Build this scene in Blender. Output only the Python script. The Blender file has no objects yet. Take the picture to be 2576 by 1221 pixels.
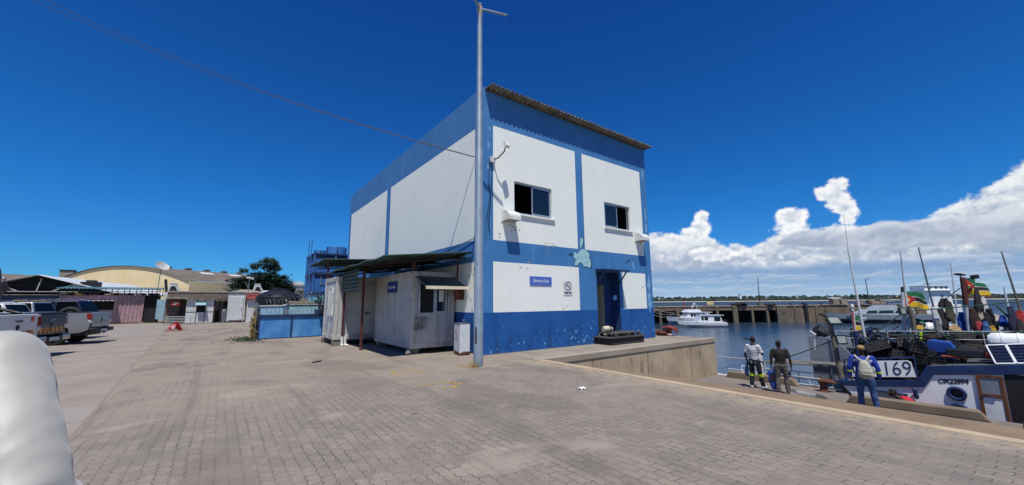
# Blue and white ice-plant building on a fishing-harbour quay, midday sun
EXPOSURE = 0.32
SUN_E = 4.0
SKY_E = 0.1
SKY_SAT = 1.0
SKY_HUE = .5
SKY_GRADE = [(0.0, (.13, .46, .88, 1)), (.1, (.104, .44, .88, 1)), (.2, (.07, .42, .87, 1)), (.56, (.046, .30, .78, 1)), (1.0, (.04, .27, .74, 1))]
CLOUD_GAIN = 8.0
HORIZON = '#a9c3e0'
import bpy, bmesh, math, random
from mathutils import Vector, Matrix, Euler, noise as mnoise
R = math.radians
rnd = random.Random(7)
scene = bpy.context.scene
col = scene.collection

# ------------------------------------------------------------------ camera frame
# the site is laid out on a right-angled grid: u (x) runs along the building front,
# v (y) along its long side, z up.  The viewer stands at the origin, eye at 1.6 m.
PHI = .642
A2 = Vector((math.cos(PHI), -math.sin(PHI), 0))     # viewer's right
F2 = Vector((math.sin(PHI), math.cos(PHI), 0))      # viewer's forward (level)
EYE = Vector((0, 0, 1.6))
FPX, PITCH, ROLL = 969.66, .1552, -.0088
_r = A2.copy()
_u = F2 * (-math.sin(PITCH)) + Vector((0, 0, math.cos(PITCH)))
_f = F2 * math.cos(PITCH) + Vector((0, 0, math.sin(PITCH)))
CR = _r * math.cos(ROLL) + _u * math.sin(ROLL)
CU = _r * (-math.sin(ROLL)) + _u * math.cos(ROLL)
CF = _f


def W(x, y, z=0.0):
    """far things: metres to the viewer's right and ahead -> site coordinates"""
    return A2 * x + F2 * y + Vector((0, 0, z))


def on(px, py, k, val):
    """where a line of sight meets a site plane u=, v= or z="""
    d = CF + CR * ((px - 1288) / FPX) + CU * ((610.5 - py) / FPX)
    i = 'uvz'.index(k)
    t = (val - EYE[i]) / d[i]
    return EYE + d * t


cam_d = bpy.data.cameras.new('camera')
cam = bpy.data.objects.new('camera', cam_d)
col.objects.link(cam)
cam_d.sensor_width = 36
cam_d.lens = FPX / 2576 * 36
cam_d.clip_start = .05
cam_d.clip_end = 20000
m3 = Matrix((CR, CU, -CF)).transposed()
cam.matrix_world = Matrix.Translation(EYE) @ m3.to_4x4()
scene.camera = cam

scene.view_settings.view_transform = 'Standard'
scene.view_settings.look = 'None'
scene.view_settings.gamma = 1
scene.view_settings.exposure = EXPOSURE if 'EXPOSURE' in globals() else 0.0


# ------------------------------------------------------------------ colours and materials
def C(h):
    h = h.lstrip('#')
    out = []
    for i in (0, 2, 4):
        v = int(h[i:i + 2], 16) / 255
        out.append(v / 12.92 if v <= .04045 else ((v + .055) / 1.055) ** 2.4)
    return (*out, 1.0)


class NT:
    """small wrapper that writes node expressions"""

    def __init__(s, tree):
        s.t = tree

    def new(s, typ, **kw):
        n = s.t.nodes.new(typ)
        for k, v in kw.items():
            setattr(n, k, v)
        return n

    def lk(s, a, b):
        s.t.links.new(a, b)

    def put(s, sock, v):
        if isinstance(v, bpy.types.NodeSocket):
            s.t.links.new(v, sock)
        else:
            sock.default_value = v

    def math(s, op, a, b=0.0, c=None, clamp=False):
        n = s.new('ShaderNodeMath', operation=op, use_clamp=clamp)
        s.put(n.inputs[0], a)
        s.put(n.inputs[1], b)
        if c is not None:
            s.put(n.inputs[2], c)
        return n.outputs[0]

    def add(s, a, b): return s.math('ADD', a, b)
    def sub(s, a, b): return s.math('SUBTRACT', a, b)
    def mul(s, a, b): return s.math('MULTIPLY', a, b)

    def smooth(s, x, lo, hi, o0=0.0, o1=1.0):
        n = s.new('ShaderNodeMapRange', interpolation_type='SMOOTHSTEP')
        s.put(n.inputs[0], x)
        s.put(n.inputs[1], lo)
        s.put(n.inputs[2], hi)
        s.put(n.inputs[3], o0)
        s.put(n.inputs[4], o1)
        return n.outputs[0]

    def lin(s, x, lo, hi, o0=0.0, o1=1.0):
        n = s.new('ShaderNodeMapRange')
        s.put(n.inputs[0], x)
        s.put(n.inputs[1], lo)
        s.put(n.inputs[2], hi)
        s.put(n.inputs[3], o0)
        s.put(n.inputs[4], o1)
        return n.outputs[0]

    def mix(s, f, a, b, blend='MIX'):
        n = s.new('ShaderNodeMix', data_type='RGBA', blend_type=blend)
        s.put(n.inputs[0], f)
        s.put(n.inputs[6], a)
        s.put(n.inputs[7], b)
        return n.outputs[2]

    def noise(s, vec, scale, detail=5, rough=.55, dist=0.0, out=0):
        n = s.new('ShaderNodeTexNoise')
        if vec is not None:
            s.lk(vec, n.inputs['Vector'])
        n.inputs['Scale'].default_value = scale
        n.inputs['Detail'].default_value = detail
        n.inputs['Roughness'].default_value = rough
        n.inputs['Distortion'].default_value = dist
        return n.outputs[out]

    def xyz(s, x, y, z=0.0):
        n = s.new('ShaderNodeCombineXYZ')
        s.put(n.inputs[0], x)
        s.put(n.inputs[1], y)
        s.put(n.inputs[2], z)
        return n.outputs[0]

    def sep(s, v):
        n = s.new('ShaderNodeSeparateXYZ')
        s.lk(v, n.inputs[0])
        return n.outputs

    def scalev(s, v, sc):
        n = s.new('ShaderNodeVectorMath', operation='MULTIPLY')
        s.lk(v, n.inputs[0])
        n.inputs[1].default_value = sc
        return n.outputs[0]


MATS = {}


def base_mat(name):
    m = bpy.data.materials.new(name)
    m.use_nodes = True
    t = m.node_tree
    p = t.nodes['Principled BSDF']
    nt = NT(t)
    MATS[name] = m
    return m, nt, p


def objco(nt):
    n = nt.new('ShaderNodeTexCoord')
    return n.outputs['Object']


def mat(name, c1, c2=None, scale=4, rough=.8, bump=.0, bscale=60, metal=0.0, lo=.38, hi=.62, stretch=None,
        dirt=None, dscale=1.3, damt=.6, dlo=.55, dhi=.75, spec=.5, coat=0.0):
    """painted / weathered surface: two tones broken by noise, an optional dirt tone, fine bump"""
    m, nt, p = base_mat(name)
    co = objco(nt)
    if stretch:
        co2 = nt.scalev(co, stretch)
    else:
        co2 = co
    a = C(c1)
    b = C(c2) if c2 else tuple(v * .86 for v in a[:3]) + (1,)
    f = nt.smooth(nt.noise(co2, scale, 6, .6), lo, hi)
    base = nt.mix(f, a, b)
    if dirt:
        g = nt.smooth(nt.noise(co2, dscale, 8, .65, .4), dlo, dhi, 0, damt)
        base = nt.mix(g, base, C(dirt))
    nt.put(p.inputs['Base Color'], base)
    rv = nt.lin(nt.noise(co, scale * 2.3, 4), .3, .7, max(.02, rough - .08), min(1, rough + .08))
    nt.put(p.inputs['Roughness'], rv)
    p.inputs['Metallic'].default_value = metal
    p.inputs['Specular IOR Level'].default_value = spec
    p.inputs['Coat Weight'].default_value = coat
    p.inputs['Coat Roughness'].default_value = .08
    if bump:
        bn = nt.new('ShaderNodeBump')
        bn.inputs['Strength'].default_value = bump
        bn.inputs['Distance'].default_value = .01
        nt.lk(nt.noise(co, bscale, 4), bn.inputs['Height'])
        nt.lk(bn.outputs[0], p.inputs['Normal'])
    return m


def glass_mat(name, tint='#0c1116', rough=.05):
    m, nt, p = base_mat(name)
    co = objco(nt)
    f = nt.noise(co, 2.5, 4)
    nt.put(p.inputs['Base Color'], nt.mix(f, C(tint), tuple(v * 1.5 for v in C(tint)[:3]) + (1,)))
    p.inputs['Roughness'].default_value = rough
    p.inputs['Specular IOR Level'].default_value = .8
    return m


# ------------------------------------------------------------------ mesh builder
class MB:
    def __init__(s, m=None):
        s.v, s.f, s.mi, s.mats = [], [], [], []
        s.cur = 0
        if m is not None:
            s.m(m)

    def m(s, mt):
        if isinstance(mt, str):
            mt = MATS[mt]
        if mt not in s.mats:
            s.mats.append(mt)
        s.cur = s.mats.index(mt)
        return s

    def face(s, pts):
        i = len(s.v)
        s.v += [Vector(p) for p in pts]
        s.f.append(tuple(range(i, i + len(pts))))
        s.mi.append(s.cur)
        return s

    def raw(s, vs, fs):
        i = len(s.v)
        s.v += [Vector(p) for p in vs]
        for f in fs:
            s.f.append(tuple(k + i for k in f))
            s.mi.append(s.cur)
        return s

    def box(s, x0, x1, y0, y1, z0, z1):
        vs = [(x, y, z) for z in (z0, z1) for y in (y0, y1) for x in (x0, x1)]
        return s.raw(vs, [(0, 2, 3, 1), (4, 5, 7, 6), (0, 1, 5, 4), (2, 6, 7, 3), (0, 4, 6, 2), (1, 3, 7, 5)])

    def obox(s, c, size, rot=None):
        M = rot if isinstance(rot, Matrix) else (Euler(rot).to_matrix() if rot else Matrix.Identity(3))
        c = Vector(c)
        vs = []
        for z in (-.5, .5):
            for y in (-.5, .5):
                for x in (-.5, .5):
                    vs.append(c + M @ Vector((x * size[0], y * size[1], z * size[2])))
        return s.raw(vs, [(0, 2, 3, 1), (4, 5, 7, 6), (0, 1, 5, 4), (2, 6, 7, 3), (0, 4, 6, 2), (1, 3, 7, 5)])

    def beam(s, a, b, w, h, up=(0, 0, 1)):
        a, b = Vector(a), Vector(b)
        d = (b - a)
        L = d.length
        d.normalize()
        up = Vector(up)
        if abs(d.dot(up)) > .98:
            up = Vector((0, 1, 0))
        x = d.cross(up).normalized()
        y = x.cross(d).normalized()
        M = Matrix((x, d, y)).transposed()
        return s.obox((a + b) / 2, (w, L, h), M)

    def prism(s, poly, a0, a1, axis='z'):
        def P(p, a):
            if axis == 'z': return (p[0], p[1], a)
            if axis == 'y': return (p[0], a, p[1])
            return (a, p[0], p[1])
        n = len(poly)
        vs = [P(p, a0) for p in poly] + [P(p, a1) for p in poly]
        fs = [tuple(range(n))[::-1], tuple(range(n, 2 * n))]
        fs += [(i, (i + 1) % n, n + (i + 1) % n, n + i) for i in range(n)]
        return s.raw(vs, fs)

    def tube(s, pts, r, n=8, caps=True, side=None, closed=False):
        """swept tube; r is a number, a list of numbers, or a list of (rx, ry)"""
        pts = [Vector(p) for p in pts]
        k = len(pts)
        rr = r if isinstance(r, (list, tuple)) else [r] * k
        rings = []
        prev = None
        for i, p in enumerate(pts):
            if closed:
                d = pts[(i + 1) % k] - pts[i - 1]
            else:
                d = (pts[min(i + 1, k - 1)] - pts[max(i - 1, 0)])
            if d.length < 1e-9: d = Vector((0, 0, 1))
            d.normalize()
            if side is not None:
                x = Vector(side)
            elif prev is None:
                x = Vector((0, 0, 1)).cross(d)
                if x.length < .1: x = Vector((1, 0, 0))
            else:
                x = prev
            x = (x - d * x.dot(d))
            if x.length < 1e-6: x = d.orthogonal()
            x.normalize()
            prev = x
            y = d.cross(x)
            q = rr[i]
            rx, ry = q if isinstance(q, (list, tuple)) else (q, q)
            rings.append([p + x * (rx * math.cos(2 * math.pi * j / n)) + y * (ry * math.sin(2 * math.pi * j / n)) for j in range(n)])
        vs = [q for ring in rings for q in ring]
        fs = []
        for i in range(k if closed else k - 1):
            i2 = (i + 1) % k
            for j in range(n):
                j2 = (j + 1) % n
                fs.append((i * n + j, i * n + j2, i2 * n + j2, i2 * n + j))
        if caps and not closed:
            fs.append(tuple(range(n))[::-1])
            fs.append(tuple((k - 1) * n + j for j in range(n)))
        return s.raw(vs, fs)

    def ball(s, c, r, n=12, k=8):
        rx, ry, rz = r if isinstance(r, (list, tuple)) else (r, r, r)
        c = Vector(c)
        vs, fs = [c + Vector((0, 0, -rz))], []
        for i in range(1, k):
            a = -math.pi / 2 + math.pi * i / k
            for j in range(n):
                b = 2 * math.pi * j / n
                vs.append(c + Vector((rx * math.cos(a) * math.cos(b), ry * math.cos(a) * math.sin(b), rz * math.sin(a))))
        vs.append(c + Vector((0, 0, rz)))
        for j in range(n):
            fs.append((0, 1 + (j + 1) % n, 1 + j))
            t = 1 + (k - 2) * n
            fs.append((t + j, t + (j + 1) % n, len(vs) - 1))
        for i in range(k - 2):
            for j in range(n):
                a, b = 1 + i * n + j, 1 + i * n + (j + 1) % n
                fs.append((a, b, b + n, a + n))
        return s.raw(vs, fs)

    def lathe(s, prof, c, n=20, axis='z'):
        c = Vector(c)
        vs, fs = [], []
        k = len(prof)
        for r, h in prof:
            for j in range(n):
                a = 2 * math.pi * j / n
                x, y = r * math.cos(a), r * math.sin(a)
                vs.append(c + (Vector((x, y, h)) if axis == 'z' else Vector((x, h, y)) if axis == 'y' else Vector((h, x, y))))
        for i in range(k - 1):
            for j in range(n):
                j2 = (j + 1) % n
                fs.append((i * n + j, i * n + j2, (i + 1) * n + j2, (i + 1) * n + j))
        fs.append(tuple(range(n))[::-1])
        fs.append(tuple((k - 1) * n + j for j in range(n)))
        return s.raw(vs, fs)

    def sheet(s, fn, nu, nv, th=None, d=(0, 0, 1)):
        """grid surface fn(a,b), a,b in 0..1; th gives it real thickness along -d"""
        P = [[Vector(fn(i / nu, j / nv)) for j in range(nv + 1)] for i in range(nu + 1)]
        vs = [p for r_ in P for p in r_]
        w = nv + 1
        fs = [(i * w + j, (i + 1) * w + j, (i + 1) * w + j + 1, i * w + j + 1) for i in range(nu) for j in range(nv)]
        if th:
            o = len(vs)
            dd = Vector(d).normalized() * th
            vs += [p - dd for p in vs[:o]]
            fs += [tuple(o + k for k in reversed(f)) for f in fs[:nu * nv]]
            edge = [(i * w, (i + 1) * w) for i in range(nu)] + [((i + 1) * w + nv, i * w + nv) for i in range(nu)]
            edge += [(j + 1, j) for j in range(nv)] + [(nu * w + j, nu * w + j + 1) for j in range(nv)]
            fs += [(a, b, b + o, a + o) for a, b in edge]
        return s.raw(vs, fs)

    def text(s, txt, o, right, up, size, th=.004, align='CENTER', bold=0.0, width=None):
        cu = bpy.data.curves.new('lettering', 'FONT')
        cu.body = txt
        cu.size = size
        cu.align_x = align
        cu.align_y = 'CENTER'
        cu.extrude = th / 2
        cu.offset = bold
        cu.resolution_u = 3
        ob = bpy.data.objects.new('lettering', cu)
        col.objects.link(ob)
        dg = bpy.context.evaluated_depsgraph_get()
        me = bpy.data.meshes.new_from_object(ob.evaluated_get(dg))
        right, up, o = Vector(right).normalized(), Vector(up).normalized(), Vector(o)
        nrm = right.cross(up)
        sx = 1.0
        if width and len(me.vertices):
            xs = [v.co.x for v in me.vertices]
            sx = width / (max(xs) - min(xs))
        vs = [o + right * (v.co.x * sx) + up * v.co.y + nrm * v.co.z for v in me.vertices]
        s.raw(vs, [tuple(p.vertices) for p in me.polygons])
        bpy.data.objects.remove(ob)
        bpy.data.curves.remove(cu)
        bpy.data.meshes.remove(me)
        return s

    def mesh(s, name, off=None):
        me = bpy.data.meshes.new(name)
        off = Vector(off) if off is not None else Vector()
        me.from_pydata([tuple(v - off) for v in s.v], [], s.f)
        for mt in s.mats:
            me.materials.append(mt)
        me.polygons.foreach_set('material_index', s.mi)
        me.update()
        return me

    def build(s, name, parent=None, smooth=False, bevel=0, fix=True, weld=False, local=False, angle=38):
        """one mesh object; world coordinates are turned into the parent's unless local"""
        off = Vector()
        if parent is not None and not local:
            q = parent
            while q is not None:
                off += q.location
                q = q.parent
        me = s.mesh(name, off)
        if fix or weld:
            bm = bmesh.new()
            bm.from_mesh(me)
            if weld:
                bmesh.ops.remove_doubles(bm, verts=bm.verts, dist=1e-4)
            bmesh.ops.recalc_face_normals(bm, faces=bm.faces)
            bm.to_mesh(me)
            bm.free()
        if smooth:
            me.polygons.foreach_set('use_smooth', [True] * len(me.polygons))
            me.set_sharp_from_angle(angle=R(angle))
        o = bpy.data.objects.new(name, me)
        col.objects.link(o)
        if parent is not None:
            o.parent = parent
        if bevel:
            b = o.modifiers.new('edge', 'BEVEL')
            b.width = bevel
            b.segments = 2
            b.limit_method = 'ANGLE'
            b.angle_limit = R(40)
        return o


def tag(o, label, cat, group=None, kind=None):
    o['label'] = label
    o['category'] = cat
    if group: o['group'] = group
    if kind: o['kind'] = kind
    return o


def struct(o, kind='structure'):
    o['kind'] = kind
    return o


def thing(name, label, cat, loc=(0, 0, 0), group=None, rz=0.0):
    o = bpy.data.objects.new(name, None)
    o.empty_display_size = .2
    o.location = loc
    o.rotation_euler = (0, 0, rz)
    col.objects.link(o)
    return tag(o, label, cat, group)


def kids(o):
    return [c for c in bpy.data.objects if c.parent == o]


def copy_tree(o, parent=None):
    c = o.copy()
    col.objects.link(c)
    if parent is not None: c.parent = parent
    for ch in list(o.children):
        copy_tree(ch, c)
    return c


def dup(o, loc, rz=None, label=None, rot=None, scale=None):
    c = copy_tree(o)
    c.location = loc
    if rz is not None: c.rotation_euler = (0, 0, rz)
    if rot is not None: c.rotation_euler = rot
    if scale is not None: c.scale = scale
    if label: c['label'] = label
    return c


def fuse(prims, name, voxel=.012, smooth=6, mats=None, pick=None):
    """several overlapping solids grown into one continuous skin"""
    me = prims.mesh(name)
    ob = bpy.data.objects.new(name, me)
    col.objects.link(ob)
    md = ob.modifiers.new('r', 'REMESH')
    md.mode = 'VOXEL'
    md.voxel_size = voxel
    sm = ob.modifiers.new('s', 'SMOOTH')
    sm.factor = .5
    sm.iterations = smooth
    dg = bpy.context.evaluated_depsgraph_get()
    out = bpy.data.meshes.new_from_object(ob.evaluated_get(dg))
    bpy.data.objects.remove(ob)
    bpy.data.meshes.remove(me)
    out.name = name
    out.materials.clear()
    for mt in (mats or []):
        out.materials.append(MATS[mt] if isinstance(mt, str) else mt)
    if pick:
        out.polygons.foreach_set('material_index', [pick(p.center) for p in out.polygons])
    else:
        out.polygons.foreach_set('material_index', [0] * len(out.polygons))
    out.polygons.foreach_set('use_smooth', [True] * len(out.polygons))
    out.update()
    return out


def link(me, name, parent=None):
    o = bpy.data.objects.new(name, me)
    col.objects.link(o)
    if parent is not None: o.parent = parent
    return o
# ------------------------------------------------------------------ daylight
sun_d = bpy.data.lights.new('sun', 'SUN')
sun_d.energy = SUN_E
sun_d.angle = R(.53)
sun_d.color = (1.0, .955, .89)
sun = bpy.data.objects.new('sun', sun_d)
col.objects.link(sun)
SH = Vector((.222, .362, -1.0))            # a metre of height throws its shadow this far
sun.rotation_euler = SH.to_track_quat('-Z', 'Y').to_euler()

world = bpy.data.worlds.new('World')
scene.world = world
world.use_nodes = True
wt = world.node_tree
for n in list(wt.nodes): wt.nodes.remove(n)
nt = NT(wt)
sky = nt.new('ShaderNodeTexSky', sky_type='NISHITA')
sky.sun_disc = False
sky.sun_elevation = R(67)
sky.sun_rotation = math.atan2(-SH.x, -SH.y) % (2 * math.pi)
sky.air_density = 1.0
sky.dust_density = .05
sky.ozone_density = 1.6
gen = nt.new('ShaderNodeTexCoord').outputs['Generated']
dx, dy, dz = nt.sep(gen)
cph, sph = math.cos(PHI), math.sin(PHI)
xo = nt.sub(nt.mul(dx, cph), nt.mul(dy, sph))
yo = nt.add(nt.mul(dx, sph), nt.mul(dy, cph))
az = nt.math('ARCTAN2', xo, yo)
el = nt.math('ARCSINE', dz)


def ae(cx, cy):
    """photograph position on the cloud bank -> azimuth, elevation (radians)"""
    px = (2600 + cx / 1.722) * .6289
    py = (600 + cy / 1.722) * .6289
    d = CF + CR * ((px - 1288) / FPX) + CU * ((610.5 - py) / FPX)
    d.normalize()
    a = math.atan2(d.dot(A2), d.dot(F2))
    return a, math.asin(d.z)


def outline(pts, raw=False):
    """piecewise cloud-top (or base) elevation over azimuth as a float curve"""
    n = nt.new('ShaderNodeFloatCurve')
    cm = n.mapping
    cu = cm.curves[0]
    P = [p if raw else ae(*p) for p in pts]
    P = [(min(.999, max(.001, (a + math.pi) / (2 * math.pi))), min(1, max(0, (e + .1) / .6))) for a, e in P]
    P.sort()
    cu.points[0].location = P[0]
    cu.points[1].location = P[-1]
    for p in P[1:-1]:
        cu.points.new(*p)
    for p in cu.points: p.handle_type = 'VECTOR'
    cm.update()
    nt.lk(nt.lin(az, -math.pi, math.pi), n.inputs['Value'])
    return nt.lin(n.outputs[0], 0, 1, -.1, .5)


def ramp(colors, f):
    n = nt.new('ShaderNodeValToRGB')
    cr = n.color_ramp
    cr.elements[0].position, cr.elements[0].color = colors[0]
    cr.elements[1].position, cr.elements[1].color = colors[-1]
    for p, c in colors[1:-1]:
        e = cr.elements.new(p)
        e.color = c
    nt.put(n.inputs[0], f)
    return n.outputs[0]


# clear sky: the physical sky, deepened towards the zenith as the phone camera saw it
hs = nt.new('ShaderNodeHueSaturation')
hs.inputs['Saturation'].default_value = SKY_SAT
hs.inputs['Hue'].default_value = SKY_HUE
nt.lk(sky.outputs[0], hs.inputs['Color'])
grade = ramp(SKY_GRADE, nt.lin(el, 0, 1.2))
clear = nt.mix(1.0, hs.outputs[0], grade, 'MULTIPLY')

CS = CLOUD_GAIN


def cc(h):
    c = C(h)
    return (c[0] * CS, c[1] * CS, c[2] * CS, 1)


skycol = clear
# wobble used by all the banks: billows on three scales
pv = nt.xyz(az, nt.mul(el, 1.15), 0.0)


def billow(seed, k=24.0, detail=7, rough=.58):
    off = nt.new('ShaderNodeVectorMath', operation='ADD')
    nt.lk(pv, off.inputs[0])
    off.inputs[1].default_value = (seed * 3.1, seed * 1.7, seed)
    v = off.outputs[0]
    a = nt.noise(v, k, detail, rough, .3)
    up = nt.new('ShaderNodeVectorMath', operation='ADD')
    nt.lk(v, up.inputs[0])
    up.inputs[1].default_value = (-.004, .011, 0)
    b = nt.noise(up.outputs[0], k, detail, rough, .3)
    return a, nt.sub(a, b), v


def bank(skyin, top, base, seed, amp, k, white, grey, soft=.009, bsoft=.006, fade=.05, lift=.5, holes=None, rough=.58):
    a, emb, v = billow(seed, k, 8, rough)
    t = nt.add(top, nt.mul(nt.sub(a, .5), amp))
    d = nt.sub(t, el)
    m = nt.smooth(d, 0, soft)
    w2 = nt.noise(v, 9, 4)
    bb = nt.add(base, nt.mul(nt.sub(w2, .5), bsoft * 2.2))
    m = nt.mul(m, nt.smooth(nt.sub(el, bb), -bsoft * .3, bsoft))
    if holes:
        h = nt.noise(v, holes[0], 6, .6)
        m = nt.mul(m, nt.smooth(h, holes[1], holes[2]))
    # lit from above and behind the viewer: bright heads, grey undersides
    depth = nt.smooth(d, 0.0, fade, 1.0, 0.0)
    sh = nt.add(nt.add(nt.mul(depth, lift), nt.mul(emb, 2.4)), nt.mul(nt.sub(nt.noise(v, k * .28, 5), .52), 1.9))
    sh = nt.smooth(sh, -.25, .85)
    c = nt.mix(sh, cc(grey), cc(white))
    return nt.mix(m, skyin, c)


FAR = -.06
edge_l, edge_r = [(-3.1, -.09), (.2, -.09)], [(1.3, .17), (1.6, .05), (1.75, -.05), (3.1, -.09)]


def full(pts, le=-.09, r2=None):
    P = [ae(*p) for p in pts]
    a0, a1 = P[0], P[-1]
    tail = r2 or [(a1[0] + .12, a1[1]), (a1[0] + .35, a1[1] * .8), (a1[0] + .6, a1[1] * .3), (a1[0] + .75, -.09)]
    head = [(-3.1, le), (a0[0] - .30, le), (a0[0] - .22, a0[1] * .8), (a0[0] - .1, a0[1])]
    return outline(head + P + tail + [(3.1, -.09)], raw=True)


def flat(pts):
    P = [ae(*p) for p in pts]
    return outline([(-3.1, P[0][1])] + P + [(3.1, P[-1][1])], raw=True)


# bank far behind the viewer (seen only mirrored in window panes)
back = outline([(-3.1, .2), (-2.7, .3), (-2.3, .12), (-1.9, -.09), (1.55, -.09), (1.68, .12), (1.82, .24), (1.95, .27), (2.2, .16), (2.5, .33), (2.8, .26), (3.1, .2)], raw=True)
skycol = bank(skycol, back, outline([(-3.1, .05), (3.1, .05)], raw=True), 9, .12, 14, '#f4f6f8', '#9fb0c6')

t1 = full([(0, 560), (120, 550), (230, 565), (300, 560), (404, 575), (450, 620), (560, 650), (700, 660), (770, 600),
           (850, 540), (1092, 530), (1160, 545), (1220, 530), (1300, 500), (1330, 520), (1500, 500),
           (1700, 470), (1800, 505), (1870, 480), (1960, 410), (2050, 330), (2085, 350), (2200, 345), (2320, 270), (2360, 190), (2430, 120), (2490, 60), (2576, 40)])
b1 = flat([(0, 905), (900, 890), (2576, 870)])
skycol = bank(skycol, t1, b1, 1, .055, 24, '#eff3f6', '#a3b4cb', soft=.013, fade=.085, lift=.46, rough=.66)
# heads and the detached tower: clusters of puffs
def puffs(skyin, blobs, seed, amp, k, white, grey, soft=.008, lift=.8):
    a, emb, v = billow(seed, k, 8, .6)
    d = None
    for cx, cy, rx, ry in blobs:
        e0 = ae(cx, cy)
        ex = abs(ae(cx + rx, cy)[0] - e0[0])
        ey = abs(ae(cx, cy - ry)[1] - e0[1])
        qx = nt.mul(nt.sub(az, e0[0]), 1 / ex)
        qy = nt.mul(nt.sub(el, e0[1]), 1 / ey)
        r = nt.math('SQRT', nt.add(nt.mul(qx, qx), nt.mul(qy, qy)))
        q = nt.mul(nt.sub(1.0, r), min(ex, ey))
        d = q if d is None else nt.math('SMOOTH_MAX', d, q, .006)
    d = nt.add(d, nt.mul(nt.sub(a, .5), amp))
    m = nt.smooth(d, 0, soft)
    sh = nt.add(nt.add(nt.mul(nt.smooth(d, 0, .03, 1, 0), lift), nt.mul(emb, 3.2)), nt.mul(nt.sub(nt.noise(v, k * .5, 5), .5), 1.0))
    return nt.mix(m, skyin, nt.mix(nt.smooth(sh, -.35, .95), cc(grey), cc(white)))


skycol = puffs(skycol, [(1290, 250, 110, 70), (1195, 300, 95, 55), (1300, 325, 110, 80), (1345, 390, 105, 75), (1370, 470, 75, 80), (1265, 375, 70, 50)], 2, .030, 40, '#f7f9fb', '#bccadb')
skycol = puffs(skycol, [(970, 465, 135, 75), (1040, 435, 65, 45), (900, 450, 60, 40), (980, 540, 180, 50), (355, 465, 62, 65), (345, 545, 85, 70), (300, 570, 110, 45)], 5, .024, 44, '#fafbfc', '#c6d2e0')
skycol_mid = None
# grey bank in the middle, flat dark base
t2 = outline([(-3, -.09)] + [ae(850, 700), ae(890, 600), ae(960, 560), ae(1100, 545), ae(1350, 555), ae(1500, 500), ae(1650, 470), ae(1800, 490), ae(2000, 470), ae(2200, 430), ae(2576, 380)] + [(1.3, .1), (1.6, -.09), (3, -.09)], raw=True)
b2 = flat([(850, 655), (1300, 690), (1750, 690), (2100, 655), (2576, 640)])
skycol = bank(skycol, t2, b2, 3, .03, 16, '#d6dde7', '#a2afc5', fade=.03, lift=.6, soft=.008, bsoft=.004)
# low white heads on the left
t3 = outline([(-3, -.09)] + [(ae(0, 700)[0] - .3, -.09), (ae(0, 700)[0] - .2, ae(0, 700)[1]), ae(0, 700), ae(120, 720), ae(300, 670), ae(480, 690), ae(600, 640), ae(700, 680), ae(780, 770), ae(850, 790), ae(1000, 730), ae(1300, 740), ae(1600, 730), ae(2000, 690), ae(2576, 720)] + [(1.3, .05), (1.6, -.09), (3, -.09)], raw=True)
b3 = flat([(0, 880), (500, 890), (1000, 870), (1600, 850), (2576, 830)])
skycol = bank(skycol, t3, b3, 4, .03, 26, '#f1f4f8', '#a6b6ce', fade=.03, lift=.55, bsoft=.004)
skycol = puffs(skycol, [(350, 715, 90, 55), (470, 735, 80, 42), (590, 690, 80, 50), (660, 715, 70, 45), (735, 765, 55, 25), (180, 745, 60, 32), (900, 730, 60, 32)], 7, .034, 38, '#fbfcfd', '#b4c2d5', lift=.45)
# the air under the banks, grey-blue, then thin streaks towards the horizon
under = nt.mul(nt.smooth(el, .085, .06), nt.mul(nt.smooth(az, .02, .25), nt.smooth(az, 1.7, 1.2)))
skycol = nt.mix(nt.mul(under, .9), skycol, nt.mix(nt.smooth(el, .07, .0), cc('#7fa2cc'), cc('#a3bfde')))
vis = nt.mul(nt.smooth(az, .02, .22), nt.smooth(az, 1.7, 1.2))
for i, (e0, hh, kx, g_) in enumerate(((.010, .012, 26, '#9fb5d1'), (.026, .020, 19, '#9ab1ce'), (.046, .026, 14, '#97adcb'))):
    vv = nt.scalev(nt.xyz(az, el, 3.3 * i + 1.7), (kx, kx * 4.2, 1))
    n0 = nt.noise(vv, 1.0, 7, .62, .35)
    n1 = nt.noise(nt.scalev(nt.xyz(az, nt.add(el, .0035), 3.3 * i + 1.7), (kx, kx * 4.2, 1)), 1.0, 7, .62, .35)
    mass = nt.noise(nt.xyz(nt.mul(az, 9 + 2 * i), 5.0 * i, 0), 1.0, 4)
    d = nt.sub(nt.add(e0 + hh * .3, nt.mul(nt.sub(nt.add(nt.mul(n0, .8), nt.mul(mass, .8)), .76), hh * 3.4)), el)
    m = nt.mul(nt.smooth(d, 0, hh * .75), nt.smooth(nt.sub(el, e0 - hh * .35), 0, hh * .30))
    lit = nt.smooth(nt.add(nt.mul(nt.sub(n0, n1), 2.6), nt.smooth(d, 0, hh * .9, .55, 0)), -.15, .75)
    skycol = nt.mix(nt.mul(nt.mul(m, vis), .72), skycol, nt.mix(lit, cc(g_), cc('#d3deea')))
# pale air right above the horizon
hz = nt.smooth(el, .045, -.01, 0, .38)
skycol = nt.mix(hz, skycol, cc(HORIZON))
bg = nt.new('ShaderNodeBackground')
bg.inputs['Strength'].default_value = SKY_E
nt.lk(skycol, bg.inputs['Color'])
wo = nt.new('ShaderNodeOutputWorld')
nt.lk(bg.outputs[0], wo.inputs['Surface'])
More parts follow.
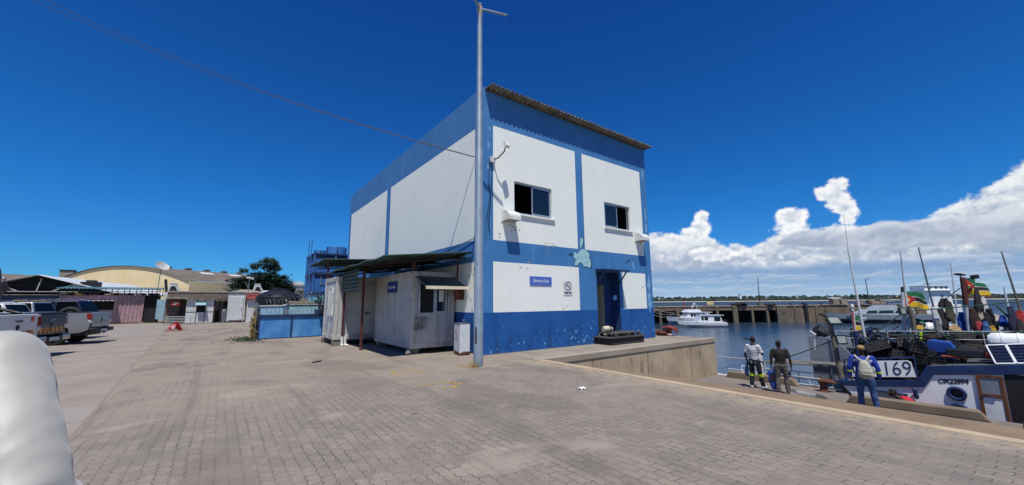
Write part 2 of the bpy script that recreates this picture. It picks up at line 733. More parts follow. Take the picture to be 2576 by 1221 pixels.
# ------------------------------------------------------------------ ground, quay, water
def paving_mat():
    m, nt, p = base_mat('paving_blocks')
    co = objco(nt)
    x, y, z = nt.sep(co)
    # interlocking blocks: rows follow the quay, every joint steps in a zig-zag
    zz = nt.math('PINGPONG', nt.add(y, nt.mul(nt.noise(co, 3, 2), .05)), .057)
    x2 = nt.add(x, nt.mul(nt.sub(zz, .028), .42))
    wob = nt.noise(co, 1.1, 3)
    x3 = nt.add(x2, nt.mul(wob, .06))
    zx = nt.math('PINGPONG', x, .057)
    y2 = nt.add(nt.add(y, nt.mul(nt.sub(zx, .028), .28)), nt.mul(nt.noise(co, 1.7, 2), .05))
    br = nt.new('ShaderNodeTexBrick')
    br.offset = .5
    nt.lk(nt.xyz(y2, x3, 0), br.inputs['Vector'])
    br.inputs['Scale'].default_value = 1
    br.inputs['Brick Width'].default_value = .228
    br.inputs['Row Height'].default_value = .114
    br.inputs['Mortar Size'].default_value = .0052
    br.inputs['Mortar Smooth'].default_value = .45
    br.inputs['Bias'].default_value = 0
    br.inputs['Color1'].default_value = C('#868079')
    br.inputs['Color2'].default_value = C('#7d7771')
    br.inputs['Mortar'].default_value = C('#443d37')
    big = nt.noise(co, .35, 6, .6)
    mid = nt.noise(co, 2.3, 7, .65)
    fine = nt.noise(co, 55, 5, .7)
    grit = nt.noise(co, 14, 6, .7)
    c = br.outputs['Color']
    # joints half filled with sand
    fill = nt.smooth(nt.noise(co, 1.6, 6, .7), .39, .62, 0, .92)
    jm = nt.mul(br.outputs['Fac'], fill)
    c = nt.mix(jm, c, C('#7d756c'))
    c = nt.mix(nt.smooth(mid, .42, .64, 0, .5), c, C('#6c6764'))
    c = nt.mix(nt.smooth(nt.noise(nt.scalev(co, (1, .45, 1)), 5.5, 6, .7), .52, .70, 0, .45), c, C('#9a928a'))
    c = nt.mix(nt.smooth(big, .46, .70, 0, .40), c, C('#95897c'))
    c = nt.mix(nt.smooth(nt.noise(co, .9, 8, .7, .6), .60, .72, 0, .35), c, C('#8d7f7b'))
    c = nt.mix(nt.smooth(fine, .60, .78, 0, .45), c, C('#a39d95'))
    c = nt.mix(nt.smooth(grit, .58, .72, 0, .45), c, C('#5b5550'))
    # blown sand gathering towards the building and the tan edge
    sand = nt.mul(nt.smooth(y, 6.0, 9.6), nt.smooth(nt.noise(co, .8, 6, .6), .30, .62, .25, .85))
    c = nt.mix(sand, c, C('#8f867b'))
    edge = nt.mul(nt.smooth(x, 6.4, 7.2), nt.smooth(nt.noise(co, 4, 6, .7), .35, .65, .0, .8))
    c = nt.mix(edge, c, C('#a5967f'))
    # relaid and sunken patches, tyre-polished lanes, damp stains
    pat = nt.noise(nt.scalev(co, (.55, .28, 1)), 1.0, 3, .4, .3)
    c = nt.mix(nt.smooth(pat, .54, .60, 0, .38), c, C('#625d59'))
    c = nt.mix(nt.smooth(nt.noise(nt.scalev(co, (.4, .7, 1)), 1.3, 5, .6, .8), .58, .66, 0, .38), c, C('#a69d92'))
    lane = nt.noise(nt.xyz(nt.mul(x, 1.5), nt.mul(y, .10), 2.0), 1.0, 4, .6)
    c = nt.mix(nt.smooth(lane, .55, .66, 0, .35), c, C('#5c5855'))
    c = nt.mix(nt.smooth(nt.noise(nt.scalev(co, (3, 1.2, 1)), 6.0, 5, .7), .62, .72, 0, .5), c, C('#b0a89d'))
    # oil drips
    vo = nt.new('ShaderNodeTexVoronoi')
    vo.inputs['Scale'].default_value = 1.1
    nt.lk(co, vo.inputs['Vector'])
    sp = nt.mul(nt.smooth(vo.outputs['Distance'], .085, .03), nt.smooth(nt.noise(co, .7, 3), .52, .60))
    c = nt.mix(nt.mul(sp, .6), c, C('#3d3a38'))
    nt.put(p.inputs['Base Color'], nt.mix(1, c, (PAVE * 1.03, PAVE, PAVE * .945, 1), 'MULTIPLY'))
    p.inputs['Roughness'].default_value = .88
    p.inputs['Specular IOR Level'].default_value = .3
    b1 = nt.new('ShaderNodeBump')
    b1.inputs['Strength'].default_value = .75
    b1.inputs['Distance'].default_value = .006
    tilt = nt.mul(nt.sub(mid, .5), .8)
    h = nt.add(nt.sub(nt.mul(fine, .35), nt.mul(br.outputs['Fac'], nt.sub(1.0, fill))), tilt)
    nt.lk(h, b1.inputs['Height'])
    nt.lk(b1.outputs[0], p.inputs['Normal'])


PAVE = .94
paving_mat()


def concrete(name, a, b, crack=True, stain='#6a6058', samt=.5, sscale=.7, joint=None, rough=.9):
    m, nt, p = base_mat(name)
    co = objco(nt)
    x, y, z = nt.sep(co)
    c = nt.mix(nt.smooth(nt.noise(co, .8, 7, .65), .35, .65), C(a), C(b))
    c = nt.mix(nt.smooth(nt.noise(co, sscale, 8, .7, .5), .52, .72, 0, samt), c, C(stain))
    c = nt.mix(nt.smooth(nt.noise(co, 40, 4, .7), .58, .75, 0, .3), c, C('#b5ab9d'))
    c = nt.mix(nt.smooth(nt.noise(co, 22, 5, .7), .60, .74, 0, .35), c, C('#57504a'))
    h = nt.noise(co, 30, 5, .7)
    if joint:
        jy = nt.math('ABSOLUTE', nt.sub(nt.math('PINGPONG', nt.add(y, nt.mul(nt.noise(co, 2, 3), .03)), joint), joint))
        jm = nt.smooth(jy, .02, .006)
        c = nt.mix(nt.mul(jm, .75), c, C('#5a524a'))
        h = nt.sub(h, jm)
    nt.put(p.inputs['Base Color'], c)
    p.inputs['Roughness'].default_value = rough
    p.inputs['Specular IOR Level'].default_value = .3
    b1 = nt.new('ShaderNodeBump')
    b1.inputs['Strength'].default_value = .35
    b1.inputs['Distance'].default_value = .01
    nt.lk(h, b1.inputs['Height'])
    nt.lk(b1.outputs[0], p.inputs['Normal'])
    return m


concrete('apron_concrete', '#8f8880', '#857c72', stain='#74695d', samt=.45, sscale=.35, joint=2.75)
concrete('dust_ground', '#8d8274', '#7f7568', stain='#6c6254')
concrete('lip_concrete', '#8f877b', '#827a6f', stain='#675e52', samt=.6)
concrete('lip_pale', '#9c9284', '#8f8576', stain='#6f6556', samt=.5, sscale=1.5)
concrete('kerb_concrete', '#b09f84', '#a2917a', stain='#8d7c64', samt=.5, sscale=1.5)
concrete('edge_concrete', '#82705a', '#736350', stain='#5c4f3e', samt=.6, sscale=1.2)
concrete('quay_concrete', '#79726a', '#6b6661', stain='#524d48', samt=.7, sscale=.9)
concrete('bullrail_concrete', '#7d6f5e', '#6d6152', stain='#5d5041', samt=.5, sscale=1.6)


def wallstain():
    m, nt, p = base_mat('stained_wall')
    co = objco(nt)
    x, y, z = nt.sep(co)
    v = nt.xyz(x, y, nt.mul(z, .16))
    c = nt.mix(nt.smooth(nt.noise(co, .9, 6, .6), .35, .65), C('#b0a085'), C('#9b8c74'))
    c = nt.mix(nt.smooth(nt.noise(v, 1.4, 7, .65, .3), .52, .68, 0, .6), c, C('#77674f'))
    c = nt.mix(nt.smooth(nt.noise(v, 5.5, 5, .6), .57, .68, 0, .85), c, C('#43392f'))
    c = nt.mix(nt.smooth(nt.noise(co, 3, 7, .7), .56, .72, 0, .5), c, C('#b29f80'))
    # pour joints and cracks down the wall
    jx = nt.math('ABSOLUTE', nt.sub(nt.math('PINGPONG', nt.add(x, nt.add(.55, nt.mul(nt.noise(co, 3, 5), .12))), 1.45), 1.45))
    c = nt.mix(nt.smooth(jx, .035, .008, 0, .75), c, C('#453b33'))
    top = nt.smooth(z, -.10, -.02)
    c = nt.mix(nt.mul(top, .5), c, C('#b8a88c'))
    foot = nt.smooth(nt.add(z, nt.mul(nt.noise(co, 2.5, 5), .3)), -1.15, -1.4)
    c = nt.mix(nt.mul(foot, .5), c, C('#a8926c'))
    nt.put(p.inputs['Base Color'], c)
    p.inputs['Roughness'].default_value = .92
    b1 = nt.new('ShaderNodeBump')
    b1.inputs['Strength'].default_value = .5
    b1.inputs['Distance'].default_value = .02
    nt.lk(nt.noise(co, 12, 6, .7), b1.inputs['Height'])
    nt.lk(b1.outputs[0], p.inputs['Normal'])


wallstain()

E1 = 7.45        # outer edge of the upper level
PV = 8.57        # near edge of the platform the building stands on
PU = 17.4        # its end towards the water
QZ = -1.5        # lower quay
WZ = -3.5        # water

# base land: one sheet to the horizon, with solid sides where it meets the quay
g = MB('dust_ground')
xs = [-900, -60, E1]
ys = [-900, -60, PV, 60, 900]
for i in range(2):
    for j in range(4):
        g.face([(xs[i], ys[j], 0), (xs[i + 1], ys[j], 0), (xs[i + 1], ys[j + 1], 0), (xs[i], ys[j + 1], 0)])
g.m('lip_concrete')
for a, b in ((PV, 14), (14, 60), (60, 900)):
    g.face([(E1, a, 0), (PU, a, 0), (PU, b, 0), (E1, b, 0)])
g.m('stained_wall')
g.face([(E1, PV, 0), (PU, PV, 0), (PU, PV, -6), (E1, PV, -6)])
for a, b in ((PV, 60), (60, 900)):
    g.face([(PU, a, 0), (PU, b, 0), (PU, b, -6), (PU, a, -6)])
# crest of the retaining wall along the quay: tan cap, then a rough sloping shoulder
g.m('edge_concrete')
pts_in = [(E1, PV, 0), (E1, 4, 0), (E1, -60, 0)]
pts_out = [(E1 + .02, PV, -.01), (E1 + .68, 4, -.035), (E1 + 1.0, -1, -.05), (E1 + 1.0, -60, -.05)]
g.face([pts_in[0], pts_out[0], pts_out[1], pts_in[1]])
g.face([pts_in[1], pts_out[1], pts_out[2], pts_in[2]])
g.face([pts_in[2], pts_out[2], pts_out[3]])
for a, b in zip(pts_out, pts_out[1:]):
    g.face([a, (a[0], a[1], -6), (b[0], b[1], -6), b])
ground = struct(g.build('ground', fix=False))

pv = MB('paving_blocks')
APE = lambda y: -1.32 - (y - 7.26) * .0546          # edge between apron slabs and paving blocks
Y0, Y1 = -14, 44.6
pv.face([(APE(Y0), Y0, .004), (7.24, Y0, .004), (7.24, 8.35, .004), (APE(8.35), 8.35, .004)])
pv.face([(APE(8.35), 8.35, .004), (7.24, 8.35, .004), (6.9, 8.9, .004), (6.59, 9.6, .004), (6.59, Y1, .004), (APE(Y1), Y1, .004)])
struct(pv.build('pavement', fix=False))
ap = MB('apron_concrete')
ap.face([(-60, Y0, .004), (APE(Y0) - .03, Y0, .004), (APE(48) - .03, 48, .004), (-60, 48, .004)])
struct(ap.build('concrete_apron', fix=False))
kb = MB('kerb_concrete')
kb.box(7.28, E1, -60, 8.5, -.2, .012)
kb.m('lip_pale')
kb.box(7.2, PU + .02, PV - .03, PV + .22, -.16, .018)
struct(kb.build('kerb', bevel=.01))

# lower quay: slab the fishermen stand on, stepped seaward edge
q = MB('quay_concrete')
prof = [(E1, -60), (16.35, -60), (16.35, 3.95), (17.3, 4.15), (17.45, 4.6), (17.45, PV), (E1, PV)]
q.prism(prof, -6, QZ)
q.box(16.35, 16.8, -60, 3.7, -6, -2.45)          # narrow step outside the stringer
struct(q.build('quay', bevel=.05))

# bull rails along the edge
for i, (pa, pb, w, lab) in enumerate([((17.1, 8.05), (17.22, 5.55), .3, 'chipped concrete bull rail on the quay edge behind the two standing fishermen'),
                         ((15.72, 3.88), (16.0, 1.05), .32, 'long concrete bull rail beside the hull, in front of the crouching man')]):
    b = MB('bullrail_concrete')
    pa, pb = Vector((*pa, QZ)), Vector((*pb, QZ))
    d = (pb - pa).normalized()
    nrm = Vector((d.y, -d.x, 0))
    h = .24
    poly = []
    for sgn in (-1, 1):
        for (t, z) in ((0, 0), (.12, h), (1, h), (1, 0)):
            pass
    L = (pb - pa).length
    prof = [(0, 0), (.16, h), (L - .18, h), (L, 0)]
    vs = []
    for sgn in (-.5, .5):
        vs += [pa + d * t + nrm * (sgn * w) + Vector((0, 0, z)) for t, z in prof]
    b.raw(vs, [(0, 1, 2, 3), (7, 6, 5, 4), (0, 4, 5, 1), (1, 5, 6, 2), (2, 6, 7, 3), (3, 7, 4, 0)])
    o = b.build('bull_rail', bevel=.03)
    tag(o, lab, 'bull rail', 'concrete bull rails on the quay')
b = MB('quay_concrete')
b.prism([(16.35 - 1.3, .55), (16.3, .55), (16.32, -4), (16.32 - 1.25, -4)], QZ, QZ + .09)
tag(b.build('kerb_stone', bevel=.02), 'flat grey kerb slab lying past the end of the long bull rail', 'kerb slab')


def water_mat():
    m, nt, p = base_mat('harbour_water')
    co = objco(nt)
    # ripples run across the basin; finer close by
    v = nt.scalev(co, (1.0, 1.0, 1))
    n1 = nt.noise(v, 1.3, 4, .55, .8)
    n2 = nt.noise(v, .35, 3, .5, .6)
    n3 = nt.noise(v, 5.0, 3, .5, .4)
    h = nt.add(nt.add(nt.mul(n1, .5), nt.mul(n2, .9)), nt.mul(n3, .12))
    b1 = nt.new('ShaderNodeBump')
    b1.inputs['Strength'].default_value = .42
    b1.inputs['Distance'].default_value = .25
    nt.lk(h, b1.inputs['Height'])
    nt.lk(b1.outputs[0], p.inputs['Normal'])
    c = nt.mix(nt.noise(co, .02, 4), C('#2c4052'), C('#26394b'))
    nt.put(p.inputs['Base Color'], c)
    ln_ = nt.new('ShaderNodeVectorMath', operation='LENGTH')
    nt.lk(co, ln_.inputs[0])
    nt.put(p.inputs['Roughness'], nt.lin(ln_.outputs['Value'], 70, 400, .15, .55))
    p.inputs['IOR'].default_value = 1.33
    p.inputs['Specular IOR Level'].default_value = .38


water_mat()
w = MB('harbour_water')
w.face([(0, -6000, WZ), (6000, -6000, WZ), (6000, 6000, WZ), (0, 6000, WZ)])
struct(w.build('water', fix=False))
mat('wet_patch', '#4e4c4a', '#5a5753', 6, .06, spec=.8)
# wet film left on the quay where the catch was rinsed
for i, (cx, cy, a, bb, ro, lab) in enumerate([(16.0, 5.0, .75, .28, .5, 'wet shiny patch on the quay by the rusty bollard'), (15.2, 3.9, .9, .14, -.2, 'long narrow puddle on the quay beside the blue-jacketed man')]):
    m = MB('wet_patch')
    pts = []
    for k in range(26):
        t = 2 * math.pi * k / 26
        rr = 1 + .35 * mnoise.noise(Vector((math.cos(t) * 2, math.sin(t) * 2, i * 5)))
        x, y = a * rr * math.cos(t), bb * rr * math.sin(t)
        pts.append((cx + x * math.sin(ro) - y * math.cos(ro), cy + x * math.cos(ro) + y * math.sin(ro), QZ + .004))
    m.face(pts)
    tag(m.build('puddle', fix=False), lab, 'puddle')
# ------------------------------------------------------------------ the ice plant
BU0, BU1, BV0, BV1, BH = 6.59, 15.80, 10.41, 27.4, 8.96


def wall_paint(name, a, b, grime, streak=.35, peel=None, wash=None, rough=.85):
    """emulsion on render: rain streaks, blotches, flaking towards the foot of the wall"""
    m, nt, p = base_mat(name)
    co = objco(nt)
    x, y, z = nt.sep(co)
    v = nt.xyz(x, y, nt.mul(z, .10))
    c = nt.mix(nt.smooth(nt.noise(co, .8, 6, .6), .3, .7), C(a), C(b))
    c = nt.mix(nt.smooth(nt.noise(v, 3.0, 7, .65), .52, .72, 0, streak), c, C(grime))
    c = nt.mix(nt.smooth(nt.noise(co, 4, 8, .7), .62, .75, 0, streak * .7), c, C(grime))
    bh = nt.noise(co, 45, 5, .65)
    if wash:                                          # sun-bleached upper half
        f = nt.smooth(nt.add(z, nt.mul(nt.noise(co, .9, 6), .8)), wash[0], wash[1])
        c = nt.mix(f, c, C(wash[2]))
    if peel:
        low = nt.smooth(z, 1.15, .15)
        thr = nt.lin(low, 0, 1, .80, .625)
        n = nt.noise(nt.xyz(x, y, nt.mul(z, .62)), 5.2, 9, .72, .3)
        f = nt.smooth(nt.sub(n, thr), 0, .02)
        c = nt.mix(f, c, C(peel))
        dk = nt.mul(nt.smooth(nt.noise(nt.xyz(x, y, nt.mul(z, .5)), 3.0, 8, .7, .4), .50, .64), nt.smooth(z, .95, .45))
        c = nt.mix(nt.mul(dk, .55), c, C('#11355f'))
        bh = nt.sub(bh, nt.mul(f, 1.5))
        foot = nt.smooth(nt.add(z, nt.mul(nt.noise(co, 5, 5), .12)), .16, .04)
        c = nt.mix(nt.mul(foot, .45), c, C('#52606c'))
    nt.put(p.inputs['Base Color'], c)
    p.inputs['Roughness'].default_value = rough
    p.inputs['Specular IOR Level'].default_value = .35
    b1 = nt.new('ShaderNodeBump')
    b1.inputs['Strength'].default_value = .25
    b1.inputs['Distance'].default_value = .01
    nt.lk(bh, b1.inputs['Height'])
    nt.lk(b1.outputs[0], p.inputs['Normal'])


wall_paint('wall_white', '#eef2ea', '#e8ede5', '#c6c9bc', .16)
wall_paint('wall_blue', '#437eb6', '#3b75ab', '#6f98bb', .38)
wall_paint('wall_dado', '#1b5a9f', '#144e90', '#0f4079', .45, peel='#5f97c6')
mat('reveal_blue', '#143f78', '#103564', 3, .8, .1)
mat('room_wall', '#c9c4b2', '#b7b19e', 2, .85)
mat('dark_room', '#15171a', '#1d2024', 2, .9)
mat('alu', '#b9c0c6', '#a3aab1', 8, .35, metal=.6)
mat('black_rubber', '#141414', '#1f1e1d', 9, .75, .1)
mat('bare_plaster', '#a6cdd0', '#93bfc6', 5, .9, .3)
mat('blue_undercoat', '#5b97c6', '#86b6d6', 5, .9, .3)
mat('chip_grey', '#a9a99f', '#9b9b92', 5, .9)
mat('crack_dark', '#16385f', '#0e2846', 5, .9)
mat('asbestos', '#8d8778', '#6c675c', 3, .9, .3, dirt='#4b473f')
mat('fascia_timber', '#6c6353', '#4c463b', 5, .9, .2)
mat('grey_concrete', '#9b958a', '#857f75', 3, .9, .3)
mat('white_metal', '#d9dad4', '#cfd1cb', 4, .5, dirt='#a59a84', damt=.35)
glass_mat('window_glass', '#12171d', .03)

bld = thing('ice_plant_building', 'tall blue and white two-storey block with a corrugated roof eave on the quay', 'building', (BU0, BV0, 0))


def grid_wall(mb, P, us, zs, pick):
    for i in range(len(us) - 1):
        for j in range(len(zs) - 1):
            mt = pick((us[i] + us[i + 1]) / 2, (zs[j] + zs[j + 1]) / 2)
            if mt is None: continue
            mb.m(mt)
            # cut long cells so shading stays even
            mb.face([P(us[i], zs[j]), P(us[i + 1], zs[j]), P(us[i + 1], zs[j + 1]), P(us[i], zs[j + 1])])


WIN = [(7.90, 9.68, 4.68, 5.84), (12.68, 14.43, 4.72, 5.82)]
DOOR = (12.00, 13.42, -.01, 2.82)


def front_pick(u, z):
    for a, b, c_, d in WIN:
        if a < u < b and c_ < z < d: return None
    if DOOR[0] < u < DOOR[1] and z < DOOR[3]: return None
    if z < 1.30: return 'wall_dado'
    if 7.01 < u < 11.0 and 1.3 < z < 2.94: return 'wall_white'
    if 13.65 < u < 15.30 and 1.3 < z < 2.85: return 'wall_white'
    if (7.01 < u < 11.0 or 11.40 < u < 15.33) and 3.66 < z < 7.66: return 'wall_white'
    return 'wall_blue'


wb = MB()
us = sorted({BU0, 7.01, 7.9, 9.68, 11.0, 11.4, 12.0, 12.68, 13.42, 13.65, 14.43, 15.3, 15.33, BU1})
zs = sorted({-.01, 1.3, 2.82, 2.85, 2.94, 3.66, 4.68, 4.72, 5.82, 5.84, 7.66, BH})
grid_wall(wb, lambda u, z: (u, BV0, z), us, zs, front_pick)


def side_pick(v, z):
    if z < 1.30: return 'wall_dado'
    if 3.67 < z < 7.60 and (10.9 < v < 19.30 or 19.85 < v < 26.95): return 'wall_white'
    if 1.3 < z < 2.94 and 10.9 < v < 19.3: return 'wall_white'
    return 'wall_blue'


grid_wall(wb, lambda v, z: (BU0, v, z), sorted({BV0, 10.9, 19.3, 19.85, 26.95, BV1}), sorted({-.01, 1.3, 2.94, 3.67, 7.6, BH}), side_pick)
grid_wall(wb, lambda v, z: (BU1, v, z), [BV0, BV1], [-.01, 1.3, BH], lambda v, z: 'wall_dado' if z < 1.3 else 'wall_blue')
grid_wall(wb, lambda u, z: (u, BV1, z), [BU0, BU1], [-.01, 1.3, BH], lambda v, z: 'wall_dado' if z < 1.3 else 'wall_blue')
# reveals of the openings, 0.2 m deep
for a, b, c_, d in WIN:
    wb.m('wall_white')
    for q4 in ([(a, c_), (b, c_)], [(b, c_), (b, d)], [(b, d), (a, d)], [(a, d), (a, c_)]):
        (u0, z0), (u1, z1) = q4
        wb.face([(u0, BV0, z0), (u1, BV0, z1), (u1, BV0 + .22, z1), (u0, BV0 + .22, z0)])
wb.build('wall', bld, fix=False)

# room behind the door and dark rooms behind the windows
rm = MB('reveal_blue')
a, b, c_, d = DOOR
rm.face([(a, BV0, 0), (a, BV0 + .45, 0), (a, BV0 + .45, d), (a, BV0, d)])
rm.face([(b, BV0, 0), (b, BV0 + .45, 0), (b, BV0 + .45, d), (b, BV0, d)])
rm.face([(a, BV0, d), (b, BV0, d), (b, BV0 + .45, d), (a, BV0 + .45, d)])
rm.face([(a, BV0 + .45, 2.30), (b, BV0 + .45, 2.30), (b, BV0 + .45, d), (a, BV0 + .45, d)])
rm.face([(12.95, BV0 + .45, 0), (b, BV0 + .45, 0), (b, BV0 + .45, 2.3), (12.95, BV0 + .45, 2.3)])
rm.m('room_wall')
rm.face([(a, BV0 + .45, .3), (a, BV0 + 3, .3), (a, BV0 + 3, 2.6), (a, BV0 + .45, 2.6)])
rm.face([(12.95, BV0 + .45, .3), (12.95, BV0 + 3, .3), (12.95, BV0 + 3, 2.6), (12.95, BV0 + .45, 2.6)])
rm.face([(a, BV0 + 2.2, .3), (12.95, BV0 + 2.2, .3), (12.95, BV0 + 2.2, 2.6), (a, BV0 + 2.2, 2.6)])
rm.face([(a, BV0 + .45, 2.6), (12.95, BV0 + .45, 2.6), (12.95, BV0 + 3, 2.6), (a, BV0 + 3, 2.6)])
rm.m('grey_concrete')
rm.face([(a, BV0, .30), (b, BV0, .30), (b, BV0 + 3, .30), (a, BV0 + 3, .30)])
rm.face([(a, BV0, -.01), (b, BV0, -.01), (b, BV0, .30), (a, BV0, .30)])
rm.build('doorway', bld, fix=False)
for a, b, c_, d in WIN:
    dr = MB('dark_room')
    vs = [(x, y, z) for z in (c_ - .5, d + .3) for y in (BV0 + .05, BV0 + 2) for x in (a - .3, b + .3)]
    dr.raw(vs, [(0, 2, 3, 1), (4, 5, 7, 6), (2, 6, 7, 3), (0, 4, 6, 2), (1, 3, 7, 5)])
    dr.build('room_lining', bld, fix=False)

# sliding windows: one leaf open in each
for k, (a, b, c_, d) in enumerate(WIN):
    v = BV0 + .10
    f = MB('alu')
    t = .055
    f.box(a, b, v - .03, v + .03, c_, c_ + t)
    f.box(a, b, v - .03, v + .03, d - t, d)
    f.box(a, a + t, v - .029, v + .029, c_ + t, d - t)
    f.box(b - t, b, v - .029, v + .029, c_ + t, d - t)
    mid = (a + b) / 2 + (-.03 if k == 0 else .0)
    win = f.build('window', bld)
    x0, x1 = (mid - .03, b - t) if k == 0 else (a + t, mid + .03)
    s = MB('alu')
    s.box(x0, x0 + .05, v - .05, v - .031, c_ + t, d - t)
    s.box(x1 - .05, x1, v - .05, v - .031, c_ + t, d - t)
    s.box(x0 + .05, x1 - .05, v - .05, v - .031, c_ + t, c_ + t + .05)
    s.box(x0 + .05, x1 - .05, v - .05, v - .031, d - t - .05, d - t)
    s.build('sash', win)
    gl = MB('window_glass')
    gl.box(x0 + .05, x1 - .05, v - .043, v - .038, c_ + t + .05, d - t - .05)
    gl.build('pane', win)
    sl = MB('wall_white')
    sl.box(a - .06, b + .10, BV0 - .07, BV0 + .06, c_ - .06, c_ - .003)
    sl.build('sill', win)

# corrugated asbestos eave over the front
rf = MB('asbestos')


def eave(a, b):
    u = BU0 + .08 + a * (BU1 - BU0 + .10)
    v = BV0 + .6 - b * .98
    z = BH - .04 + b * .03 + .042 * math.cos(2 * math.pi * (u - BU0) / .2)
    return (u, v, z)


rf.sheet(eave, 46 * 8, 3, .012)
rf.build('roof_eave', bld, smooth=True, fix=False)
rt = MB('asbestos')
rt.face([(BU0 + .2, BV0 + .2, BH - .25), (BU1 - .2, BV0 + .2, BH - .25), (BU1 - .2, BV1 - .2, BH - .3), (BU0 + .2, BV1 - .2, BH - .3)])
rt.m('wall_blue')
rt.box(BU0, BU0 + .25, BV0 + .25, BV1, BH, BH + .003)
rt.box(BU0 + .25, BU1, BV0, BV0 + .25, BH, BH + .003)
rt.box(BU0, BU0 + .25, BV0, BV0 + .25, BH, BH + .003)
rt.build('roof', bld, fix=False)
fb = MB('fascia_timber')
fb.box(BU0 + .1, BU1 + .05, BV0 - .06, BV0 - .004, BH - .10, BH - .01)
fb.build('fascia_board', bld)

# quarter-round vent hoods
for u, z in ((7.38, 4.34), (14.72, 4.30)):
    h = MB('white_metal')
    w, dep, hh = .5, .40, .36
    prof = [(0, 0), (-dep, 0), (-dep, .10)] + [(-dep * math.cos(t) , .10 + (hh - .10) * math.sin(t)) for t in [i * math.pi / 2 / 8 for i in range(1, 9)]] + [(0, hh)]
    vs = [(u, BV0 - .004 + y, z + zz) for y, zz in prof] + [(u + w, BV0 - .004 + y, z + zz) for y, zz in prof]
    n = len(prof)
    fs = [tuple(range(n)), tuple(range(2 * n - 1, n - 1, -1))] + [(i, n + i, n + i + 1, i + 1) for i in range(1, n - 1)]
    h.raw(vs, fs)
    h.box(u - .05, u + w + .05, BV0 - .02, BV0 - .004, z - .04, z + hh + .05)
    h.build('vent_hood', bld)

# paint lost from the render: irregular flakes with a ragged dark edge
def blot(mb, cx, cz, rx, rz, seed, ax='u', at=BV0 - .004, n=64, rag=.6):
    pts = []
    for k in range(n):
        t = 2 * math.pi * k / n
        q = 1 + rag * mnoise.noise(Vector((math.cos(t) * 1.8 + seed * 9, math.sin(t) * 1.8, seed))) + rag * .7 * mnoise.noise(Vector((math.cos(t) * 6, math.sin(t) * 6 + seed * 4, seed * 2))) + rag * .4 * mnoise.noise(Vector((math.cos(t) * 15, math.sin(t) * 15 + seed * 4, seed)))
        pts.append((cx + rx * q * math.cos(t), at, cz + rz * q * math.sin(t)) if ax == 'u' else (at, cx + rx * q * math.cos(t), cz + rz * q * math.sin(t)))
    mb.face(pts)


pp = MB('crack_dark')
shapes = [(11.28, 3.08, .36, .38, 1), (11.05, 3.15, .20, .30, 2), (11.55, 2.95, .22, .28, 3), (11.18, 3.88, .085, .27, 4)]
def flake(pts, grow, at):
    P = [on((1850 + x / 1.8495) * .6289, (900 + y / 1.8495) * .6289, 'v', BV0) for x, y in pts]
    # subdivide and fray the edge
    Q = []
    for a, c in zip(P, P[1:] + P[:1]):
        for f in (0, .33, .66):
            q = a.lerp(c, f)
            n_ = mnoise.noise(q * 9) * .035 + mnoise.noise(q * 31) * .015
            Q.append(q + Vector((n_, 0, n_ * .8)))
    ct = sum(Q, Vector()) / len(Q)
    pp.face([(ct.x + (q.x - ct.x) * grow + (grow - 1) * .5, at, ct.z + (q.z - ct.z) * grow - (grow - 1) * .3) for q in Q])


FL = [[(822, 215), (830, 200), (850, 215), (868, 190), (880, 178), (905, 180), (920, 195), (935, 215), (940, 250), (950, 290), (945, 318), (925, 312), (900, 310), (885, 290), (875, 275), (862, 280), (850, 300), (835, 305), (828, 285), (838, 260), (822, 240)],
      [(870, 100), (885, 97), (890, 120), (885, 165), (875, 170), (868, 140)]]
for f_ in FL: flake(f_, 1.06, BV0 - .004)
pp.m('bare_plaster')
for f_ in FL: flake(f_, 1.0, BV0 - .007)
pp.m('crack_dark')
for f_ in ([(1205, 285), (1222, 262), (1240, 264), (1238, 272), (1224, 270), (1212, 288)], [(786, 215), (805, 208), (812, 222), (795, 234)]): flake(f_, 1.0, BV0 - .005)
pp.m('blue_undercoat')
flake([(1255, 270), (1268, 298), (1276, 328), (1262, 332), (1252, 300)], 1.0, BV0 - .006)
pp.m('blue_undercoat')
more = [(15.5, 1.55, .14, .38, 7), (15.55, 2.4, .10, .3, 12), (15.62, 5.6, .06, .35, 8), (15.6, 4.9, .08, .25, 9), (15.55, 7.6, .05, .25, 13), (13.1, 1.75, .12, .11, 10),
        (6.82, 6.9, .05, .12, 14), (6.86, 7.5, .04, .10, 15), (6.80, 6.1, .04, .09, 16)]
for i, (cx, cz, rx, rz, sd) in enumerate(more):
    blot(pp, cx, cz, rx, rz, sd, at=BV0 - .005 - (i % 3) * .001, rag=.7)
r2 = random.Random(5)
for i in range(95):
    cx = r2.choice([r2.uniform(6.7, 11.9), r2.uniform(13.5, 15.7), r2.uniform(10.4, 11.9)])
    s_ = r2.uniform(.007, .026)
    blot(pp, cx, abs(r2.gauss(0, .28)) + .07, s_, s_ * r2.uniform(.8, 2.6), 20 + i, at=BV0 - .004 - (i % 5) * .0006, n=14, rag=.8)
pp.m('chip_grey')
for i in range(30):
    cx, cz = r2.choice([(8.0, 4.25), (7.9, 4.1), (7.25, 3.78), (9.6, 3.72), (8.4, 2.85), (15.0, 2.3), (10.3, 1.45), (9.6, 1.4)])
    s_ = r2.uniform(.010, .032)
    blot(pp, cx + r2.gauss(0, .18), cz + r2.gauss(0, .07), s_ * 1.4, s_, 120 + i, at=BV0 - .004 - (i % 5) * .0006, n=12, rag=.8)
for i in range(34):
    s_ = r2.uniform(.012, .04)
    blot(pp, r2.uniform(10.55, 11.2), r2.uniform(1.35, 2.9), s_ * .7, s_ * 1.5, 220 + i, 'v', BU0 - .004 - (i % 5) * .0006, n=12, rag=.8)
pp.build('peeled_paint', bld, fix=False)['kind'] = 'stuff'

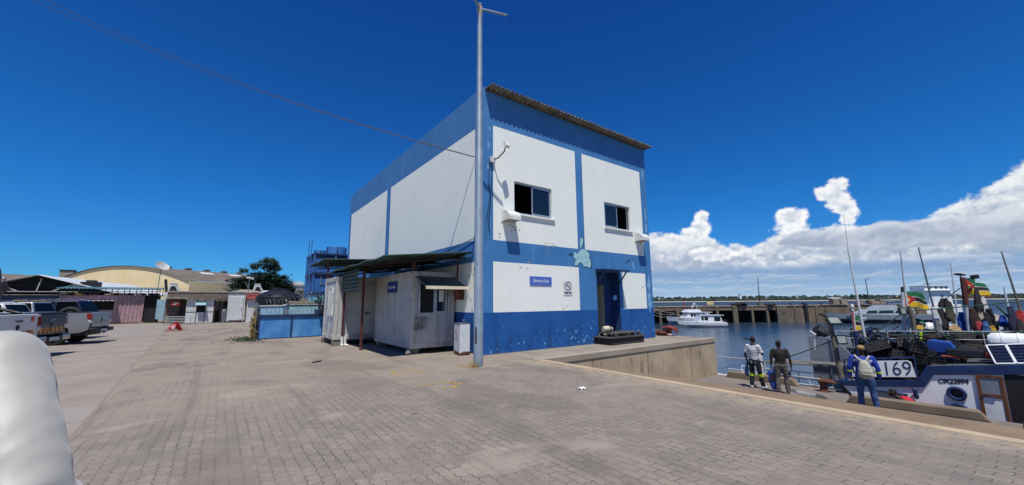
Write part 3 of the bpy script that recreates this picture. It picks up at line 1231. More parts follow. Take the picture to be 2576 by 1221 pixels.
# steel door canopy on stays
ca = MB('crack_dark')
mat('canopy_blue', '#0f2f5c', '#122746', 4, .6)
ca.m('canopy_blue')
ca.beam((12.72, BV0 - .55, 2.86), (12.72, BV0 - .004, 2.90), 1.56, .05)
ca.beam((12.02, BV0 - .01, 2.30), (12.02, BV0 - .45, 2.83), .05, .04)
ca.beam((13.36, BV0 - .01, 2.30), (13.36, BV0 - .45, 2.83), .05, .04)
ca.build('door_canopy', bld)
# conduit and stay wires at the corner
mat('cable_black', '#1a1d22', '#23262b', 6, .6)
cb = MB('cable_black')


def sag(a, b, s, n=14):
    a, b = Vector(a), Vector(b)
    return [a.lerp(b, i / n) - Vector((0, 0, 4 * s * (i / n) * (1 - i / n))) for i in range(n + 1)]


cb.tube([(6.85, BV0 - .03, 6.42), (6.80, BV0 - .05, 5.6), (6.9, BV0 - .04, 5.0), (6.78, BV0 - .05, 4.2), (6.85, BV0 - .03, 3.9)], .012, 5)
cb.tube([(6.88, BV0 - .03, 6.4), (6.95, BV0 - .06, 6.0), (6.86, BV0 - .05, 5.2), (6.72, BV0 - .04, 4.3), (6.70, BV0 - .03, 3.6)], .008, 5)
cb.tube([(BU0 - .02, 10.7, 3.75), (BU0 - .05, 12.0, 3.60), (BU0 - .02, 13.5, 3.45), (BU0 - .03, 15.2, 3.30)], .014, 5)
cb.build('wall_cable', bld)
# bracket lamp (floodlight on a bent arm)
lm = MB('cable_black')
lm.tube([(6.98, BV0 - .02, 6.40), (7.05, BV0 - .25, 6.42), (7.18, BV0 - .42, 6.62), (7.2, BV0 - .45, 6.75)], .022, 6)
lm.m('white_metal')
lm.box(6.86, 7.04, BV0 - .10, BV0 - .004, 6.30, 6.48)
lm.obox((7.22, BV0 - .5, 6.84), (.20, .10, .18), (R(-25), 0, R(15)))
lamp = lm.build('wall_floodlight')
tag(lamp, 'small bracket floodlight high on the building corner beside the pole', 'wall light')

# signs
mat('sign_blue', '#5672c4', '#4d69bb', 3, .5)
mat('sign_navy', '#1d3a86', '#19327a', 3, .5)
mat('letter_white', '#e9ecee', '#dfe3e6', 6, .6)
mat('letter_black', '#16181c', '#202227', 6, .6)
mat('sign_plate', '#dcdfe0', '#cdd1d3', 4, .6)
mat('letter_red', '#b3262a', '#9d2024', 6, .6)
mat('letter_dark', '#2a3140', '#1e2431', 6, .7)
rt_, up_ = (1, 0, 0), (0, 0, 1)
sg = MB('sign_blue')
sg.box(8.53, 9.55, BV0 - .022, BV0 - .004, 2.20, 2.51)
sign = sg.build('wall_sign')
tag(sign, 'pale blue plate reading Fábrica de Gelo on the white lower panel', 'sign')
tx = MB('letter_white')
tx.text('Fábrica de Gelo', (9.04, BV0 - .025, 2.355), rt_, up_, .15, width=.72)
tx.build('lettering', sign)
sg = MB('sign_plate')
sg.box(10.14, 10.60, BV0 - .016, BV0 - .004, 1.86, 2.41)
sign = sg.build('no_smoking_sign')
tag(sign, 'white no smoking notice with a crossed-out cigarette beside the doorway', 'sign')
tx = MB('letter_black')
ring = [(10.37 + .15 * math.cos(t), BV0 - .019, 2.205 + .15 * math.sin(t)) for t in [2 * math.pi * i / 28 for i in range(28)]]
tx.tube(ring, .010, 5, closed=True)
tx.beam((10.265, BV0 - .0195, 2.305), (10.475, BV0 - .0195, 2.105), .016, .006, up=(0, 1, 0))
tx.beam((10.29, BV0 - .018, 2.22), (10.45, BV0 - .018, 2.18), .028, .004, up=(0, 1, 0))
tx.tube([(10.46, BV0 - .018, 2.19), (10.465, BV0 - .018, 2.24)], .005, 4)
tx.text('PROIBIDO FUMAR', (10.37, BV0 - .019, 1.95), rt_, up_, .10, bold=.002, width=.37)
tx.build('lettering', sign)

# pallet on a timber plinth that serves as door step
mat('grey_timber', '#4b4a47', '#3a3937', 5, .85, .2)
mat('dark_timber', '#2d2c2b', '#252424', 5, .85, .2)
st = MB('dark_timber')
st.box(11.72, 13.74, 9.58, 10.38, .004, .24)
st.m('grey_timber')
st.box(11.66, 13.80, 9.52, 10.40, .244, .285)
tag(st.build('door_step', bevel=.01), 'long dark timber plinth under the pallet at the doorway', 'door step')
pl = MB('grey_timber')
for y in (9.62, 9.95, 10.28):
    for x in (11.95, 12.7, 13.42):
        pl.box(x, x + .14, y - .05, y + .05, .31, .40)
    pl.box(11.9, 13.62, y - .05, y + .05, .286, .308)
for i in range(7):
    y = 9.58 + i * .12
    pl.box(11.9, 13.62, y, y + .095, .402, .425)
tag(pl.build('pallet', bevel=.004), 'grey wooden pallet lying on the door step', 'pallet')
sk = MB('room_wall')
sk.tube([(12.02, 10.2, .55), (12.25, 10.16, .56), (12.42, 10.1, .54)], [.10, .12, .09], 10)
sk.m('dark_timber')
sk.tube([(12.30, 10.14, .555), (12.34, 10.13, .555)], [.125, .125], 10)
tag(sk.build('rolled_sack', smooth=True), 'rolled pale sack with a dark band lying on the pallet in the doorway', 'sack')
# ------------------------------------------------------------------ lamp post, site cabins, awnings
mat('post_grey', '#8b9aa8', '#7f8f9e', 3, .45, .05, dirt='#5d6872', damt=.4, metal=.2)
mat('cabin_white', '#b9b9b7', '#adaead', 2, .55, .05, dirt='#8d8577', dscale=1.1, damt=.45)
mat('cabin_trim', '#bdbcb8', '#aeaca4', 4, .55, dirt='#5b5248', damt=.6, dlo=.5, dhi=.66)
mat('soot', '#4a4744', '#5d5a56', 6, .9)
mat('rust_red', '#5a261c', '#461d16', 8, .7, .1, dirt='#7a4030', damt=.3)
mat('purlin_dark', '#2c1814', '#24130f', 6, .8)
mat('green_sheet', '#2f4a42', '#26403a', 4, .5, .05, dirt='#1c2f2b', damt=.5, metal=.2)
mat('sheet_edge', '#9db3a2', '#8aa392', 6, .5)
mat('grey_steel', '#7e848a', '#6c7278', 5, .4, metal=.6)
mat('cream_flap', '#e0d6bd', '#d3c5a5', 5, .6, dirt='#7c5f3c', damt=.6)
mat('concrete_block', '#7f7b74', '#6e6a63', 8, .9, .3)
mat('paper_white', '#cfdbe2', '#c2cfd8', 6, .8)
mat('dark_poster', '#2c2a26', '#211f1c', 6, .6)
mat('meat_red', '#7c3322', '#9a5236', 9, .6)
mat('straw', '#a48c54', '#8b7440', 20, .9)
mat('yellow_paint', '#c79a2e', '#b08520', 9, .85, lo=.45, hi=.55)
mat('white_tube', '#d8dcdc', '#c6caca', 6, .5)

LP = Vector((5.42, 8.74, 0))
p_ = thing('lamp_post', 'tall grey steel lamp post without lamps in front of the building corner', 'lamp post', LP)
b = MB('post_grey')
b.tube([LP + Vector((0, 0, z)) for z in (0, 1.3, 1.32, 5.8, 5.82, 10.12)], [.124, .124, .115, .100, .092, .074], 20)
b.build('pole', p_, smooth=True)
b = MB('grey_concrete')
b.tube([LP + Vector((0, 0, 10.02)), LP + Vector((0, 0, 10.34)), LP + Vector((0, 0, 10.36)), LP + Vector((0, 0, 10.43))], [.078, .078, .07, .02], 14)
b.m('cable_black')
b.tube([LP + Vector((0, 0, 10.31)), LP + Vector((0, 0, 10.34))], .081, 14)
b.build('head', p_, smooth=True)
for d, dz in ((Vector((.80, -.26, 0)), 0), (Vector((-.58, -.40, 0)), 0)):
    b = MB('post_grey')
    b.tube([LP + Vector((0, 0, 10.24)), LP + Vector((0, 0, 10.24 + dz)) + d], [.036, .034], 10)
    b.build('arm', p_, smooth=True)
b = MB('cable_black')
e = LP + Vector((0, 0, 10.24)) + Vector((.80, -.26, 0))
b.tube([e, e + Vector((.05, -.03, -.1)), e + Vector((.12, -.05, -.16)), e + Vector((.17, -.06, -.28))], .006, 4)
b.build('loose_wire', p_)
b = MB('black_rubber')
b.obox(LP + Vector((-.098, -.045, .78)), (.03, .06, .42), (0, 0, R(25)))
b.build('service_hatch', p_)
# tuft at the foot
b = MB('straw')
r3 = random.Random(3)
for i in range(110):
    a = r3.uniform(0, 6.28)
    q = LP + Vector((-.14 + r3.gauss(0, .06), -.06 + r3.gauss(0, .06), 0))
    t = q + Vector((r3.gauss(0, .07), r3.gauss(0, .07), r3.uniform(.06, .22)))
    s_ = Vector((math.cos(a), math.sin(a), 0)) * .006
    b.face([q - s_, q + s_, t])
tag(b.build('dry_grass_tuft', fix=False), 'dry straw-coloured grass tuft at the foot of the lamp post', 'grass tuft')

# overhead wires from the corner bracket away to the upper left
b = MB('cable_black')
P1 = Vector((6.56, 10.86, 6.55))
far1 = on(118, 0, 'v', 22.0)
b.tube(sag(P1, far1 + (far1 - P1) * .15, .55, 24), .011, 5)
tag(b.build('overhead_wire', smooth=True), 'lower of the two thin overhead wires running up to the left', 'wire', 'overhead wires')
b = MB('cable_black')
far2 = on(146, 0, 'v', 22.0)
b.tube(sag(P1 + Vector((0, .01, .02)), far2 + (far2 - P1) * .15, .55, 24), .011, 5)
tag(b.build('overhead_wire', smooth=True), 'upper of the two thin overhead wires running up to the left', 'wire', 'overhead wires')


def cabin(name, label, u0, u1, v0, v1, z0, z1):
    t = thing(name, label, 'cabin', (u0, v0, 0), 'white site cabins')
    b = MB('cabin_white')
    b.box(u0 + .03, u1 - .03, v0 + .03, v1 - .03, z0 + .02, z1 - .02)
    # vertical panel seams
    b.m('soot')
    b.build('shell', t)
    f = MB('cabin_trim')
    w = .13
    for x in (u0, u1 - w):
        for y in (v0, v1 - w):
            f.box(x, x + w, y, y + w, z0 + .16, z1 - .17)
    for y in (v0, v1 - w):
        f.box(u0, u1, y, y + w, z0, z0 + .16)
        f.box(u0, u1, y, y + w, z1 - .17, z1)
    for x in (u0, u1 - w):
        f.box(x, x + w, v0 + w, v1 - w, z0, z0 + .16)
        f.box(x, x + w, v0 + w, v1 - w, z1 - .17, z1)
    f.build('frame', t, bevel=.012)
    return t


c1 = cabin('ticket_cabin', 'white ice-sales cabin with an open serving window and soot marks', 4.93, 6.50, 12.07, 15.70, .17, 2.66)
# serving window in the near end
b = MB('alu')
u0, u1, z0, z1, v = 5.17, 6.27, 1.25, 2.42, 12.07
for x0, x1, y0, y1 in ((u0, u1, z0, z0 + .05), (u0, u1, z1 - .05, z1), (u0, u0 + .05, z0 + .05, z1 - .05), (u1 - .05, u1, z0 + .05, z1 - .05), (5.70, 5.76, z0 + .05, z1 - .05)):
    b.box(x0, x1, v - .045, v + .028, y0, y1)
b.box(5.76, 5.80, v - .06, v - .046, z0 + .05, z1 - .05)
b.box(6.13, 6.17, v - .06, v - .046, z0 + .05, z1 - .05)
b.box(5.80, 6.13, v - .06, v - .046, z0 + .05, z0 + .09)
wn = b.build('window', c1)
b = MB('dark_room')
b.box(u0 + .05, 5.70, v + .012, v + .026, z0 + .05, z1 - .05)
b.build('opening', wn)
b = MB('window_glass')
b.box(5.80, 6.13, v - .054, v - .050, z0 + .09, z1 - .05)
b.build('pane', wn)
b = MB('paper_white')
b.box(5.88, 6.05, v - .058, v - .0555, 1.66, 2.04)
b.build('notice', wn)
# raised flap shading the window
b = MB('grey_steel')
b.beam((5.77, v - .035, 2.49), (5.80, v - .82, 2.11), 1.48, .025)
b.m('cream_flap')
b.beam((5.05, v - .845, 2.10), (6.55, v - .845, 2.10), .03, .10)
b.m('cable_black')
b.tube([(5.1, v - .02, 2.64), (5.2, v - .78, 2.15)], .008, 5)
b.tube([(6.3, v - .02, 2.64), (6.35, v - .78, 2.15)], .008, 5)
b.build('window_flap', c1)
b = MB('grey_steel')
b.box(5.06, 6.40, v - .05, v - .001, 2.445, 2.475)
b.build('flap_rail', c1)
# soot marks and panel joints, thin paint-on marks that belong to the cabin
b = MB('soot')
b.box(5.845, 5.850, v + .026, v + .0285, .34, 1.24)
b.box(4.957, 4.9595, 14.85, 14.855, .34, 2.48)
b.box(4.957, 4.9595, 13.6, 13.605, .34, 2.48)
b.build('panel_seam', c1)


def smudge_mat():
    m, nt, p = base_mat('sooty_panel')
    co = objco(nt)
    x, y, z = nt.sep(co)
    n = nt.noise(co, 3.2, 7, .62, .3)
    n2 = nt.noise(nt.xyz(nt.mul(x, 2.2), y, nt.mul(z, .8)), 4.0, 7, .7, .4)
    g1 = nt.smooth(x, 1.05, .15)
    g2 = nt.mul(nt.smooth(z, .45, 1.0), nt.smooth(z, 1.3, 1.12))
    f = nt.mul(nt.smooth(nt.mul(nt.mul(g1, g2), nt.add(n2, nt.mul(n, .6))), .18, .62, 0, .8), nt.smooth(n2, .3, .6))
    vert = nt.noise(nt.xyz(nt.mul(x, 9), y, nt.mul(z, .6)), 1.0, 5)
    c = nt.mix(nt.smooth(vert, .4, .7), C('#b5b5b3'), C('#9d9c9a'))
    nt.put(p.inputs['Base Color'], nt.mix(f, c, C('#45423f')))
    p.inputs['Roughness'].default_value = .55


smudge_mat()
b = MB('sooty_panel')
b.box(5.061, 6.369, v + .004, v + .0265, .331, 1.243)
b.build('lower_panel', c1)
sg = MB('sign_navy')
sg.box(4.93 - .015, 4.95, 13.42, 14.32, 2.00, 2.38)
sign = sg.build('wall_sign')
tag(sign, 'navy plate reading Venda de Gelo on the white cabin', 'sign')
tx = MB('letter_white')
tx.text('Venda de Gelo', (4.93 - .019, 13.87, 2.19), (0, -1, 0), (0, 0, 1), .15, width=.66)
tx.build('lettering', sign)

c2 = cabin('site_cabin', 'white site cabin with a barred window, set back left of the ice-sales cabin', 3.62, 6.45, 16.55, 18.62, .22, 2.70)
b = MB('white_metal')
v0, v1, z0, z1, u = 17.05, 17.75, 1.15, 2.28, 3.62
for a0, a1, y0, y1 in ((v0, v1, z0, z0 + .05), (v0, v1, z1 - .05, z1), (v0, v0 + .05, z0 + .05, z1 - .05), (v1 - .05, v1, z0 + .05, z1 - .05)):
    b.box(u - .03, u + .028, a0, a1, y0, y1)
for i in range(5):
    y = v0 + .12 + i * .115
    b.box(u - .028, u - .012, y - .012, y + .012, z0 + .05, z1 - .05)
wn = b.build('window', c2)
b = MB('window_glass')
b.box(u + .004, u + .026, v0 + .05, v1 - .05, z0 + .05, z1 - .05)
b.build('pane', wn)
b = MB('cabin_white')
b.box(4.72, 5.62, 16.555, 16.578, .40, 2.42)
d_ = b.build('door', c2)
b = MB('cable_black')
b.box(4.80, 4.84, 16.52, 16.553, 1.15, 1.30)
b.tube([(4.82, 16.515, 1.24), (5.0, 16.51, 1.22)], .014, 6)
b.build('handle', d_)
b = MB('white_tube')
b.tube([(3.50, 16.95, .34), (3.52, 16.62, 2.05)], .022, 6)
tag(b.build('white_pipe', smooth=True), 'thin white pipe leaning against the barred cabin', 'pipe')
# concrete blocks the cabins rest on
n = 0
for (x, y), lab in (((5.05, 12.25), 'concrete block under the near corner of the ice-sales cabin'), ((5.1, 15.4), 'concrete block under the far corner of the ice-sales cabin'),
              ((3.75, 16.7), 'concrete block under the near corner of the barred cabin'), ((3.72, 18.45), 'concrete block under the far corner of the barred cabin')):
    b = MB('concrete_block')
    h = .165 if y < 16 else .215
    b.box(x - .14, x + .22, y - .12, y + .12, .004, h)
    tag(b.build('concrete_block', bevel=.015), lab, 'concrete block', 'blocks the cabins rest on')
b = MB('concrete_block')
b.ball((4.83, 11.98, .07), (.09, .08, .08), 9, 6)
tag(b.build('stone', smooth=True), 'pale stone on the paving at the cabin corner', 'stone')

# corrugated awnings on rusty posts
def awning(name, label, u0, u1, v0, v1, zo, zi, posts, brace):
    t = thing(name, label, 'awning', ((u0 + u1) / 2, (v0 + v1) / 2, 0), 'green corrugated awnings')
    b = MB('green_sheet')
    n = int((v1 - v0) / .15)

    def f(a, c):
        v = v0 + a * (v1 - v0)
        return (u0 + c * (u1 - u0), v, zo + c * (zi - zo) + .026 * math.sin(2 * math.pi * a * n) + .02 * math.sin(v * 3.1))
    b.sheet(f, n * 6, 6, .006)
    b.build('roof_sheet', t, smooth=True, fix=False)
    b = MB('purlin_dark')
    for fr in (.25, .55, .9):
        u = u0 + fr * (u1 - u0)
        z = zo + fr * (zi - zo) - .075
        b.box(u - .03, u + .03, v0 + .1, v1 - .1, z - .04, z + .035)
    for v in brace:
        b.beam((u0 + .3, v, zo - .13), (u1 - .06, v, zi - .16), .05, .06)
    b.build('purlin', t)
    for (u, v, h) in posts:
        b = MB('rust_red')
        b.box(u - .035, u + .035, v - .035, v + .035, 0, h)
        b.build('post', t)
    return t


aw1 = awning('awning', 'low green corrugated awning in front of the ice-sales cabin', 3.60, 6.56, 10.92, 18.40, 2.95, 3.27,
             [(4.05, 14.33, 2.86), (3.92, 16.45, 2.86)], [11.3, 13.2, 15.0, 17.2])
b = MB('rust_red')
b.beam((4.95, 12.0, 2.70), (4.95, 12.0, 2.98), .10, .12)
b.beam((6.35, 11.6, 2.4), (6.35, 11.6, 3.1), .05, .05)
b.build('bracket', aw1)
aw2 = awning('awning', 'second, higher green corrugated awning behind the first one', 3.48, 6.56, 18.45, 22.1, 3.56, 3.72,
             [(3.72, 18.75, 3.5), (6.2, 21.8, 3.5)], [18.9, 20.4, 21.7])
b = MB('green_sheet')


def fas(a, c):
    return (3.84 + .026 * math.sin(2 * math.pi * c * 5.5), 14.33 + a * 2.35, 2.06 + c * .78)


b.sheet(fas, 4, 44, .005, (-1, 0, 0))
b.build('fascia_sheet', aw1, smooth=True, fix=False)

# boots drying at the post, drinking fountain, switch box with poster
b = MB('white_metal')
for dx, dy, an in ((-.05, -.13, .2), (.06, -.17, .9)):
    o_ = Vector((3.92 + dx, 16.45 + dy - .1, 0))
    d = Vector((math.cos(an - 2.0), math.sin(an - 2.0), 0))
    b.tube([o_ + Vector((0, 0, .36)), o_ + Vector((0, 0, .2)), o_ + Vector((0, 0, .06)), o_ + d * .05 + Vector((0, 0, .05))], [.055, .05, .05, .045], 10)
    b.tube([o_ - d * .05 + Vector((0, 0, .045)), o_ + d * .08 + Vector((0, 0, .045)), o_ + d * .19 + Vector((0, 0, .035))], [.045, .048, .03], 10)
tag(b.build('rubber_boots', smooth=True), 'pair of white rubber boots by the rusty awning post', 'boots')

ft = thing('drinking_fountain', 'white steel drinking fountain marked 2 with rusted foot beside the pole', 'drinking fountain', (6.35, 11.05, 0))
mat('fountain_white', '#ccd0d3', '#c2c7cb', 3, .4, dirt='#7d7468', dscale=2.5, damt=.3)
mat('rust_brown', '#4a2a1c', '#5f3824', 12, .9, .3)
rz = -.30
ca_, sa_ = math.cos(rz), math.sin(rz)
fc = Vector((6.22, 11.02, 0))
Mz = Matrix.Rotation(R(-8), 3, 'Z')
b = MB('fountain_white')
b.obox(fc + Vector((0, 0, .505)), (.34, .52, .93), Mz)
b.build('body', ft, bevel=.012)
b = MB('rust_brown')
b.obox(fc + Vector((0, 0, .022)), (.32, .50, .042), Mz)
for i in range(10):
    s_ = r3.uniform(.02, .06)
    q = fc + Mz @ Vector((-.1715, -.24 + i * .05, .06 + s_ * .5))
    b.obox(q, (.004, s_, s_ * 1.6), Mz)
    q = fc + Mz @ Vector((-.15 + i * .033, -.2615, .05 + s_ * .5))
    b.obox(q, (s_, .004, s_ * 1.7), Mz)
b.build('rusted_foot', ft)
b = MB('grey_steel')
b.obox(fc + Vector((0, 0, .976)), (.36, .54, .012), Mz)
b.tube([fc + Vector((.02, -.16, .98)), fc + Vector((.02, -.16, 1.06)), fc + Vector((-.04, -.2, 1.09)), fc + Vector((-.09, -.22, 1.05))], .014, 7)
b.build('tap', ft, smooth=True)
b = MB('letter_red')
q = fc + Mz @ Vector((-.173, .06, .60))
b.text('2', q, Mz @ Vector((0, -1, 0)), (0, 0, 1), .42, width=.12)
b.build('numeral', ft)
bx = MB('rust_brown')
bx.box(6.40, 6.585, 11.55, 11.85, 1.72, 2.08)
bx.m('meat_red')
bx.box(6.395, 6.3995, 11.58, 11.82, 1.75, 2.05)
tag(bx.build('rusty_box', bevel=.006), 'small rusty red box on the side wall behind the serving hatch', 'box')
bx = MB('dark_poster')
bx.box(6.572, 6.586, 11.86, 12.04, 1.76, 2.06)
bx.m('paper_white')
bx.box(6.569, 6.5715, 11.89, 12.0, 1.97, 1.99)
bx.box(6.569, 6.5715, 11.89, 12.0, 1.84, 1.86)
tag(bx.build('poster'), 'dark poster on the side wall left of the rusty box', 'poster')
bx = MB('cable_black')
for z, y in ((2.72, 10.75), (2.55, 10.70)):
    bx.box(6.52, 6.586, y - .05, y + .05, z - .06, z + .06)
tag(bx.build('junction_box'), 'two black junction boxes under the awning on the side wall', 'junction box')

# worn yellow bay marks, litter
def mark(pts, w, seed):
    b = MB('yellow_paint')
    rr = random.Random(seed)
    for a, c in zip(pts, pts[1:]):
        a, c = Vector(a), Vector(c)
        L = (c - a).length
        d = (c - a).normalized()
        nn = Vector((-d.y, d.x))
        t = 0
        while t < L:
            s_ = rr.uniform(.03, .11)
            if rr.random() < .68:
                k = []
                for q in range(7):
                    an = q * 6.283 / 7
                    k.append(a + d * (t + s_ * .55 * math.cos(an) * rr.uniform(.6, 1.2)) + nn * (w * .55 * math.sin(an) * rr.uniform(.5, 1.2) + rr.uniform(-.01, .01)))
                b.face([(p.x, p.y, .0075 + .0006 * (len(b.f) % 6)) for p in k])
            t += s_ * .9
    return b


y1 = [on(x, y, 'z', 0).xy for x, y in ((1062, 972), (1100, 966), (1124, 962), (1160, 967), (1140, 975), (1108, 977))]
tag(mark(y1, .07, 4).build('painted_mark', fix=False), 'worn yellow paint outline on the paving, the one nearer the viewer', 'paint mark', 'worn yellow paint marks')
y2 = [on(x, y, 'z', 0).xy for x, y in ((1000, 945), (984, 938), (1040, 931), (1062, 938))]
tag(mark(y2, .07, 9).build('painted_mark', fix=False), 'worn yellow paint outline on the paving, the one nearer the cabins', 'paint mark', 'worn yellow paint marks')
y3 = [on(x, y, 'z', 0).xy for x, y in ((1150, 921), (1188, 928))]
tag(mark(y3, .06, 2).build('painted_mark', fix=False), 'faint yellow paint streak beside the lamp post foot', 'paint mark', 'worn yellow paint marks')
mat('litter_white', '#e6e8e8', '#d5d8da', 9, .7)
q = on(1465, 980, 'z', 0)
b = MB('litter_white')
b.sheet(lambda a, c: (q.x - .07 + a * .14, q.y - .05 + c * .1, .008 + .03 * abs(math.sin(a * 5 + c * 3))), 6, 4, .003)
tag(b.build('paper_scrap', fix=False), 'crumpled white paper scrap lying alone on the paving', 'litter')
b = MB('dark_timber')
q = on(797, 912, 'z', 0)
b.obox(q + Vector((0, 0, .02)), (.28, .06, .03), (0, 0, .6))
tag(b.build('wood_offcut'), 'small dark wood offcut on the paving left of the cabins', 'litter')
# ------------------------------------------------------------------ yard behind: huts, tanks, sheds, trees
mat('panel_white', '#c9cbc9', '#bdbfbe', 3, .6, dirt='#8c8a84', damt=.4)
mat('frame_brown', '#3b2119', '#2c1914', 6, .7)
mat('pink_steel', '#a3868a', '#94777c', 3, .7, dirt='#6d5657', damt=.55, dscale=2)
mat('navy_steel', '#27394f', '#1d2b3e', 3, .7, dirt='#161d28', damt=.5)
mat('yellow_panel', '#b99a2c', '#a3872a', 6, .7)
mat('sheet_blue', '#8fb0bd', '#7d9eac', 4, .6)
mat('canopy_teal', '#4f7b83', '#446c74', 4, .6)
mat('roof_white', '#c4c8cc', '#b4b9be', 2, .6, stretch=(1, 4, 1), dirt='#8f9498', damt=.4)
mat('steel_pale', '#b3b5b0', '#a3a5a0', 5, .6)
mat('cream_wall', '#ead7aa', '#e3cf9f', .6, .9, dirt='#ccb47f', damt=.35, dscale=.3)
mat('asb_roof', '#6f675c', '#625a50', .5, .95, dirt='#4d463e', damt=.5, dscale=.4)
mat('block_wall', '#7d6f63', '#6d6056', 4, .95, .3, dirt='#4f463e', damt=.5)
mat('plastic_black', '#15161b', '#1c1d23', 3, .45)
mat('tank_blue', '#2f6fae', '#28629e', 2, .6, dirt='#1e4a7a', damt=.5, dscale=1.6)
mat('faded_blue', '#4f8fcb', '#3577b9', 1.6, .75, lo=.35, hi=.65, dirt='#7fb0db', damt=.55, dscale=1.1)
mat('tower_blue', '#2a66a8', '#225893', 1.5, .7, dirt='#5583b0', damt=.4)
mat('trim_blue_dark', '#14325a', '#10294c', 4, .6)
mat('pale_aqua', '#9cc2d4', '#8ab3c9', 2, .7, dirt='#6f8f9c', damt=.4)
mat('galv', '#8e969b', '#7c848a', 8, .4, metal=.5)
mat('red_plastic', '#b5281f', '#9d1f18', 5, .5)
mat('red_tile', '#8a3a2c', '#742f25', 6, .8)
mat('bark', '#4a3e33', '#3a3029', 6, .95, .4)


def leaf_mat(name, a, b, c_):
    m, nt, p = base_mat(name)
    co = objco(nt)
    f = nt.noise(co, 1.1, 4, .6)
    g_ = nt.noise(co, 9, 3, .6)
    c = nt.mix(nt.smooth(f, .35, .65), C(a), C(b))
    c = nt.mix(nt.smooth(g_, .5, .7), c, C(c_))
    nt.put(p.inputs['Base Color'], c)
    p.inputs['Roughness'].default_value = .7
    p.inputs['Specular IOR Level'].default_value = .25


leaf_mat('leaf_cypress', '#1d3328', '#16281f', '#2c4534')
leaf_mat('leaf_gum', '#4a6450', '#3d5644', '#5f7a5c')
leaf_mat('leaf_casuarina', '#46523f', '#38432f', '#5b6552')
leaf_mat('leaf_garden', '#2c4526', '#213820', '#43602f')


def crown(mb, centre, rad, n, size, rr, flat=.6, clumps=40, shell=.55):
    """leaf sprays gathered in clumps through the crown's volume"""
    c = Vector(centre)
    cl = []
    for i in range(clumps):
        while True:
            d = Vector((rr.uniform(-1, 1), rr.uniform(-1, 1), rr.uniform(-1, 1)))
            if .2 < d.length < 1: break
        q = d.normalized() * (shell + (1 - shell) * rr.random())
        cl.append((c + Vector((q.x * rad[0], q.y * rad[1], q.z * rad[2])), rr.uniform(.55, 1.25)))
    for i in range(n):
        o, s = rr.choice(cl)
        r0 = s * min(rad) * .34
        p = o + Vector((rr.gauss(0, r0), rr.gauss(0, r0), rr.gauss(0, r0 * flat)))
        a = rr.uniform(0, 6.283)
        t = rr.gauss(0, .5)
        x = Vector((math.cos(a), math.sin(a), rr.gauss(-.12, .25))) * size * rr.uniform(.6, 1.5)
        y = Vector((-math.sin(a), math.cos(a), t)) * size * rr.uniform(.3, .7)
        mb.face([p - x * .5, p + y * .5, p + x * .6, p - y * .5])


def tree(name, label, base, h, parts, leaf, n, size, seed, trunk_r=.3, lean=(0, 0), group='trees beyond the yard', flat=.6, limbs=5, clumps=40):
    rr = random.Random(seed)
    t = thing(name, label, 'tree', base, group)
    base = Vector(base)
    b = MB('bark')
    top = base + Vector((lean[0], lean[1], h * .72))
    b.tube([base, base.lerp(top, .4) + Vector((.1, 0, 0)), top], [trunk_r, trunk_r * .75, trunk_r * .3], 8)
    for i in range(limbs):
        o, rad = rr.choice(parts)
        st = base.lerp(top, rr.uniform(.45, .95))
        e = base + Vector(o) + Vector((rr.uniform(-.5, .5) * rad[0], rr.uniform(-.5, .5) * rad[1], 0))
        b.tube([st, st.lerp(e, .5) + Vector((0, 0, .2)), e], [trunk_r * .4, trunk_r * .25, trunk_r * .08], 6)
    b.build('trunk', t, smooth=True)
    b = MB(leaf)
    tot = sum(r[0] * r[1] * r[2] for _, r in parts)
    for o, rad in parts:
        k = max(60, int(n * (rad[0] * rad[1] * rad[2] / tot) ** .8))
        crown(b, base + Vector(o), rad, k, size, rr, flat, clumps)
    b.build('crown', t, fix=False)
    return t


def barbed(name, label, pts, r, turns, rad=.006, mt='galv'):
    b = MB(mt)
    P = [Vector(p) for p in pts]
    segs = len(P) - 1
    out = []
    n = int(turns * 14)
    for i in range(n + 1):
        f = i / n * segs
        k = min(int(f), segs - 1)
        c = P[k].lerp(P[k + 1], f - k)
        d = (P[k + 1] - P[k]).normalized()
        x = Vector((0, 0, 1))
        y = d.cross(x).normalized()
        a = 2 * math.pi * i / 14
        rj = r * (1 + .12 * math.sin(i * .7))
        out.append(c + x * (rj * math.cos(a)) + y * (rj * math.sin(a)))
    b.tube(out, rad, 4)
    return tag(b.build(name), label, 'razor wire', 'coils of razor wire')


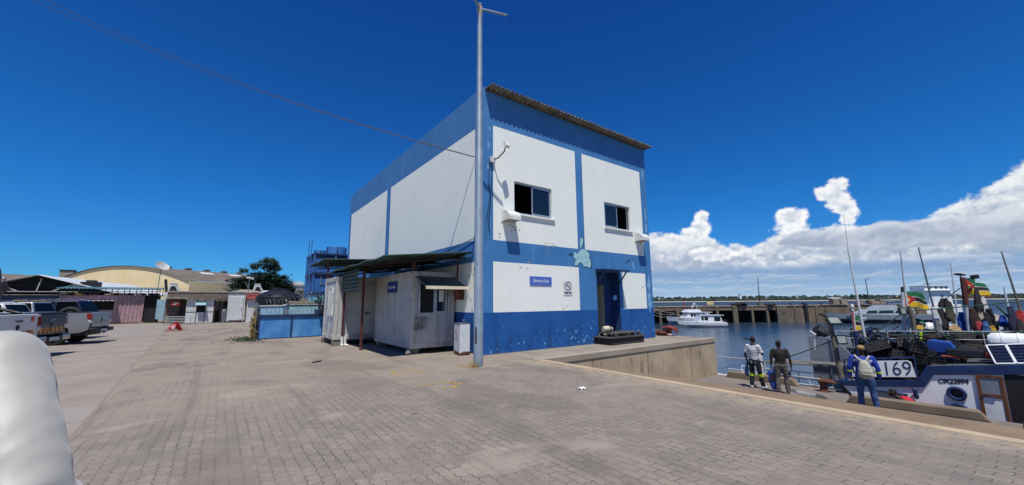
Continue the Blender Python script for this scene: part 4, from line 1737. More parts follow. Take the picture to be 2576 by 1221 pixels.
# --- blue basin and its clutter (left of the cabins)
t = thing('blue_fish_basin', 'waist-high faded blue panelled basin left of the cabins', 'basin', (1.5, 21.9, 0))
b = MB('faded_blue')
for x0, x1 in ((1.545, 2.82), (2.90, 4.9)):
    b.box(x0, x1, 21.93, 21.97, .05, 1.0)
b.build('panel', t)
b = MB('trim_blue_dark')
b.box(1.48, 4.95, 21.88, 21.98, 1.0, 1.14)
b.box(1.48, 1.544, 21.90, 21.99, .0, 1.0)
b.box(2.825, 2.895, 21.90, 21.99, .0, 1.0)
b.box(1.545, 2.824, 21.915, 21.985, .0, .05)
b.box(2.896, 4.95, 21.915, 21.985, .0, .05)
b.box(1.50, 1.54, 21.99, 24.6, .0, 1.12)
b.build('frame', t, bevel=.006)
b = MB('grey_concrete')
b.box(1.55, 4.9, 21.99, 24.5, .0, .85)
b.build('floor', t)
for (x0, x1, y0, y1, z0, z1, lab) in ((1.62, 2.50, 22.5, 23.3, .85, 1.52, 'pale aqua fibreglass bin with a curved lip standing in the blue basin'), (2.72, 4.30, 22.9, 23.8, .85, 1.58, 'long dull aqua bin behind the second panel of the blue basin')):
    b = MB('pale_aqua')
    b.prism([(x0, z0), (x1, z0), (x1 + .06, z1), (x0 - .06, z1)], y0, y1, 'y')
    b.m('panel_white')
    b.box(x0 - .09, x1 + .09, y0 - .04, y1 + .04, z1, z1 + .05)
    tag(b.build('fish_bin', bevel=.03), lab, 'bin', 'fibreglass bins in the basin')
mat('driftwood', '#9c9484', '#7c7466', 7, .9, .3, dirt='#5c4634', damt=.5)
for i in range(5):
    b = MB('driftwood')
    z = 1.66 + i * .028
    q0, q1 = Vector((2.62 + .1 * (i % 3), 22.15 + i * .09, z)), Vector((4.2 - .12 * (i % 2), 22.2 + i * .09, z + .015 * (i % 2)))
    b.beam(q0, q1, .11, .026)
    tag(b.build('plank'), ['lowest weathered plank of the stack laid over the blue basin', 'second weathered plank from the bottom over the blue basin', 'middle weathered plank of the stack over the blue basin', 'second weathered plank from the top over the blue basin', 'topmost weathered plank of the stack over the blue basin'][i], 'plank', 'planks over the basin')
b = MB('galv')
for x in (2.7, 4.15):
    b.box(x - .03, x + .03, 22.2, 22.26, 1.14, 1.66)
    b.box(x - .028, x + .028, 22.56, 22.62, .85, 1.66)
b.box(2.64, 4.21, 22.19, 22.27, 1.62, 1.658)
tag(b.build('plank_rack'), 'low steel rack carrying the planks over the blue basin', 'rack')
t = thing('water_tank', 'big black plastic water tank with ribbed lid behind the blue basin', 'tank', (2.55, 25.2, 0))
b = MB('plastic_black')
b.lathe([(1.06, .9), (1.08, 1.0), (1.08, 1.25), (1.05, 1.28), (1.08, 1.31), (1.08, 1.62), (1.05, 1.65), (1.08, 1.68), (1.08, 1.98), (1.10, 2.02), (1.0, 2.12), (.5, 2.36), (.42, 2.38)], (2.55, 25.2, 0), 36)
b.build('body', t, smooth=True)
b = MB('plastic_black')
for k in range(9):
    a = 2 * math.pi * k / 9
    d = Vector((math.cos(a), math.sin(a), 0))
    b.beam(Vector((2.55, 25.2, 2.385)) + d * .42, Vector((2.55, 25.2, 2.09)) + d * 1.04, .22, .06)
b.lathe([(.40, 2.36), (.42, 2.44), (.36, 2.48), (.1, 2.5)], (2.55, 25.2, 0), 24)
b.build('lid', t, smooth=True)
b = MB('grey_concrete')
b.box(1.4, 3.7, 24.65, 26.3, 0, .9)
tag(b.build('tank_plinth', bevel=.02), 'concrete plinth under the black water tank', 'plinth')
barbed('razor_wire', 'razor wire coil along the rack over the blue basin', [(1.7, 22.4, 1.72), (2.6, 22.5, 1.75), (3.6, 22.7, 1.95), (4.6, 22.6, 1.85)], .17, 16)
# creeper and rusty mesh at the near left corner of the basin
b = MB('galv')
r4 = random.Random(4)
for i in range(9):
    b.tube([(1.40, 22.0 + i * .3, 0), (1.38 + r4.gauss(0, .02), 22.0 + i * .3, .9), (1.42, 22.05 + i * .3, 1.7)], .012, 5)
for i in range(14):
    z = .1 + i * .12
    b.tube([(1.40, 22.0, z), (1.42, 24.4, z + .03)], .004, 4)
tag(b.build('mesh_fence'), 'old wire mesh fence along the left side of the blue basin', 'fence')
b = MB('leaf_garden')
b.m('straw')
for i in range(700):
    q = Vector((1.36 + r4.gauss(0, .06), 22.0 + abs(r4.gauss(0, .7)), abs(r4.gauss(.3, .55))))
    a = r4.uniform(0, 6.28)
    x = Vector((math.cos(a), math.sin(a), r4.gauss(0, .8))) * .07
    y = Vector((-math.sin(a), math.cos(a), r4.gauss(0, .6))) * .018
    if i % 3 == 0: b.m('leaf_garden')
    elif i % 3 == 1: b.m('straw')
    b.face([q - x, q + y, q + x, q - y])
tag(b.build('creeper', fix=False), 'dry creeper growing up the mesh at the basin corner', 'creeper')
b = MB('leaf_garden')
for i in range(500):
    q = Vector((1.1 + r4.gauss(0, .35), 22.3 + r4.gauss(0, .9), .005))
    a = r4.uniform(0, 6.28)
    tp = q + Vector((r4.gauss(0, .05), r4.gauss(0, .05), r4.uniform(.03, .12)))
    s_ = Vector((math.cos(a), math.sin(a), 0)) * .02
    b.face([q - s_, q + s_, tp])
tag(b.build('weeds', fix=False), 'low weeds on the paving at the basin corner', 'weeds', kind='stuff')

# --- blue tank tower behind the cabins
t = thing('tank_tower', 'tall blue panelled water tower with steel frame and ladder rails', 'water tower', (4.6, 29.4, 0))
b = MB('tower_blue')
TU0, TU1, TV0, TV1 = 4.95, 7.6, 29.5, 32.5
b.box(TU0 + .04, TU1, TV0 + .04, TV1, 2.45, 3.62)
b.box(TU0 + .04, TU1, TV0 + .04, TV1, 3.82, 5.05)
b.build('panel', t)
b = MB('trim_blue_dark')
for z0, z1 in ((2.30, 2.42), (3.64, 3.80), (5.06, 5.16)):
    b.box(TU0 - .06, TU1 + .06, TV0 - .06, TV1 + .06, z0, z1)
for z0, z1 in ((3.42, 3.60), (4.80, 5.04)):
    b.box(TU0 + .02, TU1 + .02, TV0 + .02, TV1 + .02, z0, z1)
b.build('band', t)
for x in (TU0, TU0 + 1.35, TU1):
    for y in (TV0, TV1):
        b = MB('tank_blue')
        b.box(x - .045, x + .045, y - .045, y + .045, 0, 5.05)
        b.build('column', t)
for k, (dx, dz) in enumerate(((0, 6.05), (.16, 6.12))):
    b = MB('tank_blue')
    b.tube([(TU0 - .40 + dx, TV0 + .2, .2), (TU0 - .36 + dx, TV0 + .2, dz)], .03, 6)
    b.build('ladder_rail', t)
b = MB('galv')
for k in range(17):
    z = .4 + k * .28
    b.box(TU0 - .40, TU0 - .22, TV0 + .19, TV0 + .21, z, z + .02)
b.box(TU0 + .45, TU0 + .50, TV0 + .0, TV0 + .03, 3.0, 3.55)
b.box(TU0 + .45, TU0 + .9, TV0 + .0, TV0 + .03, 2.95, 3.0)
b.build('ladder_rung', t)
for (x, y, r_, z1, lab) in ((6.55, 30.6, .70, 5.78, 'wide blue tank on top of the water tower'), (5.65, 31.6, .42, 5.60, 'narrow blue tank behind the wide one on the water tower')):
    b = MB('tank_blue')
    b.lathe([(r_, 5.17), (r_, z1 - .08), (r_ * .96, z1), (r_ * .3, z1 + .03)], (x, y, 0), 28)
    b.m('trim_blue_dark')
    for k in range(6):
        a = k * math.pi / 3 + .4
        b.obox((x + (r_ + .01) * math.cos(a), y + (r_ + .01) * math.sin(a), (5.17 + z1) / 2), (.05, .05, z1 - 5.2), (0, 0, a))
    tag(b.build('roof_tank', smooth=True), lab, 'tank', 'blue tanks on the tower')
b = MB('plastic_black')
b.box(4.7, 7.4, 29.7, 32.3, .02, 1.6)
tag(b.build('dark_pump_box', bevel=.03), 'dark pump housing under the blue water tower', 'pump housing')
b = MB('grey_concrete')
b.box(3.2, 4.45, 27.9, 28.1, 0, 1.98)
tag(b.build('yard_wall', bevel=.01), 'short grey concrete wall left of the blue water tower', 'wall')
barbed('razor_wire', 'razor wire coil under the blue water tower', [(3.6, 27.6, 2.2), (5.2, 27.6, 2.2)], .2, 7)

# --- row of huts across the end of the yard
t = thing('kiosk', 'white panelled kiosk with brown frame and raised serving flap', 'kiosk', (-1.5, 46.5, 0))
b = MB('panel_white')
Vk = 45.8
b.box(-2.48, -1.76, Vk, Vk + .05, .05, 2.12)
b.box(-1.14, -.50, Vk, Vk + .05, .05, 2.12)
b.box(-1.755, -1.145, Vk + .004, Vk + .05, .05, 1.02)
b.box(-1.755, -1.145, Vk + .004, Vk + .05, 1.92, 2.12)
b.build('wall_panel', t)
b = MB('dark_room')
b.box(-1.755, -1.145, Vk + .03, Vk + .05, 1.02, 1.92)
b.build('opening', t)
b = MB('frame_brown')
for x in (-2.52, -1.76, -1.14, -.50):
    b.box(x - .02, x + .03, Vk - .02, Vk + .06, 0, 2.14)
b.box(-2.5, -.48, Vk - .015, Vk + .055, 1.0, 1.05)
b.box(-2.5, -.48, Vk - .015, Vk + .055, 0, .05)
b.build('frame', t)
b = MB('window_glass')
A_, B_ = Vector((-.46, Vk + .02, 0)), Vector((.66, 47.3, 0))
d = (B_ - A_)
nn = Vector((-d.y, d.x, 0)).normalized()
b.raw([A_ + Vector((0, 0, .1)), B_ + Vector((0, 0, .1)), B_ + Vector((0, 0, 2.0)), A_ + Vector((0, 0, 2.0)),
       A_ + nn * .03 + Vector((0, 0, .1)), B_ + nn * .03 + Vector((0, 0, .1)), B_ + nn * .03 + Vector((0, 0, 2.0)), A_ + nn * .03 + Vector((0, 0, 2.0))],
      [(0, 1, 2, 3), (7, 6, 5, 4), (0, 4, 5, 1), (1, 5, 6, 2), (2, 6, 7, 3), (3, 7, 4, 0)])
b.m('frame_brown')
for f in (0, .33, .66, 1):
    q = A_.lerp(B_, f) - nn * .03
    b.box(q.x - .03, q.x + .03, q.y - .03, q.y + .03, 0, 2.1)
b.build('glazed_side', t)
b = MB('sheet_blue')
b.sheet(lambda a, c: (-1.85 + a * .75, Vk - .03 - c * .5, 1.93 - c * .28), 1, 1, .02)
b.build('serving_flap', t, fix=False)
b = MB('asbestos')
b.prism([(-2.6, Vk - .25), (-.35, Vk - .25), (.85, 47.2), (.4, 48.3), (-2.6, 48.3)], 2.14, 2.22)
b.build('roof', t)

t = thing('brown_booth', 'rusty brown barred booth with a red sign between kiosk and pink container', 'booth', (-3.3, 46, 0))
b = MB('block_wall')
b.box(-3.95, -2.56, 46.5, 46.6, 0, 2.2)
b.m('frame_brown')
b.box(-3.0, -2.56, 46.2, 46.25, 0, 2.1)
for i in range(5):
    b.box(-3.95 + i * .14, -3.92 + i * .14, 46.0, 46.03, 0, 2.15)
for i in range(9):
    b.box(-3.95, -3.35, 46.005, 46.025, .15 + i * .24, .18 + i * .24)
b.build('grille', t)
b = MB('asbestos')
b.sheet(lambda a, c: (-4.1 + a * 1.6, 45.6 + c * 2.4, 2.28 + .02 * math.sin(a * 50) + c * .1), 40, 2, .02)
b.build('roof', t, fix=False)
sg = MB('red_plastic')
sg.box(-3.55, -2.95, 45.80, 45.83, 1.62, 2.0)
sg.m('letter_white')
sg.box(-3.40, -3.05, 45.79, 45.80, 1.78, 1.86)
sg.box(-3.47, -3.2, 45.79, 45.80, 1.70, 1.74)
tag(sg.build('hanging_sign'), 'red sign with white strokes on the brown booth', 'sign')
t = thing('barrier', 'galvanised crowd barrier standing in front of the brown booth', 'barrier', (-2.9, 45, 0))
b = MB('galv')
for i in range(5):
    z = .10 + i * .14
    b.tube([(-3.8, 45.0, z), (-2.05, 45.0, z)], .016, 6)
for x in (-3.8, -3.2, -2.65, -2.05):
    b.tube([(x, 45.0, 0), (x, 45.0, .68)], .018, 6)
for x in (-3.7, -2.15):
    b.tube([(x, 44.8, .01), (x, 45.2, .01)], .016, 6)
b.build('rail', t)
b = MB('plastic_black')
b.box(-3.3, -2.7, 45.3, 45.8, 0.0, .62)
tag(b.build('dark_crate', bevel=.02), 'dark bin behind the crowd barrier', 'bin')

t = thing('pink_container', 'faded pink container shop with a serving hatch and dark doorway', 'container', (-8.5, 52, 0))
b = MB('pink_steel')
u0, u1 = -11.32, -5.95


def corr(a, c):
    u = u0 + a * (u1 - u0)
    k = 2 * math.pi * (u - u0) / .28
    return (u, 50.9 + .018 * max(-.6, min(.6, math.sin(k))) / .6, .12 + c * 2.42)


n_ = int((u1 - u0) / .28) * 8
for i in range(n_):
    a0, a1 = i / n_, (i + 1) / n_
    um = u0 + (a0 + a1) / 2 * (u1 - u0)
    zz = [(0, 1)] if not (-9.36 < um < -7.92) else [(0, (1.28 - .12) / 2.42), ((2.08 - .12) / 2.42, 1)]
    for z0, z1 in zz:
        b.face([corr(a0, z0), corr(a1, z0), corr(a1, z1), corr(a0, z1)])
b.box(u0, u1, 50.93, 50.96, 2.54, 2.62)
b.box(u0, -9.36, 51.0, 53.3, .1, 2.6)
b.box(-7.92, u1, 51.0, 53.3, .1, 2.6)
b.box(u0 - .05, u0 + .05, 50.86, 51.0, .1, 2.62)
b.box(u1 - .05, u1 + .05, 50.86, 51.0, .1, 2.62)
b.box(u0, u1, 50.87, 50.93, .08, .16)
b.build('shell', t, fix=False)
b = MB('dark_room')
b.box(-9.36, -7.92, 51.3, 51.35, 1.2, 2.2)
b.m('pale_aqua')
b.m('panel_white')
b.build('opening', t)
b = MB('cable_black')
for i in range(9):
    b.box(-9.36 + i * .18, -9.345 + i * .18, 50.98, 50.995, 1.28, 2.08)
for i in range(4):
    b.box(-9.36, -7.92, 50.965, 50.98, 1.4 + i * .18, 1.415 + i * .18)
b.build('grille', t)
b = MB('pink_steel')
b.m('panel_white')
b.sheet(lambda a, c: (-9.6 + a * 1.85, 50.86 - c * .75, 2.13 + .0 * c - c * .02 + .02 * math.sin(a * 40)), 40, 1, .015)
b.build('hatch_flap', t, fix=False)
b = MB('plastic_black')
b.m('dark_room')
b.box(-5.88, -4.95, 51.0, 53.0, .0, 2.55)
b.m('navy_steel')
b.box(-5.90, -4.2, 50.8, 53.0, 2.56, 2.62)
b.build('doorway', t)
b = MB('sheet_blue')
b.sheet(lambda a, c: (-4.95 + a * .75, 50.6 - a * .9 + .02 * math.sin(a * 38), .35 + c * 1.85), 36, 1, .01, (1, 0, 0))
b.build('door_leaf', t, fix=False)
b = MB('concrete_block')
for x in (-11.0, -8.4, -6.1):
    b.box(x, x + .4, 50.85, 51.2, 0, .1)
b.build('footing', t)

t = thing('teal_canopy', 'low teal corrugated canopy on black frames over the pink container', 'canopy', (-8.2, 51.5, 0))
b = MB('canopy_teal')
b.sheet(lambda a, c: (-11.6 + a * 6.9, 50.35 + c * 2.8, 3.20 + c * .22 + .03 * math.sin(a * 6.9 / .25 * 6.283)), 220, 2, .012)
b.build('roof_sheet', t, fix=False, smooth=True)
b = MB('plastic_black')
for i in range(9):
    x = -11.4 + i * .82
    b.tube([(x, 50.6, 2.6), (x, 50.6, 3.2)], .03, 6)
    b.tube([(x, 53.0, 2.6), (x, 53.0, 3.4)], .03, 6)
b.tube([(-11.4, 50.6, 2.95), (-4.85, 50.6, 2.95)], .025, 6)
b.tube([(-11.4, 50.6, 3.15), (-4.85, 50.6, 3.15)], .025, 6)
b.build('frame', t)
r5 = random.Random(11)
for i in range(8):
    b = MB('black_rubber')
    x = -10.9 + i * .78 + r5.uniform(-.1, .1)
    ring = [(x + .3 * math.cos(a), 51.7 + .3 * math.sin(a) + .2 * r5.random() * 0, 2.73) for a in [2 * math.pi * k / 18 for k in range(18)]]
    b.tube(ring, .10, 7, closed=True)
    tag(b.build('old_tyre', smooth=True), 'old tyre among the scrap on the pink container roof', 'tyre', 'tyres on the container roof')
scrap_labels = ['tan board sticking up', 'yellow lath lying flat', 'rust-brown sheet leaning', 'pale carton', 'grey sack', 'cream plank']
for i in range(6):
    b = MB(['driftwood', 'yellow_panel', 'rust_red', 'cream_flap', 'grey_concrete', 'room_wall'][i])
    x = -11.2 + i * .95
    b.obox((x, 51.0, 2.72), (.55, .3, .12), (r5.uniform(-.2, .2), r5.uniform(-.3, .3), r5.uniform(-.6, .6)))
    tag(b.build('scrap', bevel=.01), scrap_labels[i] + ' on the front edge of the pink container roof', 'scrap')

t = thing('navy_container', 'dark blue container shop with a yellow pierced screen', 'container', (-13.6, 52, 0))
b = MB('navy_steel')
b.box(-19.5, -11.42, 50.95, 53.2, .05, 2.60)
b.m('driftwood')
b.box(-19.6, -11.38, 50.8, 53.3, 2.605, 2.65)
b.build('shell', t)
b = MB('yellow_panel')
for i in range(13):
    x = -14.0 + i * .155
    b.box(x, x + .055, 50.89, 50.94, 1.72, 2.12)
b.box(-14.0, -12.08, 50.885, 50.945, 2.12, 2.2)
b.box(-14.0, -12.08, 50.885, 50.945, 1.66, 1.72)
b.build('pierced_screen', t)

t = thing('open_shed', 'open shed with white metal roof and pale truss members in the dark gable', 'shed', (-13, 60, 0))
b = MB('roof_white')
Rg0, Rg1 = Vector((-13.55, 53.6, 4.5)), Vector((-10.2, 74, 4.5))
Le0, Le1 = Vector((-18.4, 53.6, 2.9)), Vector((-15, 74, 2.9))
Re0, Re1 = Vector((-8.6, 53.6, 2.95)), Vector((-4.9, 74, 2.95))


def slope(P, Q, Rr, S):
    return lambda a, c: (P.lerp(Q, c)).lerp(Rr.lerp(S, c), a) + Vector((0, 0, .02 * math.sin(c * 600)))


b.sheet(slope(Rg0, Rg1, Re0, Re1), 2, 90, .03)
b.sheet(slope(Le0, Le1, Rg0, Rg1), 2, 90, .03)
b.build('roof', t, fix=False)
b = MB('dark_room')  # flat dark sheet behind the trusses; its colour stands for the shade inside
b.face([Le0 + Vector((0, .8, -.05)), Re0 + Vector((0, .8, -.05)), Rg0 + Vector((0, .8, -.05))])
b.face([(-18.4, 54.4, 0), (-8.6, 54.4, 0), Re0 + Vector((0, .8, -.05)), Le0 + Vector((0, .8, -.05))])
b.build('gable_shade', t, weld=True)
b = MB('steel_pale')
y = 53.9
b.beam((-17.8, y, 2.98), (-9.2, y, 2.98), .06, .07)
b.beam((-13.5, y, 3.0), (-13.3, y, 4.15), .07, .10)
b.beam((-14.6, y, 3.0), (-15.6, y, 3.55), .06, .09)
b.beam((-12.6, y, 3.0), (-11.3, y, 3.65), .06, .09)
b.beam((-11.0, y, 2.5), (-10.9, y, 3.6), .06, .09)
b.beam((-16.3, y, 3.0), (-16.25, y, 3.4), .06, .09)
b.build('truss', t)
b = MB('plastic_black')
b.box(-10.95, -9.6, 54.2, 55.0, 2.9, 3.95)
b.box(-10.6, -9.9, 54.3, 54.9, 3.95, 4.12)
b.m('panel_white')
b.box(-11.35, -10.75, 53.9, 54.05, 3.45, 3.75)
tag(b.build('roof_ventilator', bevel=.02), 'black box ventilator with a white plate beside the open shed gable', 'ventilator')

# --- arched warehouse, long far roof, small buildings
t = thing('arched_warehouse', 'cream warehouse with an arched gable and long grey asbestos roof', 'warehouse', (-9, 82, 0))
WP = Vector((-4.04, 75, 0))
ga, sd = Vector((-.654, .757, 0)), Vector((.757, .654, 0))


def arch(s):
    return 5.25 + 2.62 * (1 - abs((s - 14.5) / 14.5) ** 2.1)


N = 40
b = MB('cream_wall')
prof = [WP + ga * (29 * i / N) + Vector((0, 0, arch(29 * i / N))) for i in range(N + 1)]
b.face([WP + Vector((0, 0, 0))] + prof + [WP + ga * 29])
b.m('cream_wall')
wl = WP + sd * 20
b.face([WP, wl, wl + Vector((0, 0, 5.25)), WP + Vector((0, 0, 5.25))])
b.build('wall', t, fix=False, weld=True)
b = MB('asb_roof')
for i in range(N):
    p0, p1 = prof[i], prof[i + 1]
    b.face([p0 - sd * .25 + Vector((0, 0, .05)), p1 - sd * .25 + Vector((0, 0, .05)), p1 + sd * 20 + Vector((0, 0, .05)), p0 + sd * 20 + Vector((0, 0, .05))])
b.m('panel_white')
for k in range(3):
    o = WP + ga * 4.6 + sd * (5.5 + k * 5.2)
    z = arch(4.6) + .10
    b.face([o + Vector((0, 0, z)), o + sd * 2.2 + Vector((0, 0, z)), o + sd * 2.2 + ga * .9 + Vector((0, 0, z + .33)), o + ga * .9 + Vector((0, 0, z + .33))])
b.m('asb_roof')
for k in range(5):
    o = WP + ga * 12 + sd * (5.4 + k * 3.4) + Vector((0, 0, arch(12) + .25))
    b.obox(o, (.9, .6, .30), (0, 0, math.atan2(sd.y, sd.x)))
b.build('roof', t, fix=False)
b = MB('dark_room')
o = WP + sd * 6.5
nb = Vector((sd.y, -sd.x, 0))
b.beam(o + nb * .03 + Vector((0, 0, 3.5)), o + sd * 2.6 + nb * .03 + Vector((0, 0, 3.5)), .06, 1.2)
b.build('window', t)
t = thing('long_shed', 'long low shed with a brown-grey roof far behind the white one', 'shed', (-24, 96, 0))
b = MB('asb_roof')
b.face([(-36, 92, 5.3), (-18.0, 95, 5.3), (-19, 104, 6.7), (-36, 101, 7.4)])
b.build('roof', t, fix=False)
b = MB('block_wall')
b.face([(-36, 92.3, 0), (-18, 95.3, 0), (-18, 95.3, 5.3), (-36, 92.3, 5.3)])
b.build('wall', t, fix=False)
b = MB('grey_concrete')
b.box(-22.8, -21.2, 100, 101.5, 5.8, 7.75)
b.m('dark_room')
b.box(-22.9, -21.1, 99.9, 101.6, 7.75, 7.95)
tag(b.build('roof_hut'), 'small grey hut rising above the roofs left of the arched warehouse', 'hut')
t = thing('distant_house', 'white flat-roofed house between the dark tree and the blue tower', 'house', (11, 85, 0))
b = MB('panel_white')
b.box(9.3, 13.0, 82, 86, 0, 5.1)
b.build('wall', t)
b = MB('steel_pale')
b.box(9.1, 13.2, 81.8, 86.2, 5.1, 5.35)
b.m('panel_white')
b.box(10.3, 12.2, 83, 85, 5.35, 5.9)
b.build('roof', t)
b = MB('dark_room')
b.box(10.1, 10.8, 81.97, 82.0, 3.6, 4.5)
b.build('window', t)

b = MB('block_wall')
b.box(-4.1, 1.6, 48.6, 48.85, 0, 2.85)
b.m('grey_concrete')
b.box(-4.15, 1.65, 48.55, 48.9, 2.85, 2.98)
tag(b.build('block_wall', bevel=.01), 'rough grey block wall behind the kiosk', 'wall')
barbed('razor_wire', 'razor wire coil on top of the block wall behind the kiosk', [(-4.0, 48.7, 3.15), (1.5, 48.7, 3.15)], .2, 14)
t = thing('satellite_dish', 'mesh satellite dish on a thin tilted mast', 'satellite dish', (-5.1, 51.5, 2.6))
b = MB('galv')
b.tube([(-5.15, 51.5, 2.6), (-5.07, 51.5, 5.2)], .035, 7)
b.build('mast', t)
b = MB('steel_pale')
cd = Vector((-5.05, 51.35, 5.42))
dn = Vector((.45, -.55, .68)).normalized()
ax = dn.orthogonal().normalized()
ay = dn.cross(ax)
b.sheet(lambda a, c: cd + (ax * math.cos(c * 6.2832) + ay * math.sin(c * 6.2832)) * (.02 + .58 * a) + dn * (.18 * a * a), 6, 24, .012, dn)
b.m('galv')
b.tube([cd, cd + dn * .42], .015, 5)
b.build('dish', t, fix=False)

# two laid-up boats' wheelhouses seen over the wall, camera mast, white doors
for (o, s_, lab) in ((Vector((-3.9, 49.9, 2.6)), 1.0, 'white wheelhouse of a laid-up boat with a black raked funnel over the wall'),
                     (Vector((3.0, 50.0, 2.6)), 1.05, 'white raked wheelhouse of a laid-up boat right of the camera mast')):
    t = thing('laid_up_boat', lab, 'boat', o, 'laid-up boats behind the wall')
    b = MB('panel_white')
    pr = [(-.5, -.6), (.9, -.6), (1.15, .22), (.62, .30), (.22, 1.1), (-.22, 1.1), (-.38, .28), (-.6, .22)]
    b.prism([(o.x + x * s_, o.z + z * s_) for x, z in pr], o.y, o.y + .9, 'y')
    b.box(o.x - .28, o.x + .28, o.y - .03, o.y + .93, o.z + 1.10 * s_, o.z + 1.2 * s_)
    b.build('superstructure', t, bevel=.04)
    b = MB('dark_room')
    b.prism([(o.x - .22 * s_, o.z + .42 * s_), (o.x + .38 * s_, o.z + .42 * s_), (o.x + .18 * s_, o.z + .88 * s_), (o.x - .12 * s_, o.z + .88 * s_)], o.y - .012, o.y - .002, 'y')
    b.build('window', t)
    if s_ == 1.0:
        b = MB('plastic_black')
        b.beam((o.x - .42, o.y + .4, o.z + .2), (o.x - .62, o.y + .4, o.z + 1.55), .2, .2)
        b.build('funnel', t)
b = MB('white_metal')
b.m('galv')
b.tube([(2.05, 46.4, 0), (2.05, 46.4, 4.2)], .04, 7)
b.tube([(2.05, 46.4, 3.2), (1.75, 46.4, 3.9)], .03, 6)
b.m('panel_white')
b.obox((2.2, 46.3, 4.25), (.42, .2, .2), (0, R(12), .3))
b.obox((1.95, 46.3, 4.3), (.25, .2, .18), (0, 0, -.4))
tag(b.build('camera_mast', smooth=False), 'thin mast with white surveillance cameras beside the white doors', 'camera mast')
b = MB('panel_white')
b.obox((3.9, 52, 3.05), (.75, .5, .32))
tag(b.build('dome_camera', bevel=.1), 'white dome fitting above the roofs beside the camera mast', 'camera')
t = thing('steel_store', 'white steel store with a tall door leaf at the yard end', 'store', (1.2, 45.6, 0))
b = MB('panel_white')
b.box(.52, 1.85, 45.5, 48.0, .12, 2.55)
b.m('galv')
b.box(.52, 1.85, 45.49, 48.0, 2.552, 2.72)
b.build('shell', t)
b = MB('panel_white')
b.box(.66, 1.72, 45.42, 45.48, .22, 2.42)
d_ = b.build('door', t, bevel=.012)
b = MB('galv')
b.box(1.58, 1.62, 45.39, 45.42, 1.1, 1.4)
b.build('handle', d_)
b = MB('frame_brown')
b.box(.55, 1.82, 45.43, 45.49, .04, .11)
b.build('threshold', t)
t = thing('white_gate_hut', 'white boarded hut with a small red tiled roof right of the steel store', 'hut', (2.4, 45.8, 0))
b = MB('panel_white')
b.box(2.02, 3.6, 45.7, 47.6, 0, 2.1)
b.build('wall', t)
b = MB('red_tile')
b.sheet(lambda a, c: (1.95 + a * 1.8, 45.4 + c * 2.4, 2.2 + c * .55 + .02 * math.sin(a * 60)), 40, 2, .04)
b.build('roof', t, fix=False)
b = MB('grey_steel')
b.box(.12, .48, 45.6, 46.3, 0, 1.15)
b.ball((.30, 45.95, 1.15), (.18, .35, .12), 10, 6)
tag(b.build('gas_cylinder', smooth=True, bevel=.03), 'grey cabinet standing between the kiosk and the white steel store', 'cabinet')
mat('tarp_grey', '#8f8a80', '#7c776e', 3, .9, .3)
b = MB('tarp_grey')
b.sheet(lambda a, c: (-.2 + a * 4.6, 48.9 + c * 3, 2.7 + .55 * math.sin(a * 3.14) * math.sin(.4 + c * 2) + .05 * math.sin(a * 21) * math.cos(c * 13)), 30, 10, .03)
tag(b.build('roof_tarpaulin', fix=False, smooth=True), 'grey tarpaulin roof sagging behind the white steel store', 'tarpaulin')

# traffic cone remains on the yard
t = thing('broken_barrier', 'crushed red and white traffic cone lying on the yard', 'traffic cone', (-2.3, 33.4, 0))
b = MB('red_plastic')
b.lathe([(.05, 0), (.09, .02), (.20, .46), (.22, .48)], (0, 0, 0), 16, 'x')
vs = b.v
M_ = Matrix.Rotation(.5, 3, 'Z') @ Matrix.Rotation(-.35, 3, 'Y')
b.v = [M_ @ p + Vector((-2.55, 33.4, .16)) for p in vs]
b.obox((-2.12, 33.45, .30), (.04, .55, .55), (0, -.5, .5))
b.beam((-2.75, 33.2, .03), (-1.85, 33.3, .03), .12, .04)
b.build('body', t)
b = MB('letter_white')
b.obox((-2.32, 33.25, .22), (.12, .1, .16), (.2, .4, .3))
b.build('band', t)

# --- trees
tree('conifer_tree', 'broad dark evergreen tree rising behind the yard huts', (5.2, 74, 0), 7.0,
     [((0, 0, 3.6), (4.0, 3.2, 2.6)), ((-1.6, -.5, 5.2), (2.4, 2.2, 1.3)), ((1.8, 0, 5.2), (2.2, 2.2, 1.4)), ((.3, 0, 6.2), (1.9, 1.8, .8)), ((-3.0, -.5, 3.4), (1.4, 1.6, 1.6)), ((3.0, -.5, 3.4), (1.3, 1.6, 1.7)), ((0, -1.5, 4.2), (3.0, 1.5, 2.0))], 'leaf_cypress', 26000, .30, 21, .35, flat=.35, clumps=60)
tree('gum_tree', 'tall airy gum tree showing above the dark evergreen', (7.8, 110, 0), 13,
     [((.8, 0, 11.6), (2.3, 1.8, 1.2)), ((-1.9, 0, 10.6), (1.0, 1.0, .9)), ((2.2, 0, 10.4), (1.3, 1.2, .7)), ((-4.2, 0, 9.7), (.9, .9, .6)), ((.5, 0, 10.3), (1.2, 1, .6))], 'leaf_gum', 8000, .26, 22, .25, limbs=8, clumps=26, flat=.9)
tree('garden_tree', 'small dark tree between the white house and the blue tower', (11.4, 72, 0), 5.2,
     [((-.6, 0, 3.0), (1.4, 1.3, 1.2)), ((.6, 0, 4.0), (1.3, 1.2, 1.0)), ((1.2, 0, 2.6), (1.2, 1.2, 1.2))], 'leaf_garden', 4200, .2, 23, .15, clumps=30)
tree('casuarina_tree', 'feathery tree at the left edge above the sheds', (-31.0, 93, 0), 11,
     [((0, 0, 7.2), (1.5, 1.4, 1.8)), ((.9, 0, 9.0), (.8, .8, 1.3)), ((-.8, 0, 5.4), (1.6, 1.4, 1.2))], 'leaf_casuarina', 3000, .3, 24, .2, clumps=34, flat=1.0)
